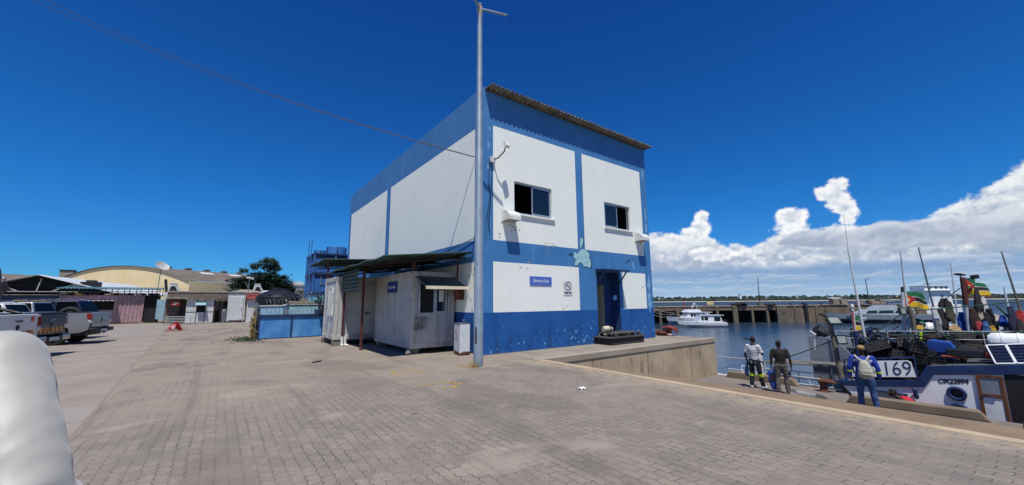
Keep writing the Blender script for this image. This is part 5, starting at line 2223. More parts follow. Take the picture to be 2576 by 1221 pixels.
# ------------------------------------------------------------------ parked vehicles
def paint(name, a, metal=.0):
    m, nt, p = base_mat(name)
    co = objco(nt)
    x, y, z = nt.sep(co)
    dust = nt.mul(nt.smooth(z, .95, .45), nt.smooth(nt.noise(co, 4, 5), .3, .7, .1, .5))
    nt.put(p.inputs['Base Color'], nt.mix(dust, C(a), C('#7d7264')))
    p.inputs['Metallic'].default_value = metal
    nt.put(p.inputs['Roughness'], nt.lin(nt.noise(co, 3, 4), .3, .7, .28, .42))
    p.inputs['Coat Weight'].default_value = .3
    p.inputs['Coat Roughness'].default_value = .06


paint('paint_white', '#d3d5d4')
paint('paint_grey', '#24282d', .1)
paint('paint_silver', '#9fa3a6', .5)
paint('paint_blue', '#141c33', .2)
mat('chrome', '#b9bcbf', '#a5a8ab', 5, .18, metal=1.0)
mat('tail_red', '#8f1717', '#7d1111', 5, .15, coat=.8)
mat('tail_clear', '#c9c4c0', '#b8b2ae', 5, .15, coat=.8)
mat('chev_yellow', '#c99a1f', '#b98a18', 6, .4)
mat('chev_red', '#9c1d16', '#8c1712', 6, .4)
mat('tyre_black', '#17171a', '#202022', 8, .8, .2)
mat('rim_alloy', '#8d9194', '#7c8083', 6, .35, metal=.8)
mat('trim_black', '#111214', '#1a1b1d', 6, .55)
mat('plate_pale', '#b9c6cc', '#aab8bf', 6, .5)
mat('sticker_orange', '#c9512b', '#b8462a', 6, .5)
glass_mat('car_glass', '#07090c', .3)
MATS['car_glass'].node_tree.nodes['Principled BSDF'].inputs['Specular IOR Level'].default_value = .12
MATS['car_glass'].node_tree.nodes['Principled BSDF'].inputs['IOR'].default_value = 1.25


def arch_cut(xc, r, z0, n=9):
    return [(xc + r * math.cos(math.pi - math.pi * i / n), z0 + r * math.sin(math.pi * i / n) * 1.0) for i in range(n + 1)]


def vehicle(name, label, cat, loc, rz, col_, kind='pickup', sc=1.0, chev=True, hard=None, rails=False):
    t = thing(name, label, cat, (0, 0, 0), 'vehicles parked along the yard')
    Wd = .92
    zb = .48
    b = MB(col_)
    tailtop = 1.34 if kind == 'pickup' else 1.20
    cabx = 1.72
    # flanks with wheel openings
    low = [(.03, .60)] + [(.30, zb)] + arch_cut(1.05, .44, zb) + [(2.2, zb), (3.4, zb)] + arch_cut(4.15, .44, zb) + [(5.05, zb), (5.22, .62)]
    if kind == 'pickup':
        top = [(5.22, .95), (4.95, 1.10), (3.70, 1.22), (cabx, 1.24), (cabx, 1.33), (.0, tailtop)]
    else:
        top = [(5.1, 1.0), (4.85, 1.12), (3.75, 1.22), (.0, 1.24)]
    prof = low + top
    for s in (-1, 1):
        y0, y1 = sorted((s * Wd, s * (Wd - .09)))
        b.prism(prof, y0, y1, 'y')
    b.prism([(cabx, zb), (5.22, zb + .05), (5.20, .95), (4.95, 1.10), (3.70, 1.22), (cabx, 1.24)] if kind == 'pickup' else [(.06, .55), (5.1, zb + .05), (5.08, 1.0), (4.85, 1.12), (3.75, 1.22), (.06, 1.22)], -Wd + .091, Wd - .091, 'y')
    if kind == 'pickup':
        b.m('trim_black')
        b.box(.06, cabx, -Wd + .091, Wd - .091, .70, .76)
        b.box(.0, cabx, -Wd - .01, -Wd + .10, 1.335, 1.36)
        b.box(.0, cabx, Wd - .10, Wd + .01, 1.335, 1.36)
    b.build('body', t, bevel=.025, local=True)
    # greenhouse
    b = MB(col_)
    x0, xr0, xr1, x1 = (cabx + .02, cabx + .22, 2.85, 3.65) if kind == 'pickup' else (.10, .42, 2.85, 3.70)
    zt, wt, wb_ = (1.80, .66, .86) if kind == 'pickup' else (1.86, .70, .86)
    P8 = [(x0, -wb_, 1.22), (x1, -wb_, 1.22), (x1, wb_, 1.22), (x0, wb_, 1.22), (xr0, -wt, zt), (xr1, -wt, zt), (xr1, wt, zt), (xr0, wt, zt)]
    b.raw(P8, [(0, 3, 2, 1), (4, 5, 6, 7), (0, 1, 5, 4), (1, 2, 6, 5), (2, 3, 7, 6), (3, 0, 4, 7)])
    cb = b.build('cab', t, bevel=.05, local=True)

    def quadglass(a, bq, c, d, mg=.10, out=.012):
        a, bq, c, d = map(Vector, (a, bq, c, d))
        ct = (a + bq + c + d) / 4
        nn = (bq - a).cross(d - a).normalized()
        q = [p_.lerp(ct, mg) + nn * out for p_ in (a, bq, c, d)]
        q2 = [p_ - nn * (out + .01) for p_ in q]
        g_ = MB('car_glass')
        g_.raw(q + q2, [(0, 1, 2, 3), (7, 6, 5, 4), (0, 4, 5, 1), (1, 5, 6, 2), (2, 6, 7, 3), (3, 7, 4, 0)])
        return g_.build('window', cb, local=True)
    V = [Vector(p_) for p_ in P8]
    quadglass(V[3], V[0], V[4], V[7], .14)
    quadglass(V[1], V[2], V[6], V[5], .10)
    cuts = [0, .5, 1] if kind == 'pickup' else [0, .3, .62, 1]
    for f0, f1 in zip(cuts, cuts[1:]):
        quadglass(V[0].lerp(V[1], f0), V[0].lerp(V[1], f1), V[4].lerp(V[5], f1), V[4].lerp(V[5], f0), .14)
        quadglass(V[2].lerp(V[3], 1 - f1), V[2].lerp(V[3], 1 - f0), V[6].lerp(V[7], 1 - f0), V[6].lerp(V[7], 1 - f1), .14)
    # tailgate with handle, badge and hazard chevrons
    b = MB(col_)
    zt0 = .70
    b.box(-.025, .055, -Wd + .17, Wd - .17, zt0, tailtop + .01)
    tg = b.build('tailgate', t, bevel=.02, local=True)
    b = MB('chrome')
    b.box(-.05, -.02, -.13, .13, 1.15, 1.20)
    b.build('handle', tg, local=True)
    b = MB('trim_black')
    b.lathe([(.065, -.034), (.07, -.026), (.07, -.02)], (0, 0, 1.02), 16, 'x')
    b.build('badge', tg, local=True)
    if chev:
        z0, z1 = (.77, .93) if chev != 'low' else (.86, .98)
        b = MB('chev_yellow')
        yy = -Wd + .24
        k = 0
        W_ = Wd - .24
        st = .115 if chev != 'low' else .07
        while yy < W_ - .001:
            b.m(['chev_yellow', 'chev_red'][k % 2] if chev != 'low' else ['plate_pale', 'chev_red'][k % 2])
            y2 = min(yy + st, W_)
            sl = .07 if yy < 0 else -.07
            b.face([(-.0285, yy, z0), (-.0285, y2, z0), (-.0285, min(max(y2 + sl, -W_), W_), z1), (-.0285, min(max(yy + sl, -W_), W_), z1)])
            yy = y2
            k += 1
        b.build('hazard_strip', tg, local=True, fix=False)
    for s in (-1, 1):
        b = MB('tail_red')
        y0, y1 = sorted((s * (Wd - .165), s * (Wd + .008)))
        b.prism([(-.03, 1.02), (.10, 1.04), (.15, 1.29), (-.02, 1.29)], y0, y1, 'y')
        b.m('tail_clear')
        b.prism([(-.03, .88), (.05, .93), (.10, 1.035), (-.03, 1.015)], y0, y1, 'y')
        b.build('tail_light', t, bevel=.015, local=True)
    b = MB('chrome' if col_ != 'paint_silver' else 'trim_black')
    b.box(-.17, .02, -Wd + .04, -Wd + .46, .50, .67)
    b.box(-.17, .02, Wd - .46, Wd - .04, .50, .67)
    b.m('trim_black')
    b.box(-.15, .02, -Wd + .462, Wd - .462, .47, .63)
    b.box(-.20, -.10, -.06, .06, .42, .50)
    b.build('bumper', t, bevel=.03, local=True)
    b = MB('plate_pale')
    b.box(-.158, -.151, -.26, .26, .50, .61)
    b.build('number_plate', t, local=True)
    for (x, s) in ((1.05, -1), (1.05, 1), (4.15, -1), (4.15, 1)):
        b = MB('tyre_black')
        y = s * (Wd - .13)
        b.lathe([(.22, -.12), (.36, -.125), (.385, -.10), (.39, 0), (.385, .10), (.36, .125), (.22, .12)], (x, y, .39), 28, 'y')
        w_ = b.build('wheel', t, smooth=True, local=True)
        b = MB('rim_alloy')
        b.lathe([(.05, s * .11), (.21, s * .115), (.235, s * .13), (.23, s * .10)], (x, y, .39), 20, 'y')
        b.build('rim', w_, smooth=True, local=True)
    b = MB('trim_black')
    b.box(.2, 5.0, -.7, .7, .36, .50)
    b.build('chassis', t, local=True)
    for s in (-1, 1):
        b = MB(col_)
        b.obox((3.45, s * (Wd + .09), 1.28), (.10, .20, .16))
        b.build('mirror', t, bevel=.03, local=True)
    if hard == 'bar':
        b = MB('trim_black')
        for s in (-1, 1):
            b.tube([(1.62, s * .72, 1.36), (1.60, s * .70, 1.80), (1.0, s * .74, 1.58), (.35, s * .80, 1.37)], [.045, .05, .045, .04], 8)
        b.tube([(1.60, -.70, 1.80), (1.60, .70, 1.80)], .045, 8)
        b.build('sports_bar', t, smooth=True, local=True)
    if hard == 'lid':
        b = MB('trim_black')
        b.box(-.0, 1.68, -.86, .86, 1.365, 1.40)
        b.m('paint_silver')
        b.box(.25, 1.66, -.80, .80, 1.402, 1.43)
        b.build('bed_cover', t, bevel=.012, local=True)
    if rails:
        b = MB('chrome')
        for s in (-1, 1):
            b.tube([(.6, s * .60, zt - .01), (.72, s * .60, zt + .06), (2.6, s * .60, zt + .06), (2.75, s * .60, zt - .01)], .025, 7)
        b.build('roof_rail', t, smooth=True, local=True)
    t.location = loc
    t.rotation_euler = (0, 0, rz)
    t.scale = (sc, sc, sc)
    return t


v1 = vehicle('pickup_truck', 'white pickup with an orange round sticker and red-yellow hazard strip on its tailgate', 'pickup truck', (-4.28, 16.15, .004), math.pi - R(11), 'paint_white', hard='bar', sc=1.04)
b = MB('sticker_orange')
b.lathe([(.07, -.032), (.07, -.026)], (0, -.52, 1.22), 18, 'x')
b.build('sticker', kids(v1)[[c.name.split('.')[0] for c in kids(v1)].index('tailgate')], local=True)
v2 = vehicle('pickup_truck', 'dark grey pickup with a covered bed and yellow-red hazard strip', 'pickup truck', (-4.45, 19.5, .004), math.pi - R(10.5), 'paint_grey', hard='lid', sc=1.0)
v3 = vehicle('pickup_truck', 'silver pickup with red-white hazard marks and a spare tyre in its bed', 'pickup truck', (-4.28, 25.3, .004), math.pi - R(10.5), 'paint_silver', chev='low', sc=1.0)
v4 = vehicle('estate_car', 'white off-roader with roof rails between the dark grey and silver pickups', 'car', (-5.7, 22.4, .004), math.pi - R(9), 'paint_white', kind='suv', chev=None, rails=True, sc=.93)
v5 = vehicle('estate_car', 'dark blue off-roader parked beyond the silver pickup', 'car', (-5.2, 29.2, .004), math.pi - R(10), 'paint_blue', kind='suv', chev=None, rails=True, sc=1.02)
b = MB('tyre_black')
ring = [(-5.35 + .30 * math.cos(a), 25.75, 1.20 + .30 * math.sin(a)) for a in [2 * math.pi * k / 22 for k in range(22)]]
b.tube(ring, .11, 10, closed=True)
b.m('rim_alloy')
b.lathe([(.2, -.05), (.2, .05)], (-5.35, 25.7, 1.20), 18, 'y')
tag(b.build('spare_tyre', smooth=True), 'spare tyre standing in the bed of the silver pickup', 'tyre')
# ------------------------------------------------------------------ people
mat('skin_dark', '#3a251b', '#2f1d15', 9, .5, .1, spec=.45)
mat('hair_black', '#0e0c0b', '#171412', 30, .85, .3)
mat('denim', '#2f4f80', '#25416c', 8, .85, .2, dirt='#5b80ad', dscale=3, damt=.5, bscale=160)
mat('denim_grey', '#4c4a46', '#5a5852', 7, .85, .2, bscale=160)
mat('navy_cloth', '#151a2a', '#1b2133', 8, .85, .2, bscale=140)
mat('black_cloth', '#151211', '#1b1716', 8, .88, .2, bscale=140)
mat('jacket_blue', '#17389a', '#122e84', 6, .8, .2, bscale=140)
mat('red_cloth', '#b8182e', '#a01226', 6, .8, .2)
mat('lime_band', '#b9d62a', '#a9c424', 9, .5)
mat('silver_band', '#c9cfcd', '#b9c0be', 9, .4)
mat('tan_cloth', '#a5815f', '#94724f', 9, .85, .2)
mat('bag_grey', '#a9a89a', '#98978a', 6, .8, .2, dirt='#77766c', damt=.4)
mat('bag_dark', '#4d4c47', '#403f3b', 6, .8)
mat('bag_blue', '#163f9c', '#12357f', 5, .35)
mat('sack_navy', '#1d3563', '#172b52', 4, .4)
mat('shoe_white', '#c7c9c4', '#b5b7b2', 9, .6)
mat('shoe_brown', '#5b3b2a', '#482e20', 9, .6)
mat('shoe_black', '#17161a', '#201f22', 9, .5)
mat('eye_white', '#cfc8bd', '#c2bbb0', 9, .3)


def stripes_mat():
    m, nt, p = base_mat('striped_cloth')
    co = objco(nt)
    x, y, z = nt.sep(co)
    f = nt.math('FRACT', nt.mul(nt.add(z, nt.mul(nt.noise(co, 5, 3), .02)), 19))
    s = nt.mul(nt.smooth(f, .50, .54), nt.smooth(f, .98, .94))
    nt.put(p.inputs['Base Color'], nt.mix(nt.mul(s, .85), C('#d3d6d9'), C('#454a60')))
    p.inputs['Roughness'].default_value = .85


stripes_mat()


def satin():
    m, nt, p = base_mat('satin_cream')
    co = objco(nt)
    nt.put(p.inputs['Base Color'], nt.mix(nt.noise(co, 3, 4), C('#9f9d95'), C('#a9a79f')))
    p.inputs['Roughness'].default_value = .5
    p.inputs['Sheen Weight'].default_value = .3
    b1 = nt.new('ShaderNodeBump')
    b1.inputs['Strength'].default_value = .12
    b1.inputs['Distance'].default_value = .004
    nt.lk(nt.noise(co, 420, 2), b1.inputs['Height'])
    nt.lk(b1.outputs[0], p.inputs['Normal'])


satin()


def hand(mb, w, d, n, side, curl=.5, k=1.0):
    """palm and five unequal fingers; d along the hand, n out of the back of it, side towards the thumb"""
    w, d, n = Vector(w), Vector(d).normalized(), Vector(n)
    n = (n - d * n.dot(d)).normalized()
    s = d.cross(n) * side
    mb.tube([w - d * .02 * k, w + d * .03 * k, w + d * .085 * k], [(.026 * k, .018 * k), (.040 * k, .016 * k), (.038 * k, .013 * k)], 10, side=s)
    for i, (off, L) in enumerate(((.030, .072), (.010, .082), (-.011, .076), (-.031, .060))):
        p = w + d * .082 * k + s * off * k
        a, pts = 0.12, [p]
        for j, f in enumerate((.45, .32, .23)):
            a += curl * (.75 if j == 0 else .9)
            p = p + (d * math.cos(a) - n * math.sin(a)) * (L * f * k)
            pts.append(p)
        mb.tube(pts, [.0095 * k, .0088 * k, .0082 * k, .0065 * k], 7)
    t0 = w + d * .028 * k + s * .034 * k
    t1 = t0 + (d * .6 + s * .75 - n * .25).normalized() * .04 * k
    t2 = t1 + (d * .9 + s * .2 - n * .45).normalized() * .034 * k
    mb.tube([t0 - s * .01, t1, t2], [.013 * k, .011 * k, .008 * k], 7)


def lerp(a, b, f): return Vector(a).lerp(Vector(b), f)


def person(name, label, loc, rz, H=1.75, sk='skin_dark', top=('black_cloth', 'short'), legs_c='denim', shoe='shoe_black', arms=None, legs=None,
           lean=(0, 0), head_turn=0.0, head_tilt=(0, 0), hair=True, cat='person', curl=(.5, .5), hide_legs=False, hand_n=((-1, 0, 0), (1, 0, 0)), spine=None, fat=1.0):
    t = thing(name, label, cat, (0, 0, 0))
    lx, ly = lean
    S = spine or {'pel': (0, 0, .94), 'waist': (lx * .25, ly * .25, 1.10), 'chest': (lx * .7, ly * .7, 1.33), 'neck': (lx, ly, 1.48)}
    S = {k: Vector(v) for k, v in S.items()}
    up = (S['neck'] - S['chest']).normalized()
    hd = S['neck'] + up * .05 + Vector((head_tilt[0], head_tilt[1], .105))
    rt = Vector((1, 0, 0))
    sh = [S['neck'] - up * .055 - rt * .185 * fat, S['neck'] - up * .055 + rt * .185 * fat]
    arms = arms or [((-.25, -.02, 1.14), (-.27, .05, .90)), ((.25, -.02, 1.14), (.27, .05, .90))]
    legs = legs or [((-.11, .03, .50), (-.12, 0, .09), (-.15, 1)), ((.11, .03, .50), (.12, 0, .09), (.15, 1))]
    hips = [S['pel'] + Vector((-.095, 0, -.04)), S['pel'] + Vector((.095, 0, -.04))]

    def torso(mb, g, lo=True):
        mb.tube([S['pel'] - Vector((0, 0, .09)), S['pel'], S['waist'], lerp(S['waist'], S['chest'], .55), S['chest'], S['neck'] - up * .06, S['neck'] - up * .01],
                [(.155 * fat + g, .105 * fat + g), (.168 * fat + g, .115 * fat + g), (.148 * fat + g, .105 * fat + g), (.165 * fat + g, .115 * fat + g), (.182 * fat + g, .118 * fat + g), (.150 * fat + g, .085 * fat + g), (.075 + g, .07 + g)], 18, side=rt)

    def arm(mb, i, g, f0=0.0, f1=1.0, cuff=0.0):
        e, w = Vector(arms[i][0]), Vector(arms[i][1])
        path = [sh[i] + rt * (.05 if i == 0 else -.05), sh[i], lerp(sh[i], e, .5), e, lerp(e, w, .35), w]
        rad = [.060 + g, .062 * fat + g, .050 * fat + g, .041 + g, .040 + g, .027 + g + cuff]
        if f1 < 1:
            path, rad = path[:3] + [lerp(sh[i], e, .8)], rad[:3] + [.050 + g + .004]
        mb.tube(path, rad, 12)
        mb.ball(sh[i], (.056 * fat + g * .7), 10, 8)

    def leg(mb, i, g, f1=1.0):
        k, a = Vector(legs[i][0]), Vector(legs[i][1])
        path = [hips[i] + Vector((0, 0, .06)), hips[i], lerp(hips[i], k, .5), k, lerp(k, a, .35), lerp(k, a, .9), a]
        rad = [.085 + g, .092 * fat + g, .078 * fat + g, .058 + g, .059 + g, .042 + g * 1.5, .040 + g * 1.6]
        mb.tube(path, rad, 12)

    # head: skull, jaw, nose, ears, lips; eyes set in
    Mh = Matrix.Rotation(head_turn, 3, 'Z')
    fy, fx = Mh @ Vector((0, 1, 0)), Mh @ Vector((1, 0, 0))
    b = MB()
    torso(b, 0)
    for i in (0, 1):
        arm(b, i, 0)
        leg(b, i, 0)
        e, w = Vector(arms[i][0]), Vector(arms[i][1])
        hand(b, w, arms[i][2] if len(arms[i]) > 2 else (w - e), hand_n[i], (1 if i == 0 else -1), curl[i])
        a = Vector(legs[i][1])
        fd = Vector((legs[i][2][0], legs[i][2][1], 0)).normalized()
        b.tube([a - fd * .05 - Vector((0, 0, .035)), a + fd * .06 - Vector((0, 0, .045)), a + fd * .16 - Vector((0, 0, .06))], [.04, .042, .03], 10)
    b.tube([S['neck'] - up * .05, S['neck'] + up * .03, hd - Vector((0, 0, .03))], [.066, .056, .058], 12)
    b.ball(hd + Vector((0, 0, .035)) - fy * .008, (.076, .095, .088), 16, 12) if abs(head_turn) < .3 else b.ball(hd + Vector((0, 0, .035)), (.082, .086, .088), 16, 12)
    b.tube([hd + fy * .02 + Vector((0, 0, .03)), hd + fy * .045 - Vector((0, 0, .05)), hd + fy * .062 - Vector((0, 0, .085))], [.070, .056, .034], 12)
    b.tube([hd + fy * .085 + Vector((0, 0, .035)), hd + fy * .112 - Vector((0, 0, .012)), hd + fy * .09 - Vector((0, 0, .018))], [.010, .017, .012], 8)
    b.tube([hd + fy * .088 - Vector((0, 0, .048)) - fx * .022, hd + fy * .096 - Vector((0, 0, .046)), hd + fy * .088 - Vector((0, 0, .048)) + fx * .022], [.008, .011, .008], 7)
    for s in (-1, 1):
        b.ball(hd + fx * (s * .080) - fy * .006 + Vector((0, 0, .005)), (.016, .024, .032), 8, 6)
    body = link(fuse(b, 'body', .0115, 4, [sk]), 'body', t)
    for s in (-1, 1):
        e_ = MB('eye_white')
        e_.ball(hd + fx * (s * .032) + fy * .076 + Vector((0, 0, .022)), .011, 8, 6)
        e_.m('hair_black')
        e_.ball(hd + fx * (s * .032) + fy * .0835 + Vector((0, 0, .022)), .006, 6, 5)
        e_.build('eye', body, local=True, smooth=True)
    if hair:
        b = MB()
        b.ball(hd + Vector((0, 0, .052)) - fy * .016, (.081, .094, .082), 16, 12)
        b.ball(hd + Vector((0, 0, .01)) - fy * .035, (.074, .070, .062), 14, 10)
        link(fuse(b, 'hair', .012, 2, ['hair_black']), 'hair', t)
    # clothes grown from the same limbs
    b = MB()
    g = .017
    torso(b, g)
    for i in (0, 1):
        if top[1] == 'short': arm(b, i, g + .004, f1=.8)
        elif top[1] == 'long': arm(b, i, g, cuff=.006)
        elif top[1] == 'vest': b.ball(sh[i] - rt * (.03 if i else -.03), .055, 10, 8)
    me = fuse(b, 'shirt', .015, 5, [top[0]])
    for v in me.vertices:                                   # creases
        c = v.co
        q = mnoise.noise(Vector((c.x * 9, c.y * 9, c.z * 5 + c.x * 6))) * .010 + mnoise.noise(c * 26) * .004
        v.co += v.normal * q
    shirt = link(me, 'shirt', t)
    b = MB()
    b.tube([S['pel'] - Vector((0, 0, .10)), S['pel'], lerp(S['pel'], S['waist'], .55)], [(.16 * fat + .012, .112 * fat + .012), (.172 * fat + .013, .122 * fat + .013), (.158 * fat + .01, .112 * fat + .01)], 16, side=rt)
    for i in (0, 1): leg(b, i, .018)
    me = fuse(b, 'trousers', .015, 5, [legs_c])
    for v in me.vertices:
        c = v.co
        q = mnoise.noise(Vector((c.x * 8, c.y * 8, c.z * 12))) * .012 + mnoise.noise(c * 30) * .004
        v.co += v.normal * q
    trousers = link(me, 'trousers', t)
    for i in (0, 1):
        a = Vector(legs[i][1])
        fd = Vector((legs[i][2][0], legs[i][2][1], 0)).normalized()
        b = MB()
        b.tube([a - fd * .075 - Vector((0, 0, .048)), a - fd * .01 - Vector((0, 0, .038)), a + fd * .10 - Vector((0, 0, .05)), a + fd * .19 - Vector((0, 0, .062))], [(.040, .040), (.046, .052), (.048, .038), (.036, .026)], 12, side=(0, 0, 1))
        link(fuse(b, 'shoe', .012, 3, [shoe]), 'shoe', t)
    t.location = loc
    t.rotation_euler = (0, 0, rz)
    k = H / 1.75
    t.scale = (k, k, k)
    return t, S, shirt, trousers, hd


def face_dir(x, y):
    """heading of a figure looking x to the viewer's right and y away from the viewer"""
    d = A2 * x + F2 * y
    return math.atan2(-d.x, d.y)


def kid(root, name):
    for c in root.children:
        if c.name.split('.')[0] == name: return c


def ring_band(t, name, c, rx, ry, h, mt, ax=(0, 0, 1)):
    b = MB(mt)
    c, ax = Vector(c), Vector(ax).normalized()
    b.tube([c - ax * h / 2, c + ax * h / 2], [(rx, ry), (rx, ry)], 18, side=(1, 0, 0))
    return b.build(name, t, local=True, smooth=True)


# 1 striped shirt, looking at a phone
m1 = Vector((15.6, 6.33, QZ))
rz1 = face_dir(.80, .60)
p1, S1, sh1, tr1, h1 = person('person', 'man in a white striped polo and dark work trousers looking at a phone', m1, rz1, 1.80, top=('striped_cloth', 'short'), legs_c='navy_cloth', shoe='shoe_white',
    arms=[((-.27, -.02, 1.15), (-.25, .03, .91)), ((.27, .02, 1.16), (.16, .27, 1.17), (-.3, .9, .15))], legs=[((-.13, .05, .50), (-.16, .02, .09), (-.3, 1)), ((.12, .06, .50), (.15, .16, .09), (.35, 1))],
    fat=.92, head_tilt=(.01, .045), head_turn=-.25, curl=(.35, .75), hand_n=((-1, 0, 0), (.3, 0, -1)), lean=(0, -.02))
for i in (0, 1):
    for z in (.475, .425):
        k, a = Vector(((-.13, .05, .50), (.12, .06, .50))[i]), Vector(((-.16, .02, .09), (.15, .16, .09))[i])
        c = k.lerp(a, (.50 - z) / .41)
        ring_band(tr1, 'reflective_band', c, .092, .092, .028, 'lime_band', k - a)
Mp = Matrix.Rotation(rz1, 4, 'Z')


def at_body(base, rz, p, H=1.75):
    return Vector(base) + Matrix.Rotation(rz, 3, 'Z') @ (Vector(p) * (H / 1.75))


b = MB('trim_black')
q = at_body(m1, rz1, (.13, .36, 1.20), 1.80)
b.obox(q, (.075, .145, .010), (R(25), 0, rz1 + .3))
tag(b.build('phone', bevel=.003), 'dark phone held by the man in the striped polo', 'phone')
b = MB('sack_navy')
b = MB()
q = lambda x, y, z: at_body(m1, rz1, (x, y, z), 1.80)
b.tube([q(-.255, .05, .90), q(-.27, .05, .80), q(-.29, .03, .62), q(-.30, .02, .46), q(-.27, .02, .38)], [(.02, .015), (.05, .03), (.115, .05), (.125, .055), (.05, .03)], 14, side=Matrix.Rotation(rz1, 3, 'Z') @ Vector((0, 1, 0)))
me = fuse(b, 'carrier_bag', .014, 3, ['sack_navy'])
for v in me.vertices: v.co += v.normal * mnoise.noise(v.co * 14) * .016
tag(link(me, 'carrier_bag'), 'dark blue plastic bag hanging from the left hand of the man in stripes', 'bag')

# 2 dark T-shirt, carrying a blue and black bag
m2 = Vector((15.37, 5.42, QZ))
rz2 = face_dir(.48, .88)
p2, S2, sh2, tr2, h2 = person('person', 'man in a black shirt and grey jeans carrying a blue bag on the quay', m2, rz2, 1.74, top=('black_cloth', 'short'), legs_c='denim_grey', shoe='shoe_brown',
    arms=[((-.265, .0, 1.15), (-.275, .06, .90)), ((.27, -.03, 1.14), (.285, .02, .88))], legs=[((-.13, .02, .50), (-.14, -.04, .09), (-.25, 1)), ((.12, .05, .50), (.13, .02, .09), (.2, 1))], fat=.95, head_tilt=(-.015, .02), head_turn=.45, curl=(.95, .4))
q = lambda x, y, z: at_body(m2, rz2, (x, y, z), 1.74)
tb = thing('holdall', 'blue and black bag hanging from the hand of the man in black', 'bag', q(-.29, .09, .45))
b = MB()
b.tube([q(-.29, .09, .74), q(-.29, .09, .66), q(-.28, .09, .40), q(-.25, .09, .16), q(-.24, .09, .11)], [(.05, .03), (.105, .045), (.12, .055), (.09, .05), (.05, .03)], 14, side=Matrix.Rotation(rz2, 3, 'Z') @ Vector((1, 0, 0)))
me = fuse(b, 'body', .014, 3, ['bag_blue'])
for v in me.vertices:
    v.co += v.normal * mnoise.noise(v.co * 12) * .018
me.transform(Matrix.Translation(-tb.location))
link(me, 'body', tb)
b = MB('black_cloth')
b.obox(q(-.285, .033, .52), (.12, .02, .28), (0, R(6), rz2))
b.build('front_panel', tb, bevel=.01)
b = MB('black_cloth')
for x in (-.34, -.25):
    b.tube([q(x, .08, .72), q((x - .29) / 2 - .0, .075, .80), q(-.29, .075, .845)], .010, 6)
b.build('handle', tb, smooth=True)

# 3 blue work jacket and backpack
m3 = Vector((14.98, 3.2, QZ))
rz3 = face_dir(.62, .78)
p3, S3, sh3, tr3, h3 = person('person', 'man in a blue work jacket with reflective bands, jeans and tan cap', m3, rz3, 1.78, top=('jacket_blue', 'long'), legs_c='denim', shoe='shoe_white', hair=False, fat=1.08,
    arms=[((-.30, -.01, 1.15), (-.30, .04, .89)), ((.30, -.01, 1.15), (.315, .05, .88))], legs=[((-.13, .03, .50), (-.15, -.01, .09), (-.2, 1)), ((.13, .04, .50), (.18, .05, .09), (.3, 1))], curl=(.5, .55))
for i, s in enumerate((-1, 1)):
    e, w = Vector((s * .30, -.01, 1.15)), Vector((s * (.30 if i == 0 else .315), .045, .885))
    ring_band(sh3, 'cuff_band', e.lerp(w, .38), .068, .068, .045, 'lime_band', w - e)
for z in (1.375, 1.335):
    b = MB('silver_band')
    vs = []
    for k in range(15):
        a = math.pi * (1.16 + .68 * k / 14)
        for dz in (-.011, .011):
            vs.append((.232 * math.cos(a), .158 * math.sin(a) + .0, z + dz))
    b.raw(vs, [(2 * k, 2 * k + 2, 2 * k + 3, 2 * k + 1) for k in range(14)])
    b.build('back_band', sh3, local=True, fix=False)
b = MB()
b.ball(h3 + Vector((0, -.012, .062)), (.092, .108, .078), 16, 12)
cap = link(fuse(b, 'cap', .013, 3, ['tan_cloth']), 'cap', p3)
b = MB('tan_cloth')
b.prism([(h3.x - .075, h3.y + .07), (h3.x + .075, h3.y + .07), (h3.x + .06, h3.y + .165), (h3.x, h3.y + .185), (h3.x - .06, h3.y + .165)], h3.z + .045, h3.z + .055)
b.build('peak', cap, local=True)
b = MB('hair_black')
b.ball(h3 + Vector((0, -.045, .0)), (.078, .06, .05), 12, 8)
b.build('hair', p3, local=True, smooth=True)
q = lambda x, y, z: at_body(m3, rz3, (x, y, z), 1.78)
bp = thing('backpack', 'pale grey backpack on the back of the man in the blue jacket', 'backpack', q(0, -.2, 1.1))
sx = Matrix.Rotation(rz3, 3, 'Z') @ Vector((1, 0, 0))
b = MB()
b.tube([q(.02, -.20, 1.36), q(.02, -.22, 1.30), q(.025, -.24, 1.12), q(.03, -.24, .96), q(.03, -.22, .90)], [(.06, .045), (.11, .07), (.165, .095), (.175, .10), (.13, .07)], 18, side=sx)
b.tube([q(.03, -.31, 1.10), q(.03, -.32, 1.0), q(.03, -.31, .93)], [(.12, .03), (.14, .05), (.12, .03)], 14, side=sx)
me = fuse(b, 'body', .012, 3, ['bag_grey'])
for v in me.vertices: v.co += v.normal * mnoise.noise(v.co * 13) * .010
me.transform(Matrix.Translation(-bp.location))
link(me, 'body', bp)
b = MB('bag_dark')
b.obox(q(.035, -.372, .985), (.15, .012, .035), (0, 0, rz3))
b.obox(q(.03, -.36, 1.085), (.22, .014, .008), (0, R(3), rz3))
b.build('pocket', bp)
for s in (-1, 1):
    b = MB('bag_grey')
    b.tube([q(.02 + s * .03, -.18, 1.34), q(s * .10, -.165, 1.42), q(s * .145, -.09, 1.475), q(s * .15, 0.03, 1.49), q(s * .15, .11, 1.42)], [(.022, .008)] * 5, 8, side=sx)
    b.build('strap', bp, smooth=True)

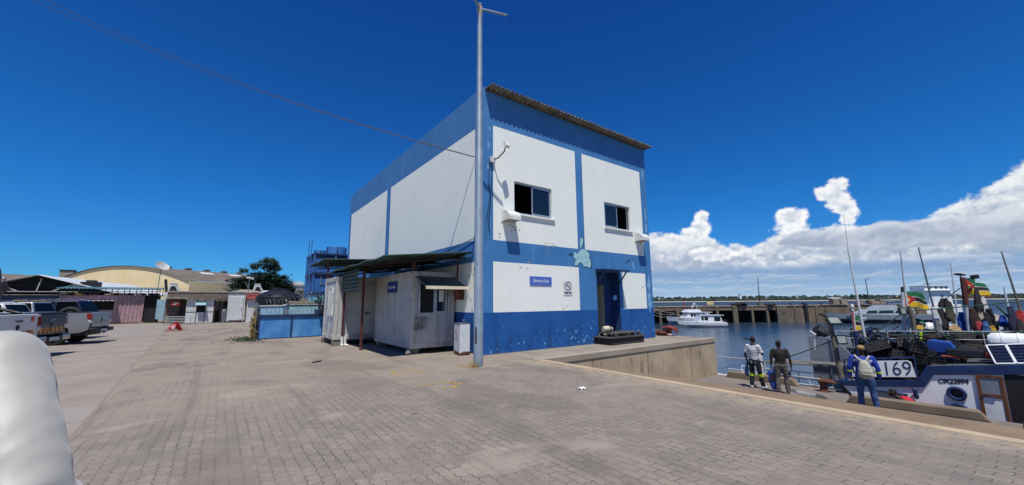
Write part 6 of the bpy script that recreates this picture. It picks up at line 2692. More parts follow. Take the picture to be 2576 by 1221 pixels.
# 4 red vest, bending over on the ledge outside the bull rail
m4 = Vector((16.60, 2.45, -2.44))
rz4 = math.atan2(-(-.25), .97)
sp4 = {'pel': (0, -.10, .80), 'waist': (0, .03, .93), 'chest': (0, .22, 1.07), 'neck': (0, .36, 1.13)}
p4, S4, *_ = person('person', 'man in a red vest bending down beside the hull, behind the long bull rail', m4, rz4, 1.74, top=('red_cloth', 'vest'), legs_c='navy_cloth', shoe='shoe_black', spine=sp4,
    arms=[((-.22, .36, .88), (-.16, .50, .70)), ((.22, .36, .88), (.16, .50, .70))], legs=[((-.12, .14, .46), (-.12, -.06, .09), (-.15, 1)), ((.12, .14, .46), (.12, -.02, .09), (.15, 1))], head_tilt=(0, .10))

# 5 the companion whose satin sleeve fills the lower left corner
base5 = W(-1.585, 1.10)
rz5 = face_dir(.15, 1)
p5, S5, sh5, tr5, h5 = person('person', 'man in a cream satin shirt standing close at the lower left edge', base5, rz5, 1.785, top=('satin_cream', 'long'), legs_c='black_cloth', fat=1.15,
    arms=[((-.30, -.03, 1.13), (-.28, .10, .90)), ((.43, -.06, 1.14), (.44, .08, .90))], head_tilt=(-.13, .06))
b = MB()
ln = lambda p, q, f: Vector(p).lerp(Vector(q), f)
t5 = S5
b.tube([t5['pel'] - Vector((0, 0, .16)), t5['pel'], t5['waist'], ln(t5['waist'], t5['chest'], .6), t5['chest'], t5['neck'] - Vector((0, 0, .07)), t5['neck'] - Vector((0, 0, .02))],
       [(.235, .17), (.235, .17), (.22, .16), (.225, .16), (.235, .165), (.205, .125), (.09, .085)], 24, side=(1, 0, 0))
for s_, e5, w5 in ((-1, (-.30, -.03, 1.13), (-.28, .10, .90)), (1, (.43, -.06, 1.14), (.44, .08, .90))):
    shp = t5['neck'] - Vector((0, 0, .062)) + Vector((s_ * .205, 0, 0))
    b.tube([shp - Vector((s_ * .07, 0, -.005)), shp, ln(shp, e5, .3), ln(shp, e5, .62), Vector(e5), ln(e5, w5, .4), ln(e5, w5, .85), Vector(w5)], [.085, .088, .090, .089, .084, .076, .060, .044], 18)
    b.ball(shp, .087, 14, 10)
me = fuse(b, 'shirt', .009, 6, ['satin_cream'])
dg5 = Vector((.345, -.02, 1.13))
for v in me.vertices:
    c = v.co
    # cloth drawn in long slanting folds, sharper where the elbow bends; a sleeve-head seam
    al, ac = c.x * .45 + c.z * .89, c.x * .89 - c.z * .45
    n1 = mnoise.noise(Vector((al * 4.0 + .7, ac * 13, c.y * 9)))
    n2 = mnoise.noise(Vector((c.z * 17 + c.x * 9, c.x * 5, c.y * 7 + 3)))
    n3 = mnoise.noise(Vector((al * 11, ac * 34, c.y * 22)))
    el_ = math.exp(-((c.z - 1.10) / .13) ** 2)
    q = .008 * (max(0, 1 - abs(n1) * 1.9) ** 1.3) * (.45 + .55 * el_) + .005 * (max(0, 1 - abs(n2) * 2.2) ** 1.3) * el_
    q += .005 * mnoise.noise(c * 5) + .0010 * n3
    q -= .004 * math.exp(-((c.x - .185 - .06 * (1.40 - c.z)) / .006) ** 2) * (1 if c.z > 1.25 else 0)
    v.co += v.normal * q
old = sh5.data
sh5.data = me
bpy.data.meshes.remove(old)
# ------------------------------------------------------------------ fishing boats alongside
mat('hull_white', '#eceff0', '#e4e8ea', 2, .5, .1, dirt='#8b8a83', damt=.22, dscale=1.6)
mat('boat_blue', '#12305f', '#0e2750', 3, .5, .1, dirt='#4a6690', damt=.25)
mat('hull_grey', '#7d8690', '#717a85', 2, .5, .1, dirt='#565d66', damt=.5)
mat('deck_grey', '#4c4f50', '#404344', 4, .8, .2)
mat('antifoul', '#22262a', '#1b1e22', 4, .8)
mat('door_wood', '#6b3f22', '#54301a', 6, .55, .1, stretch=(1, 1, .2))
mat('crate_black', '#141416', '#1c1c1f', 8, .6)
mat('net_dark', '#131214', '#1e1c1c', 14, .95, .6, bscale=90)
mat('rope_green', '#2c5a45', '#24493a', 20, .8)
mat('rope_white', '#b0aea4', '#9c9a90', 20, .8)
mat('mast_white', '#c8ccce', '#b6bbbe', 6, .45, dirt='#8d6f58', damt=.3)
mat('mast_rust', '#5b2e27', '#47231e', 6, .8)
mat('mast_wood', '#6d675d', '#5a554c', 6, .85, .2)
mat('solar', '#141a2c', '#10152a', 6, .15, coat=.6)
mat('flag_green', '#0f6a3c', '#0c5c34', 5, .8)
mat('flag_black', '#121214', '#1a1a1c', 5, .8)
mat('flag_yellow', '#d9b51f', '#c9a51a', 5, .8)
mat('flag_red', '#b32424', '#9f1f1f', 5, .8)
mat('flag_white', '#d5d7d8', '#c8cacb', 5, .8)
mat('plank_grey', '#6f6c68', '#5f5d5a', 5, .85, .2, stretch=(1, .2, 1))
mat('raft_white', '#dfe2e3', '#d3d7d9', 3, .35, dirt='#9a958a', damt=.25)
mat('raft_orange', '#8c4a3a', '#7a3e31', 4, .6)
mat('floodlight_glass', '#8f9892', '#7f8984', 5, .15)
mat('tarp_white', '#c9ccc9', '#b9bdba', 4, .8)


def rail_line(v):                                   # sheer of the near boat, rising to its bow
    return -1.10 + .15 * (4.3 - v)


UA0, UA1 = 17.0, 20.2
A_ = thing('fishing_boat', 'white fishing boat with blue gunwale marked OS-169 alongside the quay', 'fishing boat', (18.6, 0, WZ), 'fishing boats moored side by side')
hi = lambda v: -.31 + .14 * (1.76 - v)
prof = [(4.22, -1.24), (4.05, -1.46), (3.7, -2.02), (3.35, -2.7), (3.05, -4.2), (-8, -4.2), (-8, hi(-8) - .12), (2.12, hi(2.12) - .12), (2.36, -.93)]
b = MB('hull_white')
b.prism(prof, UA0, UA1, 'x')
b.build('hull', A_, bevel=.02)
b = MB('boat_blue')
band = [(4.36, -1.10), (2.42, -.80), (2.18, -.36), (-8, hi(-8)), (-8, hi(-8) - .27), (2.06, hi(2.06) - .25), (2.30, -.99), (4.18, -1.24)]
b.prism(band, UA0 - .045, UA0 - .003, 'x')
b.prism([(4.36, -1.10), (4.18, -1.24), (4.12, -1.24), (4.30, -1.10)], UA0, UA1, 'x')
b.build('gunwale', A_, bevel=.012)
b = MB('deck_grey')
b.prism([(2.14, hi(2.14) - .005), (-8, hi(-8) - .005), (-8, hi(-8) - .11), (2.14, hi(2.14) - .11)], UA0 + .01, UA1, 'x')
b.prism([(4.2, -1.16), (1.8, -.92), (1.8, -.9), (4.2, -1.12)], UA0 + .01, UA1 - .01, 'x')
b.build('deck', A_)
# bulwark rail with the registration board
b = MB('boat_blue')
for v in (4.12, 3.62, 2.95, 2.42):
    b.tube([(UA0 + .06, v, rail_line(v)), (UA0 + .06, v, rail_line(v) + .68)], .024, 7)
for h in (.34, .67):
    b.tube([(UA0 + .06, 4.15, rail_line(4.15) + h), (UA0 + .06, 2.42, rail_line(2.42) + h)], .022, 7)
b.build('railing', A_, smooth=True)
b = MB('hull_white')
sl = (0, -1, .13)


def bd(v, h): return (UA0 + .02, v, -.81 + .13 * (3.1 - v) + h)


pts = [bd(4.0, .0), bd(2.44, 0), bd(2.50, .44), bd(2.58, .49), bd(4.0, .49)]
b.raw([Vector(p_) for p_ in pts] + [Vector(p_) + Vector((.025, 0, 0)) for p_ in pts], [(0, 1, 2, 3, 4), (9, 8, 7, 6, 5)] + [(i, 5 + i, 5 + (i + 1) % 5, (i + 1) % 5) for i in range(5)])
bo = b.build('name_board', A_)
b = MB('letter_dark')
b.m('boat_blue')
b.text('OS-169', Vector(bd(3.22, .235)) - Vector((.006, 0, 0)), sl, (0, .0, 1), .60, .006, bold=-.004, width=1.42)
b.build('lettering', bo)
b = MB('letter_black')
b.text('C9Q2894', (UA0 - .006, 1.70, -.735), (0, -1, .13), (0, 0, 1), .165, .006, bold=.008, width=.60)
b.build('call_sign', A_)
for z in (-1.06, -1.52):
    b = MB('boat_blue')
    ring = [(UA0 - .03, 1.67 + .155 * math.cos(a), z + .155 * math.sin(a)) for a in [2 * math.pi * k / 24 for k in range(24)]]
    b.tube(ring, .045, 8, closed=True)
    po = b.build('porthole', A_, smooth=True)
    b = MB('dark_poster')
    b.lathe([(.12, -.012), (.12, -.004)], (UA0, 1.67, z), 20, 'x')
    b.build('pane', po)
# wooden door standing open beside the dark companionway
b = MB('dark_room')
b.box(UA0 - .012, UA0 - .004, -1.6, .76, -1.75, -.40)
b.build('companionway', A_)
b = MB('door_wood')
D0, D1, DZ0, DZ1 = .78, 1.26, -1.66, -.47
uD = UA0 - .04
for v0, v1, z0, z1 in ((D0, D0 + .07, DZ0, DZ1), (D1 - .07, D1, DZ0, DZ1), (D0 + .07, D1 - .07, DZ1 - .07, DZ1), (D0 + .07, D1 - .07, DZ0 + .60, DZ0 + .70)):
    b.box(uD - .02, uD + .03, v0, v1, z0, z1)
dr_ = b.build('door', A_, bevel=.006)
b = MB('raft_white')
b.box(uD - .004, uD + .02, D0 + .07, D1 - .07, DZ0 + .03, DZ0 + .60)
b.build('panel', dr_)
b = MB('hull_grey')
b.box(uD - .002, uD + .012, D0 + .07, D1 - .07, DZ0 + .70, DZ1 - .07)
b.build('pane', dr_)
b = MB('chrome')
b.tube([(uD - .03, D1 - .05, DZ0 + .64), (uD - .035, D1 - .30, DZ0 + .62)], .014, 6)
b.build('bolt', dr_)
b = MB('grey_steel')
for i in range(6):
    b.box(UA0 - .02, UA0 - .004, 2.72, 3.38, -1.62 + i * .055, -1.585 + i * .055)
b.m('boat_blue')
b.box(UA0 - .025, UA0 - .003, 2.68, 3.42, -1.29, -1.25)
b.box(UA0 - .025, UA0 - .003, 2.68, 3.42, -1.66, -1.625)
b.build('louvre', A_)
b = MB('boat_blue')
b.tube([(UA0 - .08, 2.50, -1.02), (UA0 - .09, 2.50, -1.06), (UA0 - .09, 2.48, -1.30), (UA0 - .08, 2.48, -1.35)], [.02, .055, .055, .02], 10)
tag(b.build('fender', smooth=True), 'small dark blue fender hanging on the white hull below the call sign', 'fender')
# stern gantry, posts and lamps
G = lambda x, y, u: on(x, y, 'u', u)
b = MB('boat_blue')
p0, p1 = G(2151, 836, 17.9), G(2151, 905, 17.9)
b.tube([(17.9, p0.y, .50), (17.9, p0.y, -1.1)], .055, 8)
b.tube([(20.0, p0.y, .50), (20.0, p0.y, -1.1)], .055, 8)
b.tube([(17.9, p0.y, .47), (20.0, p0.y, .47)], .045, 8)
b.tube([(17.9, p0.y, .42), (17.9, 3.30, -.15)], .038, 8)
b.tube([(20.0, p0.y, .42), (20.0, 2.9, -.15)], .038, 8)
b.tube([(17.9, p0.y + .02, .33), (17.9, p0.y + .62, .33), (17.9, p0.y + .62, -1.05)], .03, 8)
b.build('gantry', A_, smooth=True)
b = MB('mast_wood')
b.tube([(17.75, 4.38, -1.6), (17.78, 4.48, -.4), (17.82, 4.56, .86)], [.085, .08, .07], 9)
b.build('stern_post', A_, smooth=True)


def flood(px, py, u, yaw, pitch, w=.34, h=.26, par=A_):
    c = G(px, py, u)
    M_ = (Matrix.Rotation(yaw, 3, 'Z') @ Matrix.Rotation(pitch, 3, 'X'))
    b = MB('trim_black')
    b.obox(c, (w, .05, h), M_)
    for i in range(5):
        b.obox(c + M_ @ Vector((-w * .4 + i * w * .2, .04, 0)), (.012, .04, h * .8), M_)
    o = b.build('floodlight', par, bevel=.008)
    b = MB('floodlight_glass')
    b.obox(c + M_ @ Vector((0, -.028, 0)), (w * .78, .006, h * .74), M_)
    b.build('lens', o)
    return c


yw = math.atan2(-F2.x, F2.y)
flood(2098, 807, 17.7, yw, R(-35), .46, .30)
flood(2116, 855, 17.6, yw + .1, R(-12), .40, .32)
b = MB('trim_black')
b.beam(G(2096, 804, 17.75), G(2062, 790, 17.85), .16, .05)
b.build('lamp_arm', A_)
b = MB('mast_white')
q = G(2045, 862, 18.6)
b.tube([G(2050, 880, 18.6), G(2049, 858, 18.6), G(2047, 845, 18.6)], [.028, .03, .025], 8)
b.beam(G(2052, 843, 18.6), G(2037, 833, 18.6), .12, .05)
tag(b.build('deck_lamp'), 'white deck lamp on a short post at the stern of the grey boat', 'lamp')
b = MB('mast_white')
b.tube([G(2186, 905, 18.6), G(2166, 800, 18.6), G(2150, 715, 18.6), G(2133, 626, 18.6)], [.045, .042, .034, .022], 8)
b.m('raft_white')
b.tube([G(2183, 893, 18.6), G(2186, 910, 18.6)], .075, 8)
b.build('mast', A_, smooth=True)
b = MB('mast_white')
b.tube([G(2144, 775, 19.3), G(2150, 830, 19.3), G(2153, 880, 19.3)], .05, 8)
b.ball(G(2144, 772, 19.3), (.06, .06, .09), 8, 6)
b.build('light_post', A_, smooth=True)
b = MB('cable_black')
b.tube([G(2133, 626, 18.6), G(2122, 540, 18.6)], .006, 4)
b.build('whip_aerial', A_)


# black plastic crates, jumbled
def crate_mesh():
    b = MB('crate_black')
    L, Wd, H = .29, .19, .14
    b.box(-L, L, -Wd, Wd, -H, -H + .015)
    for z in (-H + .02, -.05, .02, H - .03):
        b.box(-L, L, -Wd - .006, -Wd + .006, z, z + .03)
        b.box(-L, L, Wd - .006, Wd + .006, z, z + .03)
        b.box(-L - .006, -L + .006, -Wd, Wd, z, z + .03)
        b.box(L - .006, L + .006, -Wd, Wd, z, z + .03)
    for i in range(7):
        x = -L + i * 2 * L / 6
        for y in (-Wd, Wd): b.box(x - .012, x + .012, y - .009, y + .009, -H, H)
    for i in range(5):
        y = -Wd + i * 2 * Wd / 4
        for x in (-L, L): b.box(x - .009, x + .009, y - .012, y + .012, -H, H)
    b.box(-L - .012, L + .012, -Wd - .014, -Wd + .012, H - .012, H + .012)
    b.box(-L - .012, L + .012, Wd - .012, Wd + .014, H - .012, H + .012)
    return b.build('fish_crate')


crate = crate_mesh()
tag(crate, 'black plastic fish crate in the jumbled heap behind the OS-169 board', 'crate', 'crates heaped on the near boat')
r6 = random.Random(6)
spots = []
for i in range(38):
    v = r6.uniform(1.6, 4.0)
    u = r6.uniform(17.45, 19.6)
    lay = r6.choice((0, 1, 1, 2, 3))
    spots.append((u, v, -.82 + lay * .27 + .10 * (3.8 - v), (r6.gauss(0, .28), r6.gauss(0, .28), r6.uniform(0, 3.1))))
spots[0] = tuple(G(2196, 873, 18.0)) + ((.5, -.45, .9),)
spots[1] = tuple(G(2255, 895, 17.8)) + ((.3, .2, .5),)
spots[2] = tuple(G(2345, 908, 17.6)) + ((0.02, .05, 1.55),)
spots[3] = tuple(G(2300, 875, 18.6)) + ((.2, .3, 1.2),)
spots[4] = tuple(G(2066, 835, 19.6)) + ((.5, .3, .7),)
for i, (u, v, z, rot) in enumerate(spots):
    o = crate if i == 0 else crate.copy()
    if i: col.objects.link(o)
    o.location = (u, v, z)
    o.rotation_euler = rot
    if i == 0: o['label'] = 'black fish crate tipped up on its edge below the blue gantry stay'
    if i == 2: o['label'] = 'black fish crate standing by the foot of the blue deck seat'
    if i == 4: o['label'] = 'black fish crate standing tilted above the grey stern panel'


crate2 = crate_mesh()
tag(crate2, 'black plastic fish crate among the gear on the deck of the second boat', 'crate', 'crates piled on the second boat')
for i in range(30):
    o = crate2 if i == 0 else crate2.copy()
    if i: col.objects.link(o)
    v = r6.uniform(.4, 5.0)
    o.location = (r6.uniform(21.0, 22.6), v, -.30 + r6.choice((0, .27, .27, .5)) + .03 * (5 - v))
    o.rotation_euler = (r6.gauss(0, .22), r6.gauss(0, .22), r6.uniform(0, 3.1))


def heap(name, label, c, r, seed, mt='net_dark', vox=.05, amp=.07, cat='net'):
    rr = random.Random(seed)
    b = MB()
    c = Vector(c)
    for i in range(16):
        q = c + Vector((rr.uniform(-.75, .75) * r[0], rr.uniform(-.75, .75) * r[1], rr.uniform(-.3, .45) * r[2]))
        s_ = rr.uniform(.3, .55)
        b.ball(q, (r[0] * s_, r[1] * s_, r[2] * s_), 9, 7)
    me = fuse(b, name, vox, 1, [mt])
    for v in me.vertices:
        v.co += v.normal * (mnoise.noise(v.co * 7) * amp + mnoise.noise(v.co * 19) * amp * .5)
    return tag(link(me, name), label, cat)


heap('net_pile', 'dark net heap on the stern deck under the gantry', (18.9, 3.1, -.75), (1.2, 1.1, .45), 1)
heap('net_pile', 'dark heap of nets and gear on the middle of the raised deck', (19.6, 1.0, -.1), (.6, .8, .3), 2)
heap('net_pile', 'dark heap of nets amidships on the second boat', (21.8, 3.4, -.05), (.8, 1.3, .35), 4)
heap('net_pile', 'dark heap of gear on the second boat below the rusty mast', (21.5, 1.3, .1), (.5, 1.0, .4), 5)
# things on the raised deck
t = thing('deck_stool', 'bright blue angular deck seat on the raised deck of the near boat', 'seat', (18.0, 1.9, -.3))
b = MB('boat_blue')
mat('seat_blue', '#184596', '#143c86', 4, .5)
b.m('seat_blue')
b.prism([(2.20, -.02), (1.68, -.02), (1.63, .12), (1.72, .30), (2.12, .34), (2.20, .28)], 17.8, 18.3, 'x')
b.build('seat', t, bevel=.02)
b = MB('seat_blue')
b.prism([(2.14, -.021), (1.76, -.021), (1.70, -.32), (2.16, -.32)], 17.88, 18.25, 'x')
b.build('pedestal', t)
mat('tray_orange', '#a5412a', '#933822', 5, .6)
b = MB('tray_orange')
b.obox(G(2398, 898, 17.7), (.3, .5, .06), (0, .1, .1))
tag(b.build('red_tray', bevel=.02), 'orange-red tray lying on the raised deck beside the blue seat', 'tray')
b = MB('plastic_black')
b.obox(G(2447, 890, 17.8), (.5, 1.0, .22), (0, .05, 0))
tag(b.build('battery_box', bevel=.03), 'long black box on the raised deck left of the solar panels', 'box')
b = MB('red_plastic')
b.obox(G(2494, 893, 17.55), (.2, .22, .16), (0, 0, .1))
tag(b.build('fuel_can', bevel=.03), 'small red can between the black box and the solar panels', 'can')
t = thing('liferaft_canister', 'white ribbed liferaft canister on an orange cradle above the solar panels', 'liferaft', (18.3, .2, 0))
b = MB('raft_white')
c0 = Vector((18.35, 1.0, .36))
Lr = 1.9
prof = [(.05, 0), (.17, .02), (.24, .10)]
for i in range(6):
    y = .22 + i * .30
    prof += [(.25, y), (.25, y + .04), (.268, y + .05), (.268, y + .09), (.25, y + .10)]
prof += [(.24, Lr - .1), (.17, Lr - .02), (.05, Lr)]
b.lathe([(r_, -h) for r_, h in prof], c0, 22, 'y')
b.box(18.08, 18.62, c0.y - Lr + .06, c0.y - .06, .335, .375)
b.build('canister', t, smooth=True)
b = MB('raft_orange')
b.lathe([(.19, -.1), (.235, -.25), (.235, -Lr + .25), (.19, -Lr + .1)], c0 - Vector((0, 0, .10)), 18, 'y')
b.box(18.15, 18.55, c0.y - 1.6, c0.y - .3, -.18, .1)
b.build('cradle', t, smooth=True)
for k, v0 in enumerate((.86, .50)):
    t = thing('solar_panel', ['framed solar panel tilted on the deck edge, the left one under the liferaft', 'framed solar panel tilted on the deck edge, the right one at the picture edge'][k], 'solar panel', (17.3, v0, -.15), 'solar panels on the near boat')
    w = .34 if k == 0 else .75
    a, c_ = Vector((17.18, v0, hi(v0) + .02)), Vector((17.55, v0 + .13, hi(v0) + .47))
    dv = Vector((0, -1, .13))
    nn = (c_ - a).cross(dv).normalized()
    if nn.x > 0: nn = -nn
    b = MB('raft_white')
    e = .03
    for P, Q in ((a, a + dv * w), (c_, c_ + dv * w), (a, c_), (a + dv * w, c_ + dv * w)):
        b.beam(P, Q, .03, .035, up=nn)
    b.build('frame', t)
    b = MB('solar')
    b.raw([a + nn * .004, a + dv * w + nn * .004, c_ + dv * w + nn * .004, c_ + nn * .004, a - nn * .01, a + dv * w - nn * .01, c_ + dv * w - nn * .01, c_ - nn * .01], [(0, 1, 2, 3), (7, 6, 5, 4), (0, 4, 5, 1), (1, 5, 6, 2), (2, 6, 7, 3), (3, 7, 4, 0)])
    b.m('grey_steel')
    for i in range(1, 6):
        f = i / 6
        b.beam(a.lerp(c_, f) + nn * .006, a.lerp(c_, f) + dv * w + nn * .006, .004, .003, up=nn)
    b.build('cell', t)

# --- second and third boat outside the first
def hull_mesh(mb, uc, vb, vs, hb, zd, zk, bowl, top, band, flare=.12):
    n = 18
    secs = []
    for i in range(n + 1):
        f = i / n
        v = vb + (vs - vb) * f
        k = min(1, (f * abs(vs - vb)) / bowl)
        w = hb * (1 - (1 - k) ** 2.3) + .04
        d = zd + .35 * (1 - k) ** 2
        secs.append([(v, w + flare * (1 - k * .6), d), (v, w + flare * .8 * (1 - k * .6), d - .22), (v, w * .96, (d + zk) / 2), (v - (0 if k >= 1 else .25 * (1 - k)), w * .62, zk + .3), (v - (0 if k >= 1 else .5 * (1 - k)), .02, zk)])
    for s in (-1, 1):
        for a, c in zip(secs, secs[1:]):
            for j in range(4):
                mb.m(band if j == 0 else top if j < 2 else 'antifoul')
                q = [a[j], a[j + 1], c[j + 1], c[j]]
                mb.face([(uc + s * w, v, z) for v, w, z in q])
    mb.m('deck_grey')
    for a, c in zip(secs, secs[1:]):
        mb.face([(uc - a[0][1] + .04, a[0][0], a[0][2] - .12), (uc + a[0][1] - .04, a[0][0], a[0][2] - .12), (uc + c[0][1] - .04, c[0][0], c[0][2] - .12), (uc - c[0][1] + .04, c[0][0], c[0][2] - .12)])
    mb.m(top)
    for s_ in (secs[0], secs[-1]):
        mb.face([(uc + w, v, z) for v, w, z in s_] + [(uc - w, v, z) for v, w, z in reversed(s_)])


B_ = thing('fishing_boat', 'grey and white fishing boat with rust-topped mast, second out from the quay', 'fishing boat', (22.2, 0, WZ), 'fishing boats moored side by side')
b = MB('hull_grey')
hull_mesh(b, 22.3, 6.4, -9, 1.55, -.45, -4.2, 2.5, 'hull_grey', 'hull_grey')
b.build('hull', B_, fix=False)
# rounded grey panel at its end, seen over the plank roof
b = MB('hull_grey')
arcp = [(5.72, -.95), (5.72, .16), (5.55, .18)] + [(5.55 - 1.25 * math.sin(a), .18 - 1.13 * (1 - math.cos(a))) for a in [k * math.pi / 2 / 8 for k in range(1, 9)]]
b.prism(arcp, 19.3, 19.36, 'x')
b.prism([(5.70, -1.5), (4.4, -1.5), (4.4, -.9), (5.70, -.9)], 19.37, 21.0, 'x')
b.build('stern_panel', B_, bevel=.01)
b = MB('mast_white')
for z in (.02, .30):
    b.tube([(20.9, 5.3, z), (20.9, -2, z + .35)], .013, 6)
for i in range(9):
    v = 5.2 - i * .8
    b.tube([(20.9, v, -.5), (20.9, v, .32 + .05 * (5.3 - v))], .015, 6)
b.build('railing', B_, smooth=True)
b = MB('hull_white')
q0, q1 = G(2388, 862, 21.0), G(2476, 862, 21.0)
zb_ = G(2430, 890, 21.0).z
P = [(q0.y, zb_ - .02), (q1.y, zb_ + .06), (q1.y + .05, q1.z), (q0.y, q0.z)]
b.prism(P, 21.0, 21.03, 'x')
bo = b.build('name_board', B_)
b = MB('boat_blue')
b.text('OS-', (20.992, (q0.y + q1.y) / 2 - .02, (q0.z + zb_) / 2 + .03), (0, -1, .10), (0, 0, 1), .40, .006, bold=.003, width=.62)
b.build('lettering', bo)
b = MB('boat_blue')
b.box(21.1, 22.9, -1.5, 2.6, -.45, -.05)
b.m('mast_white')
b.box(21.05, 22.95, -1.55, 2.65, -.05, .0)
b.build('deckhouse', B_, bevel=.02)
b = MB('mast_white')
b.tube([G(2292, 850, 22.0), G(2278, 740, 22.0), G(2265, 632, 22.0)], [.05, .042, .025], 8)
b.build('mast', B_, smooth=True)
b = MB('mast_wood')
b.tube([G(2304, 870, 21.6), G(2296, 800, 21.6), G(2286, 770, 21.6)], [.08, .075, .06], 8)
b.m('mast_white')
b.tube([G(2276, 870, 21.8), G(2274, 800, 21.8), G(2270, 735, 21.8)], [.075, .07, .05], 8)
b.m('trim_black')
b.tube([G(2270, 735, 21.8), G(2269, 722, 21.8)], [.045, .04], 8)
b.build('samson_post', B_, smooth=True)
b = MB('mast_rust')
b.tube([G(2430, 768, 22.0), G(2426, 735, 22.0), G(2420, 698, 22.0)], [.075, .075, .065], 9)
b.m('mast_white')
b.tube([G(2441, 860, 22.0), G(2436, 810, 22.0), G(2431, 770, 22.0)], [.07, .07, .065], 9)
b.m('grey_steel')
b.beam(G(2420, 698, 22.0), G(2443, 705, 22.0), .05, .05)
b.m('trim_black')
b.obox(G(2414, 691, 22.0), (.26, .18, .05), (0, .2, yw))
b.obox(G(2452, 697, 22.0), (.22, .10, .14), (0, -.15, yw))
b.m('raft_white')
b.tube([G(2422, 702, 22), G(2419, 694, 22)], .05, 7)
b.build('rusty_mast', B_, smooth=True)
flood(2283, 783, 21.7, yw, R(-10), .70, .28, B_)
flood(2330, 862, 20.9, yw + .2, R(-30), .60, .24, B_)

C_ = thing('fishing_boat', 'white fishing boat marked OS behind the clothes lines, farthest from the quay', 'fishing boat', (26, 0, WZ), 'fishing boats moored side by side')
b = MB('hull_white')
hull_mesh(b, 26.2, 4.2, -9, 1.5, -.2, -4.2, 2.3, 'hull_white', 'boat_blue')
b.build('hull', C_, fix=False)
b = MB('hull_white')
b.box(25.2, 27.0, -2.5, 1.6, -.3, .45)
b.m('boat_blue')
b.box(25.1, 27.1, -2.6, 1.7, .45, .55)
b.build('deckhouse', C_, bevel=.03)
b = MB('letter_black')
c_ = G(2470, 828, 24.9)
b.m('hull_white')
b.box(24.9, 24.93, c_.y - .55, c_.y + .4, c_.z - .14, c_.z + .16)
bo = b.build('name_board', C_)
b = MB('letter_black')
b.text('OS', (24.892, c_.y, c_.z), (0, -1, .08), (0, 0, 1), .26, .006, bold=.004, width=.42)
b.build('lettering', bo)
for (x0, y0, x1, y1, u, w, mt) in ((2355, 800, 2310, 622, 25.8, .035, 'grey_steel'), (2409, 800, 2391, 660, 26.6, .03, 'mast_white'), (2575, 805, 2519, 633, 25.0, .032, 'mast_wood'), (2546, 820, 2525, 722, 26.4, .04, 'mast_white')):
    b = MB(mt)
    b.tube([G(x0, y0, u), G((x0 + x1) / 2, (y0 + y1) / 2, u), G(x1, y1, u)], [w * 1.25, w, w * .6], 7)
    b.build('mast', C_, smooth=True)
t = thing('liferaft_canister', 'white ribbed canister beyond the second boat, below the large flag', 'liferaft', (24.2, 3.2, .3))
b = MB('raft_white')
cc0 = G(2300, 826, 24.0)
prof = [(.05, 0), (.2, .03), (.25, .1)]
for i in range(4):
    y = .18 + i * .22
    prof += [(.25, y), (.27, y + .03), (.27, y + .07), (.25, y + .10)]
prof += [(.2, 1.1), (.05, 1.14)]
b.lathe([(r_, -h) for r_, h in prof], cc0, 18, 'y')
b.build('canister', t, smooth=True)
b = MB('mast_white')
b.box(23.9, 24.3, cc0.y - 1.0, cc0.y - .1, cc0.z - .75, cc0.z - .22)
b.build('cradle', t)

# --- low white workboat with plank roof between the quay and the grey stern
E_ = thing('workboat', 'low white workboat with railings under a grey plank roof', 'workboat', (18.6, 6, WZ))
b = MB('hull_white')
b.box(17.75, 19.2, 4.6, 8.4, -3.9, -1.75)
b.prism([(8.4, -3.6), (9.4, -1.9), (9.4, -1.75), (8.4, -1.75)], 17.95, 19.0, 'x')
b.build('hull', E_, bevel=.05)
b = MB('mast_white')
for z in (-1.56, -1.30):
    for u in (17.85, 19.1):
        b.tube([(u, 4.65, z + .05), (u, 8.3, z)], .02, 7)
for u in (17.85, 19.1):
    for i in range(6):
        v = 4.7 + i * .72
        b.tube([(u, v, -1.78), (u, v, -1.26)], .02, 7)
        if i in (0, 3): b.tube([(u, v, -1.3), (u, v, -.86)], .02, 7)
b.build('railing', E_, smooth=True)
r7 = random.Random(8)
for i in range(7):
    b = MB('plank_grey')
    u = 17.95 + i * .185
    b.beam((u, 4.45 + r7.uniform(-.1, .1), -.76 + r7.uniform(-.01, .01)), (u, 7.0 + r7.uniform(-.25, .35), -.88 + r7.uniform(-.01, .01)), .175, .035)
    b.build('roof_plank', E_)
for (v0, lab) in ((6.35, 'black tyre fender on the workboat, the left one of three'), (5.85, 'black tyre fender on the workboat, middle one of three'), (5.2, 'black tyre fender on the workboat, nearest the bollard')):
    b = MB('black_rubber')
    ring = [(17.66, v0 + .17 * math.cos(a), -1.72 + .17 * math.sin(a)) for a in [2 * math.pi * k / 20 for k in range(20)]]
    b.tube(ring, .075, 9, closed=True)
    b.box(17.64, 17.70, v0 - .12, v0 + .12, -1.84, -1.60)
    tag(b.build('tyre_fender', smooth=True), lab, 'tyre', 'tyre fenders of the workboat')
b = MB('mast_white')
b.tube([(18.1, 7.36, -1.8), (18.1, 7.36, -.05)], .03, 7)
b.m('trim_black')
b.beam((18.1, 7.36, -.04), (17.95, 7.62, .03), .16, .05)
tag(b.build('lamp_post', smooth=False), 'short white lamp post with a black lamp behind the man in stripes', 'lamp post')


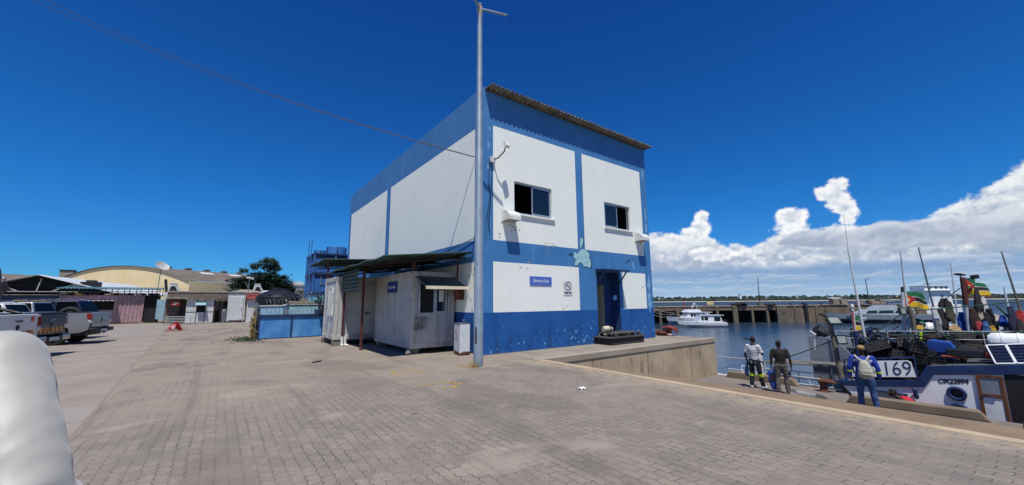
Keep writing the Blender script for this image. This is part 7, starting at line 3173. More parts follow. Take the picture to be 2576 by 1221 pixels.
def drape(name, label, px, py, u, w, h, mt, seed, cat='garment', group='clothes hung out to dry', shape=None):
    """cloth hung from a line: pinched at the top, folded and fuller below"""
    rr = random.Random(seed)
    c = G(px, py, u)
    d = (A2 * .92 + F2 * rr.uniform(-.35, .35)).normalized()
    nn = Vector((0, 0, 1)).cross(d)
    ns = 22
    vs, fs = [], []
    rows = 12
    sk_ = rr.uniform(-.25, .25)
    for j in range(rows + 1):
        f = j / rows
        wd = w * (.42 + .58 * math.sin(min(1, f * 1.25) * math.pi / 2)) * (1 + .18 * mnoise.noise(Vector((f * 3, seed, 0))))
        if f > .86: wd *= 1 - (f - .86) * 1.2
        dep = .05 + .05 * f
        for k in range(ns):
            a = 2 * math.pi * k / ns
            fold = 1 + .35 * math.sin(a * 5 + seed + f * 2) * f
            x = math.cos(a) * wd * .5
            y = math.sin(a) * dep * fold + .03 * mnoise.noise(Vector((x * 9, f * 5, seed)))
            z = -f * h * (1 + .16 * mnoise.noise(Vector((math.cos(a) * 1.5, seed * 3.3, .3))) * (f ** 2) * 2)
            vs.append(c + d * (x + sk_ * f * h * .5) + nn * y + Vector((0, 0, z + h * .5)))
    for j in range(rows):
        for k in range(ns):
            fs.append((j * ns + k, j * ns + (k + 1) % ns, (j + 1) * ns + (k + 1) % ns, (j + 1) * ns + k))
    fs.append(tuple(range(ns)))
    fs.append(tuple(rows * ns + k for k in range(ns)))
    b = MB(mt)
    b.raw(vs, fs)
    return tag(b.build(name, smooth=True, angle=60), label, cat, group)


for nm, a, bb_ in (('cloth_khaki', '#4d4a39', '#3f3d2f'), ('cloth_brown', '#3c2a24', '#2f211c'), ('cloth_cream', '#b9b3a4', '#a8a294'), ('cloth_grey', '#6b6a70', '#595a60'), ('cloth_pink', '#a83a44', '#93313a'), ('cloth_yellow', '#b3922e', '#a08126'),
               ('cloth_blue', '#1b449c', '#173a86'), ('cloth_jeans', '#3a5a8c', '#2f4c78'), ('cloth_red', '#a02a22', '#8b231d'), ('cloth_white', '#c9cac8', '#b7b9b8'), ('cloth_dark', '#1b1a1e', '#242327'), ('cloth_navy', '#161b33', '#1c2340'), ('cloth_camo', '#8d8570', '#5e5947'), ('cloth_tan', '#a98f66', '#957d58')):
    mat(nm, a, bb_, 6, .9, .2, bscale=120)
CL = [('white and dark striped shirt hung under the large flag', 2351, 795, 22.0, .24, .70, 'cloth_white'), ('long charcoal jacket hanging right of the white shirt', 2370, 806, 22.2, .46, .85, 'cloth_dark'),
      ('khaki trousers hanging behind the charcoal jacket', 2392, 785, 23.0, .32, .8, 'cloth_khaki'), ('black cap-shaped cloth slung above the charcoal jacket', 2376, 763, 22.6, .42, .38, 'cloth_dark'),
      ('bright blue oilskin hanging in the middle of the line', 2423, 813, 22.2, .46, .80, 'cloth_blue'), ('brown and grey coat hanging on the rusty mast', 2450, 803, 22.0, .40, .80, 'cloth_brown'),
      ('cream cloth hanging beside the brown coat', 2462, 794, 22.3, .20, .75, 'cloth_cream'), ('pinkish red shirt tucked under the cream cloth', 2463, 820, 21.9, .26, .30, 'cloth_pink'),
      ('black overalls hanging right of the pink shirt', 2492, 803, 22.2, .46, .75, 'cloth_dark'), ('black bundle lashed high beside the rusty mast', 2462, 757, 22.4, .30, .80, 'cloth_dark'),
      ('white cloth hanging from the black bundle', 2474, 770, 22.5, .22, .70, 'cloth_white'), ('beige hat-like cloth on the line left of the blue shirt', 2508, 806, 22.4, .32, .40, 'cloth_cream'),
      ('royal blue shirt hanging near the right edge', 2525, 808, 22.3, .42, .40, 'cloth_blue'), ('large navy coat hanging by the slanted green pole', 2548, 806, 22.0, .50, .95, 'cloth_navy'),
      ('red cloth behind the large navy coat', 2566, 796, 22.6, .34, .42, 'cloth_red'), ('yellow oilskin trousers below the black overalls', 2497, 832, 22.0, .24, .34, 'cloth_yellow'),
      ('blue jeans below the black overalls', 2481, 824, 21.8, .24, .42, 'cloth_jeans'), ('brown cloth bundle hanging on the green rope above the blue seat', 2352, 855, 20.6, .56, .42, 'cloth_brown'),
      ('camouflage jacket hanging right of the blue seat', 2387, 878, 18.6, .26, .50, 'cloth_camo'), ('tan canvas bundle under the charcoal jacket', 2402, 826, 21.4, .55, .26, 'cloth_tan'),
      ('grey cloth behind the jeans', 2472, 826, 22.4, .3, .4, 'cloth_grey'), ('dark brown garment hanging over the green rope', 2330, 856, 20.8, .30, .42, 'cloth_brown'),
      ('lime reflective vest on the green rope', 2318, 850, 20.5, .12, .40, 'lime_band'), ('grey-green trousers hanging over the blue box edge', 2360, 826, 21.0, .30, .55, 'cloth_grey'), ('black trousers at the right picture edge', 2568, 825, 21.6, .42, .55, 'cloth_dark')]
for i, (lab, x, y, u, w, h, mt) in enumerate(CL):
    drape('hanging_garment', lab, x, y, u, w, h, mt, i * 1.7 + 1)
drape('tarpaulin', 'white tarpaulin hanging beside the workboat railing behind the man in stripes', 1905, 906, 18.0, .55, .95, 'tarp_white', 3.3, 'tarpaulin', None)
drape('tarpaulin', 'dark blue tarpaulin hanging under the plank roof of the workboat', 1960, 935, 17.9, 1.1, .36, 'sack_navy', 5.1, 'tarpaulin', None)


def rope(lab, pts, r, mt, sagv=0.0, name='rope', group='mooring and stay ropes'):
    b = MB(mt)
    if len(pts) == 2: pts = sag(pts[0], pts[1], sagv, 16)
    b.tube(pts, r, 6)
    return tag(b.build(name, smooth=True), lab, 'rope', group)


rope('green stay rope running across the deck to the right edge, under the clothes', [G(2245, 844, 20.6), G(2600, 833, 20.6)], .022, 'rope_green', .02)
rope('dark green clothes rope slanting up to the right edge', [G(2283, 783, 21.7), G(2600, 755, 22.2)], .022, 'rope_green', .02)
rope('green and black mooring rope from the quay up to the stern post', [G(1935, 914, 17.6), G(2094, 857, 17.75)], .022, 'rope_green', .03)
rope('pale mooring line from the platform wall to the workboat', [Vector((17.45, 9.2, -.7)), G(1888, 903, 18.2)], .018, 'rope_white', .05)
rope('green pole leaning across the raised deck', [G(2375, 845, 20.3), G(2425, 893, 19.0)], .028, 'rope_green', .0, 'pole', 'poles')
rope('grey-green pole leaning beside the large navy coat', [G(2508, 770, 22.0), G(2558, 818, 22.0)], .035, 'rope_green', .0, 'pole', 'poles')
rope('black stay running from the flood lamp down to the net heap', [G(2272, 787, 21.7), G(2184, 850, 19.6)], .022, 'cable_black', .0)
rope('black stay from the white post down to the left', [G(2262, 820, 21.8), G(2208, 857, 20.2)], .018, 'cable_black', .0)
rope('thin dark stay from the rusty mast down to the left', [G(2420, 722, 22.0), G(2372, 757, 22.6)], .014, 'cable_black', .0)
rope('thin pale halyard from the second mast to the far pier', [G(2150, 783, 19.3), G(2112, 752, 22)], .010, 'rope_white', .0)


def flag(label, px, py, u, w, h, droop, dr_, seed, fold=1.0):
    """striped national ensign: green, black, yellow with white fimbriations, red hoist triangle, star, book and tool"""
    c = G(px, py, u)
    d = dr_.normalized()
    nn = Vector((0, 0, 1)).cross(d).normalized()
    NX, NY = 48, 30
    b = MB('flag_green')
    P = [[None] * (NY + 1) for _ in range(NX + 1)]
    for i in range(NX + 1):
        for j in range(NY + 1):
            f, g_ = i / NX, j / NY
            wave = math.sin(f * 7.5 + g_ * 1.6 + seed) * .07 * f * fold + math.sin(f * 13 + seed * 2) * .02 * f
            sx_ = f * w * (1 - .10 * fold * f)
            P[i][j] = c + d * sx_ + nn * wave * (1 + droop) + Vector((0, 0, -g_ * h * (1 - .25 * fold * f * abs(math.sin(seed))) - droop * f * f * h - .02 * math.sin(f * 9 + seed)))
    star = lambda x, y: False
    for i in range(NX):
        for j in range(NY):
            f, g_ = (i + .5) / NX, (j + .5) / NY
            tri = f * 2.3 < 1 - abs(g_ - .5) * 2
            if tri:
                x, y = f - .15, (g_ - .5) * .62
                r_, a = math.hypot(x, y), math.atan2(y, x)
                st = r_ < .085 * (.55 + .45 * abs(math.cos(2.5 * (a + 1.57))))
                m_ = 'flag_red'
                if st: m_ = 'flag_yellow'
                if abs(x) < .045 and -.005 < y < .04: m_ = 'flag_white'
                if abs(abs(x) - abs(y) * 1.2) < .008 and y < 0 and r_ < .08: m_ = 'flag_black'
            elif g_ < .32: m_ = 'flag_green'
            elif g_ < .355: m_ = 'flag_white'
            elif g_ < .645: m_ = 'flag_black'
            elif g_ < .68: m_ = 'flag_white'
            else: m_ = 'flag_yellow'
            b.m(m_)
            q = [P[i][j], P[i + 1][j], P[i + 1][j + 1], P[i][j + 1]]
            b.face([p_ + nn * .003 for p_ in q])
            b.face([p_ - nn * .003 for p_ in reversed(q)])
    o = b.build('flag', fix=False)
    o.data.polygons.foreach_set('use_smooth', [True] * len(o.data.polygons))
    return tag(o, label, 'flag', 'national flags on the fishing boats')


flag('large green, black and yellow flag with red triangle streaming from the second boat', 2270, 733, 21.9, 1.32, .64, .32, A2 + F2 * .15, .6)
flag('flag streaming narrow and folded from the rusty mast top', 2425, 700, 22.0, 1.0, .66, .34, A2 + F2 * .2, 2.2, 1.6)
flag('limp flag wrapped round the white post at the gantry', 2142, 783, 19.2, .55, .80, .55, A2 + F2 * .6, 4.0, 2.2)
flag('small crumpled flag half hidden by the striped shirt', 2288, 796, 22.6, .72, .50, .75, A2 + F2 * .1, 5.1, 1.2)

# rusty bollards
def bollard(name, label, c, red=False):
    mt = 'bollard_red'
    if not red: mt = 'bollard_rust'
    c = Vector(c)
    b = MB(mt)
    b.lathe([(.17, 0), (.17, .02), (.105, .05), (.10, .26), (.12, .30), (.12, .33)], c, 18)
    b.tube([c + Vector((-.08, .12, .33)), c + Vector((0, -.02, .36)), c + Vector((.06, -.22, .34)), c + Vector((.07, -.34, .30))], [(.12, .05), (.19, .085), (.16, .07), (.07, .04)], 14, side=(1, 0, 0)) if not red else b.tube([c + Vector((-.1, .28, .36)), c + Vector((0, .0, .40)), c + Vector((.03, -.30, .33)), c + Vector((.03, -.36, .15))], [(.14, .06), (.2, .09), (.14, .07), (.07, .05)], 14, side=(1, 0, 0))
    return tag(b.build(name, smooth=True), label, 'bollard')


mat('bollard_red', '#7d2b22', '#6a241c', 9, .7, .3)
mat('bollard_rust', '#5d3526', '#4a291d', 9, .85, .4)
bollard('bollard', 'rusty brown mooring bollard on the lower quay', (16.87, 4.73, QZ))
bollard('bollard', 'red painted mooring bollard on the platform behind the building corner', (17.1, 10.5, .0), True)
b = MB('bullrail_concrete')
b.prism([(16.2, 11.0), (17.1, 11.0), (17.1, 11.4), (16.2, 11.4)], 0, .26)
tag(b.build('concrete_kerb_block', bevel=.03), 'concrete kerb block beside the building corner by the red bollard', 'kerb block')
heap('rope_coil', 'rusty heap of chain and rope beside the red bollard', (17.1, 11.1, .12), (.3, .5, .2), 9, 'rust_brown', .03, .03, 'rope')
b = MB('mast_white')
b.tube([(16.9, 11.1, .12), (17.05, 10.35, .06)], .05, 7)
tag(b.build('white_pipe', smooth=True), 'short white pipe lying by the red bollard', 'pipe')
# ------------------------------------------------------------------ pier, boats in the basin, far shore
mat('pier_concrete', '#7a6a58', '#66584a', .5, .9, .2, dirt='#3f352d', damt=.6, dscale=.35, stretch=(1, 1, .4))
mat('pier_top', '#8d8072', '#7d7164', .6, .9)
mat('pier_post', '#6d6456', '#575045', 1.2, .9, dirt='#39342c', damt=.5)
mat('bay_shade_dark', '#0c0c0d', '#101011', 2, .95)
mat('gel_white', '#d6dadb', '#cbd0d2', 2, .3, coat=.4)
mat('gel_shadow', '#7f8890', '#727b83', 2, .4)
mat('navy_grey', '#8f989e', '#838c93', 2, .5)
mat('navy_dark', '#272c32', '#20252a', 2, .5)
mat('ship_white', '#e4e7e7', '#d9dddd', 1, .5)
glass_mat('boat_glass', '#0b0d10', .05)
ROT = math.atan2(A2.y, A2.x)


def far(px, py, Y):
    d = CF + CR * ((px - 1288) / FPX) + CU * ((610.5 - py) / FPX)
    return EYE + d * (Y / d.dot(F2))


def X_at(px, Y): return far(px, 770, Y).dot(A2)


PY = 92.0


def fbox(mb, x0, x1, y0, y1, z0, z1):
    """box square to the pier (x along it, y away from the viewer)"""
    c = W((x0 + x1) / 2, (y0 + y1) / 2, (z0 + z1) / 2)
    mb.obox(c, (x1 - x0, y1 - y0, z1 - z0), (0, 0, ROT))


pr = thing('pier', 'old concrete pier with dark open bays on the left and a ribbed solid wall', 'pier', W(60, PY, WZ))
xL, xM, xR = X_at(1600, PY), X_at(1962, PY), X_at(2345, PY)
b = MB('pier_top')
fbox(b, xL, xM + 9.6, PY - .15, PY + 7, .28, .45)
fbox(b, xM + 9.61, xR, PY + 1.2, PY + 7, .40, .55)
b.build('deck', pr)
b = MB('pier_concrete')
fbox(b, xL, xM, PY - .02, PY + .6, -.62, .275)
b.build('edge_beam', pr)
b = MB('bay_shade_dark')  # dark sheet under the deck, shade of the open bays put into colour
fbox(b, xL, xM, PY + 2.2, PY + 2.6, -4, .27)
b.build('bay_shade', pr)
for px, w in ((1616, .5), (1660, .55), (1704, .8), (1760, .5), (1803, .6), (1849, 1.0), (1891, .5), (1929, .6), (1961, 1.2)):
    b = MB('pier_post')
    x = X_at(px, PY)
    fbox(b, x - w / 2, x + w / 2, PY - .12, PY + .7, -4, .274)
    if w > .9: fbox(b, x - w * .8, x + w * .3, PY - .35, PY + .1, -4, .2)
    b.build('column', pr)
b = MB('pier_concrete')
fbox(b, xM + .6, xM + 9.6, PY, PY + 7, -5, .27)
fbox(b, xM + 9.61, xR, PY + 1.4, PY + 7, -5, .39)
P = [W(xM + 9.6, PY), W(xM + 13, PY + 1.39)]
b.face([P[0] + Vector((0, 0, -5)), P[1] + Vector((0, 0, -5)), P[1] + Vector((0, 0, -1.4)), P[0] + Vector((0, 0, .27))])
b.build('wall', pr)
b = MB('pier_post')
for px, w in ((1972, .9), (1998, .6), (2024, .5), (2052, .7), (2078, .4)):
    x = X_at(px, PY)
    fbox(b, x - w / 2, x + w / 2, PY - .18, PY - .003, -5, .26)
for k in range(3):
    x = X_at(2140 + k * 62, PY + 1.4)
    fbox(b, x - .35, x + .35, PY + 1.2, PY + 1.397, -5, .38)
b.build('rib', pr)
b = MB('navy_dark')
x = X_at(2024, PY)
fbox(b, x - .3, x + .3, PY - .5, PY - .185, -4, .7)
fbox(b, x - .6, x + .2, PY - .45, PY + .2, .6, 1.0)
b.build('fender_pile', pr)
# furniture on the pier
for (px, py, tx, ty, arm, lab) in ((1912, 768, 1906, 702, 0, 'thin dark lamp post on the pier, the left one of two'), (2187, 762, 2177, 704, 1, 'thin dark lamp post on the pier, the right one with a bent arm')):
    a, c = far(px, py, PY + 2), far(tx, ty, PY + 2)
    b = MB('navy_dark')
    b.tube([a, c], [.11, .07], 8)
    e = c + A2 * (.1 + .9 * arm) + Vector((0, 0, .2 + .25 * arm))
    b.tube([c, e], .06, 6)
    b.m('gel_white')
    b.obox(e + A2 * .2, (.6, .25, .14), (0, 0, ROT))
    tag(b.build('lamp_post', smooth=True), lab, 'lamp post', 'lamp posts on the pier')
    b = MB('pier_post')
    b.obox(a + Vector((0, 0, .25)) - Vector((0, 0, .0)), (.9, .8, .7), (0, 0, ROT))
    tag(b.build('lamp_plinth', bevel=.03), 'concrete plinth of the ' + ('left' if not arm else 'right') + ' lamp post on the pier', 'plinth')
c = far(1787, 766, PY + .6)
t = thing('pier_sign', 'pale yellow rectangular board on short posts on the pier edge', 'sign', c)
b = MB('mast_wood')
mat('sign_cream', '#c9b98a', '#bba97a', 2, .7)
b.m('sign_cream')
b.obox(Vector((c.x, c.y, 1.15)), (1.75, .08, .85), (0, 0, ROT))
b.build('board', t)
for s in (-1, 1):
    b = MB('navy_dark')
    q = Vector((c.x, c.y, 0)) + A2 * (s * .85)
    b.tube([q + Vector((0, 0, .44)), q + Vector((0, 0, 1.6))], .06, 6)
    b.build('post', t)
q = far(1859, 770, PY + 1)
heap('net_pile', 'black heap of nets lying on the pier', (q.x, q.y, .75), (1.5, 1.5, .6), 12, 'net_dark', .12, .12)
q = far(1938, 770, PY + 1)
heap('net_pile', 'low dark heap of nets right of the left pier lamp', (q.x, q.y, .6), (1.8, 1.4, .35), 13, 'net_dark', .12, .1)
for px, w, h, lab in ((2102, 1.5, 1.35, 'pale concrete block on the pier, left of a pair'), (2122, 1.6, 1.3, 'pale concrete block on the pier, right of a pair'), (2165, 1.3, .5, 'low brown block on the pier'), (2200, 2.0, .65, 'stepped pale block on the pier'), (2219, 1.4, 1.2, 'dark-mouthed concrete box on the pier near the patrol boat')):
    b = MB('pier_top')
    x = X_at(px, PY + 2.5)
    fbox(b, x - w / 2, x + w / 2, PY + 2, PY + 3.4, .552 if px > 2090 else .452, .55 + h)
    tag(b.build('concrete_block', bevel=.08), lab, 'concrete block', 'blocks standing on the pier')
for px, lab in ((1990, 'small black bollard on the pier edge, left of the fender pile'), (2066, 'small black bollard on the pier edge, right of the fender pile')):
    q = W(X_at(px, PY + .8), PY + .8, .44)
    b = MB('navy_dark')
    b.lathe([(.12, 0), (.10, .25), (.3, .32), (.3, .42), (.1, .46)], q, 10)
    tag(b.build('bollard', smooth=True), lab, 'bollard', 'bollards on the pier')


def place(t, px, py, Y, ang):
    """ang: 0 = bow to the viewer's left"""
    q = far(px, py, Y)
    t.location = (q.x, q.y, WZ)
    t.rotation_euler = (0, 0, ROT + math.pi + ang)


def hull_local(mb, L, B, fb, fs, draft, top, low, bowr=.38):
    n = 14
    S = []
    for i in range(n + 1):
        f = i / n                                   # 0 stern .. 1 bow
        x = -L / 2 + L * f
        k = max(0, (f - (1 - bowr)) / bowr)
        w = B / 2 * (1 - k ** 2.1) + .02
        d = fs + (fb - fs) * f ** 1.6
        S.append([(x + (.06 * L * k), w, d), (x + .03 * L * k, w * .93, d * .45), (x, w * .80 * (1 - .4 * k), .05), (x - .04 * L * k, .02, -draft)])
    for s in (-1, 1):
        for a, c in zip(S, S[1:]):
            for j in range(3):
                mb.m(top if j == 0 else low)
                mb.face([(p_[0], s * p_[1], p_[2]) for p_ in (a[j], a[j + 1], c[j + 1], c[j])])
    mb.m(top)
    for a, c in zip(S, S[1:]):
        mb.face([(a[0][0], -a[0][1], a[0][2] - .04), (a[0][0], a[0][1], a[0][2] - .04), (c[0][0], c[0][1], c[0][2] - .04), (c[0][0], -c[0][1], c[0][2] - .04)])
    mb.face([(p_[0], p_[1], p_[2]) for p_ in S[0]] + [(p_[0], -p_[1], p_[2]) for p_ in reversed(S[0])])


def housing(mb, x0, x1, xt0, xt1, w, wt, z0, z1):
    P = [(x0, -w, z0), (x1, -w, z0), (x1, w, z0), (x0, w, z0), (xt0, -wt, z1), (xt1, -wt, z1), (xt1, wt, z1), (xt0, wt, z1)]
    mb.raw(P, [(0, 3, 2, 1), (4, 5, 6, 7), (0, 1, 5, 4), (1, 2, 6, 5), (2, 3, 7, 6), (3, 0, 4, 7)])


t = thing('motor_boat', 'white flybridge motor boat with radar arch moored at the pier', 'motor boat', (0, 0, 0), 'white motor boats in the basin')
b = MB('gel_white')
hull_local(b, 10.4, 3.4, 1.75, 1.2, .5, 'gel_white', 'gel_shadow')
b.build('hull', t, local=True, fix=True)
b = MB('gel_white')
housing(b, -4.2, 2.2, -3.8, .9, 1.45, 1.25, 1.15, 2.55)
b.box(-4.4, 1.2, -1.5, 1.5, 2.55, 2.68)
housing(b, -2.0, 1.6, -1.6, .6, 1.4, 1.2, 2.68, 3.25)
b.build('cabin', t, local=True, bevel=.05)
for x0, x1 in ((.2, .75), (-.6, .05), (-1.35, -.75), (-3.6, -2.1)):
    for s in (-1, 1):
        b = MB('boat_glass')
        b.box(x0, x1, s * 1.40 - .03, s * 1.40 + .03, 1.75, 2.35)
        b.build('window', t, local=True)
b = MB('gel_white')
b.tube([(-1.0, -1.0, 3.2), (-1.3, -.9, 4.2), (-1.3, .9, 4.2), (-1.0, 1.0, 3.2)], .06, 6)
b.ball((-1.2, -.3, 4.45), (.3, .3, .2), 10, 7)
b.ball((-.4, .4, 3.9), (.28, .28, .2), 10, 7)
b.tube([(-1.3, 0, 4.2), (-1.35, 0, 5.3)], .03, 5)
b.build('radar_arch', t, local=True, smooth=True)
b = MB('letter_dark')
b.text('LAVU', (3.1, 1.40, 1.2), (-1, .25, 0), (0, 0, 1), .45, .02, width=1.2)
b.build('lettering', t, local=True)
b = MB('galv')
b.tube([(5.1, 0, 2.3), (3.6, 1.15, 2.2), (2.0, 1.5, 2.1)], .03, 5)
b.tube([(5.1, 0, 2.3), (3.6, -1.15, 2.2), (2.0, -1.5, 2.1)], .03, 5)
for x, y in ((4.4, .7), (3.2, 1.28), (4.4, -.7), (3.2, -1.28)):
    b.tube([(x, y, 1.5), (x, y, 2.25)], .025, 5)
b.build('bow_rail', t, local=True)
place(t, 1738, 806, 89.0, .10)
t = thing('catamaran', 'white twin-hulled cabin boat with a black outboard motor in front of the flybridge boat', 'motor boat', (0, 0, 0), 'white motor boats in the basin')
for s in (-1, 1):
    b = MB('gel_white')
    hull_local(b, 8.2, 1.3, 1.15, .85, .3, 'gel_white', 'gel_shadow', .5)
    b.v = [p_ + Vector((0, s * 1.05, 0)) for p_ in b.v]
    b.build('hull', t, local=True)
b = MB('gel_white')
b.box(-3.9, 2.2, -1.6, 1.6, .75, .98)
housing(b, -3.3, 1.4, -3.0, .7, 1.45, 1.3, .98, 2.25)
b.box(-3.6, .75, -1.5, 1.5, 2.25, 2.36)
b.box(-1.0, -.8, -.7, .7, 2.36, 2.75)
b.build('cabin', t, local=True, bevel=.05)
for x0, x1 in ((.3, .75), (-.55, .15), (-2.9, -1.7)):
    for s in (-1, 1):
        b = MB('boat_glass')
        b.box(x0, x1, s * 1.39 - .04, s * 1.39 + .04, 1.35 if x0 > -1 else 1.05, 2.0)
        b.build('window', t, local=True)
b = MB('trim_black')
b.prism([(-4.1, .2), (-4.6, .0), (-4.9, .5), (-4.8, 1.2), (-4.3, 1.45), (-3.9, 1.1)], -.3, .3, 'y')
b.tube([(-4.4, 0, .3), (-4.5, 0, -.5)], .12, 7)
b.build('outboard', t, local=True, bevel=.06)
place(t, 1768, 817, 79.0, -.06)
t = thing('patrol_boat', 'long low grey patrol boat moored in front of the pier', 'patrol boat', (0, 0, 0))
b = MB('navy_grey')
hull_local(b, 22, 4.6, 2.4, 1.5, .6, 'navy_grey', 'navy_dark', .45)
b.build('hull', t, local=True)
b = MB('gel_white')
b.m('navy_grey')
housing(b, -6, 6.4, -4.5, 2.4, 1.9, 1.5, 1.6, 3.0)
housing(b, -4, 1.8, -3.2, .2, 1.3, 1.0, 3.0, 3.9)
b.m('gel_shadow')
b.box(-10.5, 8.5, -2.0, 2.0, 1.62, 1.72)
b.build('superstructure', t, local=True, bevel=.06)
for x0, x1 in ((2.0, 4.2), (-1.6, 1.6), (-4.4, -2.2)):
    for s in (-1, 1):
        b = MB('boat_glass')
        housing(b, x0, x1 + .3, x0, x1 - .3, .06, .04, 2.15, 2.75)
        b.v = [p_ + Vector((0, s * 1.72, 0)) for p_ in b.v]
        b.build('window', t, local=True)
b = MB('navy_grey')
b.tube([(-2.2, 0, 3.9), (-2.6, 0, 5.0)], .12, 7)
b.box(-3.0, -1.9, -.8, .8, 4.6, 4.7)
b.build('mast', t, local=True)
b = MB('gel_white')
b.box(5.0, 7.0, 2.02, 2.06, .75, 1.35)
b.m('navy_dark')
b.box(5.1, 6.9, 2.061, 2.075, .85, 1.05)
b.build('hull_panel', t, local=True)
place(t, 2214, 812, 87.0, .03)
t = thing('white_ship', 'white ship bridge with a flat overhanging deck rising beyond the pier', 'ship', (0, 0, 0))
b = MB('ship_white')
b.box(-7, 9, -3, 3, 0, 3.2)
housing(b, -4.6, 3.4, -4.4, 3.2, 2.6, 2.5, 3.2, 8.0)
b.build('house', t, local=True, bevel=.05)
b = MB('ship_white')
b.box(-6.4, 5.8, -3.4, 3.4, 8.0, 8.25)
housing(b, -4.2, 4.6, -4.0, 4.4, 2.7, 2.6, 8.25, 9.7)
b.box(-4.6, 5.0, -3.0, 3.0, 9.7, 9.9)
b.build('bridge', t, local=True, bevel=.04)
for x in (-3.0, -1.4, .6, 2.8):
    b = MB('boat_glass')
    b.box(x - .45, x + .45, 2.62, 2.72, 8.75, 9.35)
    b.build('window', t, local=True)
b = MB('boat_glass')
b.lathe([(.4, 0), (.4, .08)], (-1.2, 2.60, 6.2), 14, 'y')
b.build('porthole', t, local=True)
b = MB('navy_dark')
b.tube([(.5, 0, 9.9), (.5, 0, 11.4)], .12, 6)
b.box(-.6, 1.6, -.5, .5, 10.5, 10.65)
b.build('radar', t, local=True)
place(t, 2346, 770, 140, 0)
t = thing('channel_buoy', 'small red channel buoy out on the water beyond the pier', 'buoy', (0, 0, 0))
mat('buoy_red', '#9c2431', '#8a1f2b', 2, .5)
b = MB('buoy_red')
b.lathe([(1.9, -.4), (1.9, .5), (.9, .7), (.25, 4.6), (.5, 4.7), (.1, 5.4)], (0, 0, 0), 14)
b.build('body', t, local=True, smooth=True)
q = far(1721, 770, 480)
t.location = (q.x, q.y, WZ)
# mooring lines of the flybridge boat
for k in range(3):
    b = MB('rope_white')
    a, c = far(1640, 775 + k * 7, PY - .3), far(1697, 788, 87.5)
    b.tube(sag(a, c, .25 + .3 * k, 14), .035, 5)
    tag(b.build('mooring_line', smooth=True), ['upper', 'middle', 'lower'][k] + ' mooring line from the pier to the flybridge boat', 'rope', 'mooring lines of the flybridge boat')

# --- far shore
SY = 2900.0
leaf_mat('shore_wood', '#2c3d38', '#243330', '#374a40')  # bluish tone holds the distance haze within the leaf colour
mat('shore_land', '#36473c', '#2d3d34', .01, .95)
mat('beach_sand', '#b3a88e', '#a59a82', .01, .95)
b = MB('beach_sand')
xs = [-900 + i * 60 for i in range(105)]
hgt = lambda x: 27 + 9 * mnoise.noise(Vector((x * .0016, 3, 0))) + 4 * mnoise.noise(Vector((x * .006, 1, 0)))
off = lambda x: 60 * mnoise.noise(Vector((x * .0011, 9, 0)))
for x0, x1 in zip(xs, xs[1:]):
    rows = [(0, WZ - .3), (34, WZ + 4.2), (60, WZ + 5.0), (330, None), (900, None)]
    for (d0, z0), (d1, z1) in zip(rows, rows[1:]):
        b.m('beach_sand' if d1 <= 60 else 'shore_land')
        zz = lambda x, z, d: z if z is not None else hgt(x) * (1 if d < 500 else 1.15)
        b.face([W(x0, SY + off(x0) + d0, zz(x0, z0, d0)), W(x1, SY + off(x1) + d0, zz(x1, z0, d0)), W(x1, SY + off(x1) + d1, zz(x1, z1, d1)), W(x0, SY + off(x0) + d1, zz(x0, z1, d1))])
struct(b.build('far_shore', fix=False))
b = MB('shore_wood')
r8 = random.Random(15)
for i in range(1500):
    x = r8.uniform(700, 4900)
    d = 62 + 300 * r8.random() ** 1.4
    z = WZ + 5 + (hgt(x) - WZ - 5) * (d - 60) / 270 if d < 330 else hgt(x)
    s_ = r8.uniform(5, 13) * (1.45 if r8.random() < .08 else 1)
    q = W(x, SY + off(x) + d, z + s_ * .35)
    b.ball(q, (s_ * r8.uniform(.8, 1.6), s_ * r8.uniform(.8, 1.6), s_ * r8.uniform(.6, 1.1)), 7, 5)
me = b.mesh('far_woods')
for v in me.vertices:
    n_ = mnoise.noise_vector(v.co * .22)
    v.co += Vector(n_) * 2.6
tw_ = struct(link(me, 'far_woods'), 'stuff')
tw_['label'] = 'low wooded far shore seen as one dark green mass'
hs_m = ['ship_white', 'cream_wall', 'panel_white', 'roof_white', 'red_tile']
spots = []
for i in range(30):
    px = r8.uniform(1655, 2570)
    if 2100 < px < 2150: px -= 60
    spots.append(px)
tmpl = {}
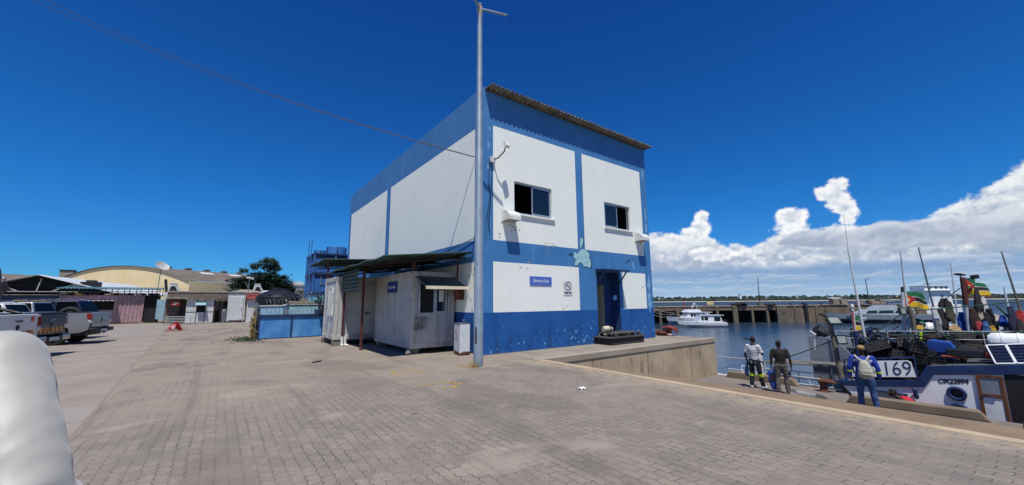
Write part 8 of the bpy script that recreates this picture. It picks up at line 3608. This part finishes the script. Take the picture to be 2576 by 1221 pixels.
for i, px in enumerate(spots):
    x = X_at(px, SY)
    d = r8.uniform(70, 260)
    z = WZ + 5 + (hgt(x) - WZ - 5) * (d - 60) / 270
    w, h = r8.uniform(9, 17), r8.uniform(4, 6)
    t = thing('shore_house', 'small pale house among the trees of the far shore', 'house', W(x, SY + off(x) + d - 6, z), 'small houses on the far shore', ROT)
    b = MB(hs_m[i % 4])
    b.box(-w / 2, w / 2, -4, 4, 0, h + 4)
    b.build('wall', t, local=True)
    b = MB(['asb_roof', 'roof_white', 'red_tile'][i % 3])
    b.prism([(-4.6, h + 4), (4.6, h + 4), (0, h + 7)], -w / 2 - .5, w / 2 + .5, 'x')
    b.build('roof', t, local=True)
for px, w, h, z0, mt, rf, nm, lab, cat in ((2131, 95, 8, 14, 'ship_white', 'roof_white', 'long_hall', 'long white hall on the far shore', 'hall'), (1882, 14, 26, 22, 'ship_white', 'asb_roof', 'pale_tower', 'pale square tower on the far shore ridge', 'tower'),
                                       (2516, 120, 12, 12, 'red_tile', 'red_tile', 'brick_block', 'reddish brick block on the far shore at the right', 'building'), (2480, 60, 9, 10, 'red_tile', 'asb_roof', 'brick_block', 'lower reddish block left of the brick block', 'building')):
    x = X_at(px, SY)
    t = thing(nm, lab, cat, W(x, SY + off(x) + 90, z0 - 6), None, ROT)
    b = MB(mt)
    b.box(-w / 2, w / 2, -8, 8, 0, h + 6)
    b.build('wall', t, local=True)
    b = MB(rf)
    b.box(-w / 2 - 1, w / 2 + 1, -9, 9, h + 6, h + 7.5)
    if nm == 'pale_tower':
        b.box(-w * .8, w * .8, -6, 6, h + 1, h + 3)
    b.build('roof', t, local=True)
for px, w, h, lab in ((2212, 52, 44, 'big dark square-topped tree on the far shore'), (2181, 13, 46, 'slim dark pointed tree on the far shore'), (1866, 22, 34, 'tall dark tree on the far shore ridge, left of the tower'), (2330, 34, 36, 'round dark tree on the far shore behind the white ship')):
    x = X_at(px, SY)
    t = thing('shore_tree', lab, 'tree', W(x, SY + off(x) + 110, 4), 'tall trees on the far shore')
    rr = random.Random(px)
    b = MB('bark')
    b.tube([W(x, SY + off(x) + 110, 2), W(x, SY + off(x) + 110, h * .7)], [2, .8], 6)
    b.build('trunk', t)
    b = MB('shore_wood')
    for i in range(70):
        f = rr.random()
        ww = w / 2 * (1 - .75 * f if w < 20 else 1 - .25 * f)
        b.ball(W(x + rr.uniform(-1, 1) * ww, SY + off(x) + 110 + rr.uniform(-1, 1) * ww, 6 + f * (h - 8)), (rr.uniform(3, 6), rr.uniform(3, 6), rr.uniform(2.5, 5)), 7, 5)
    b.build('crown', t)
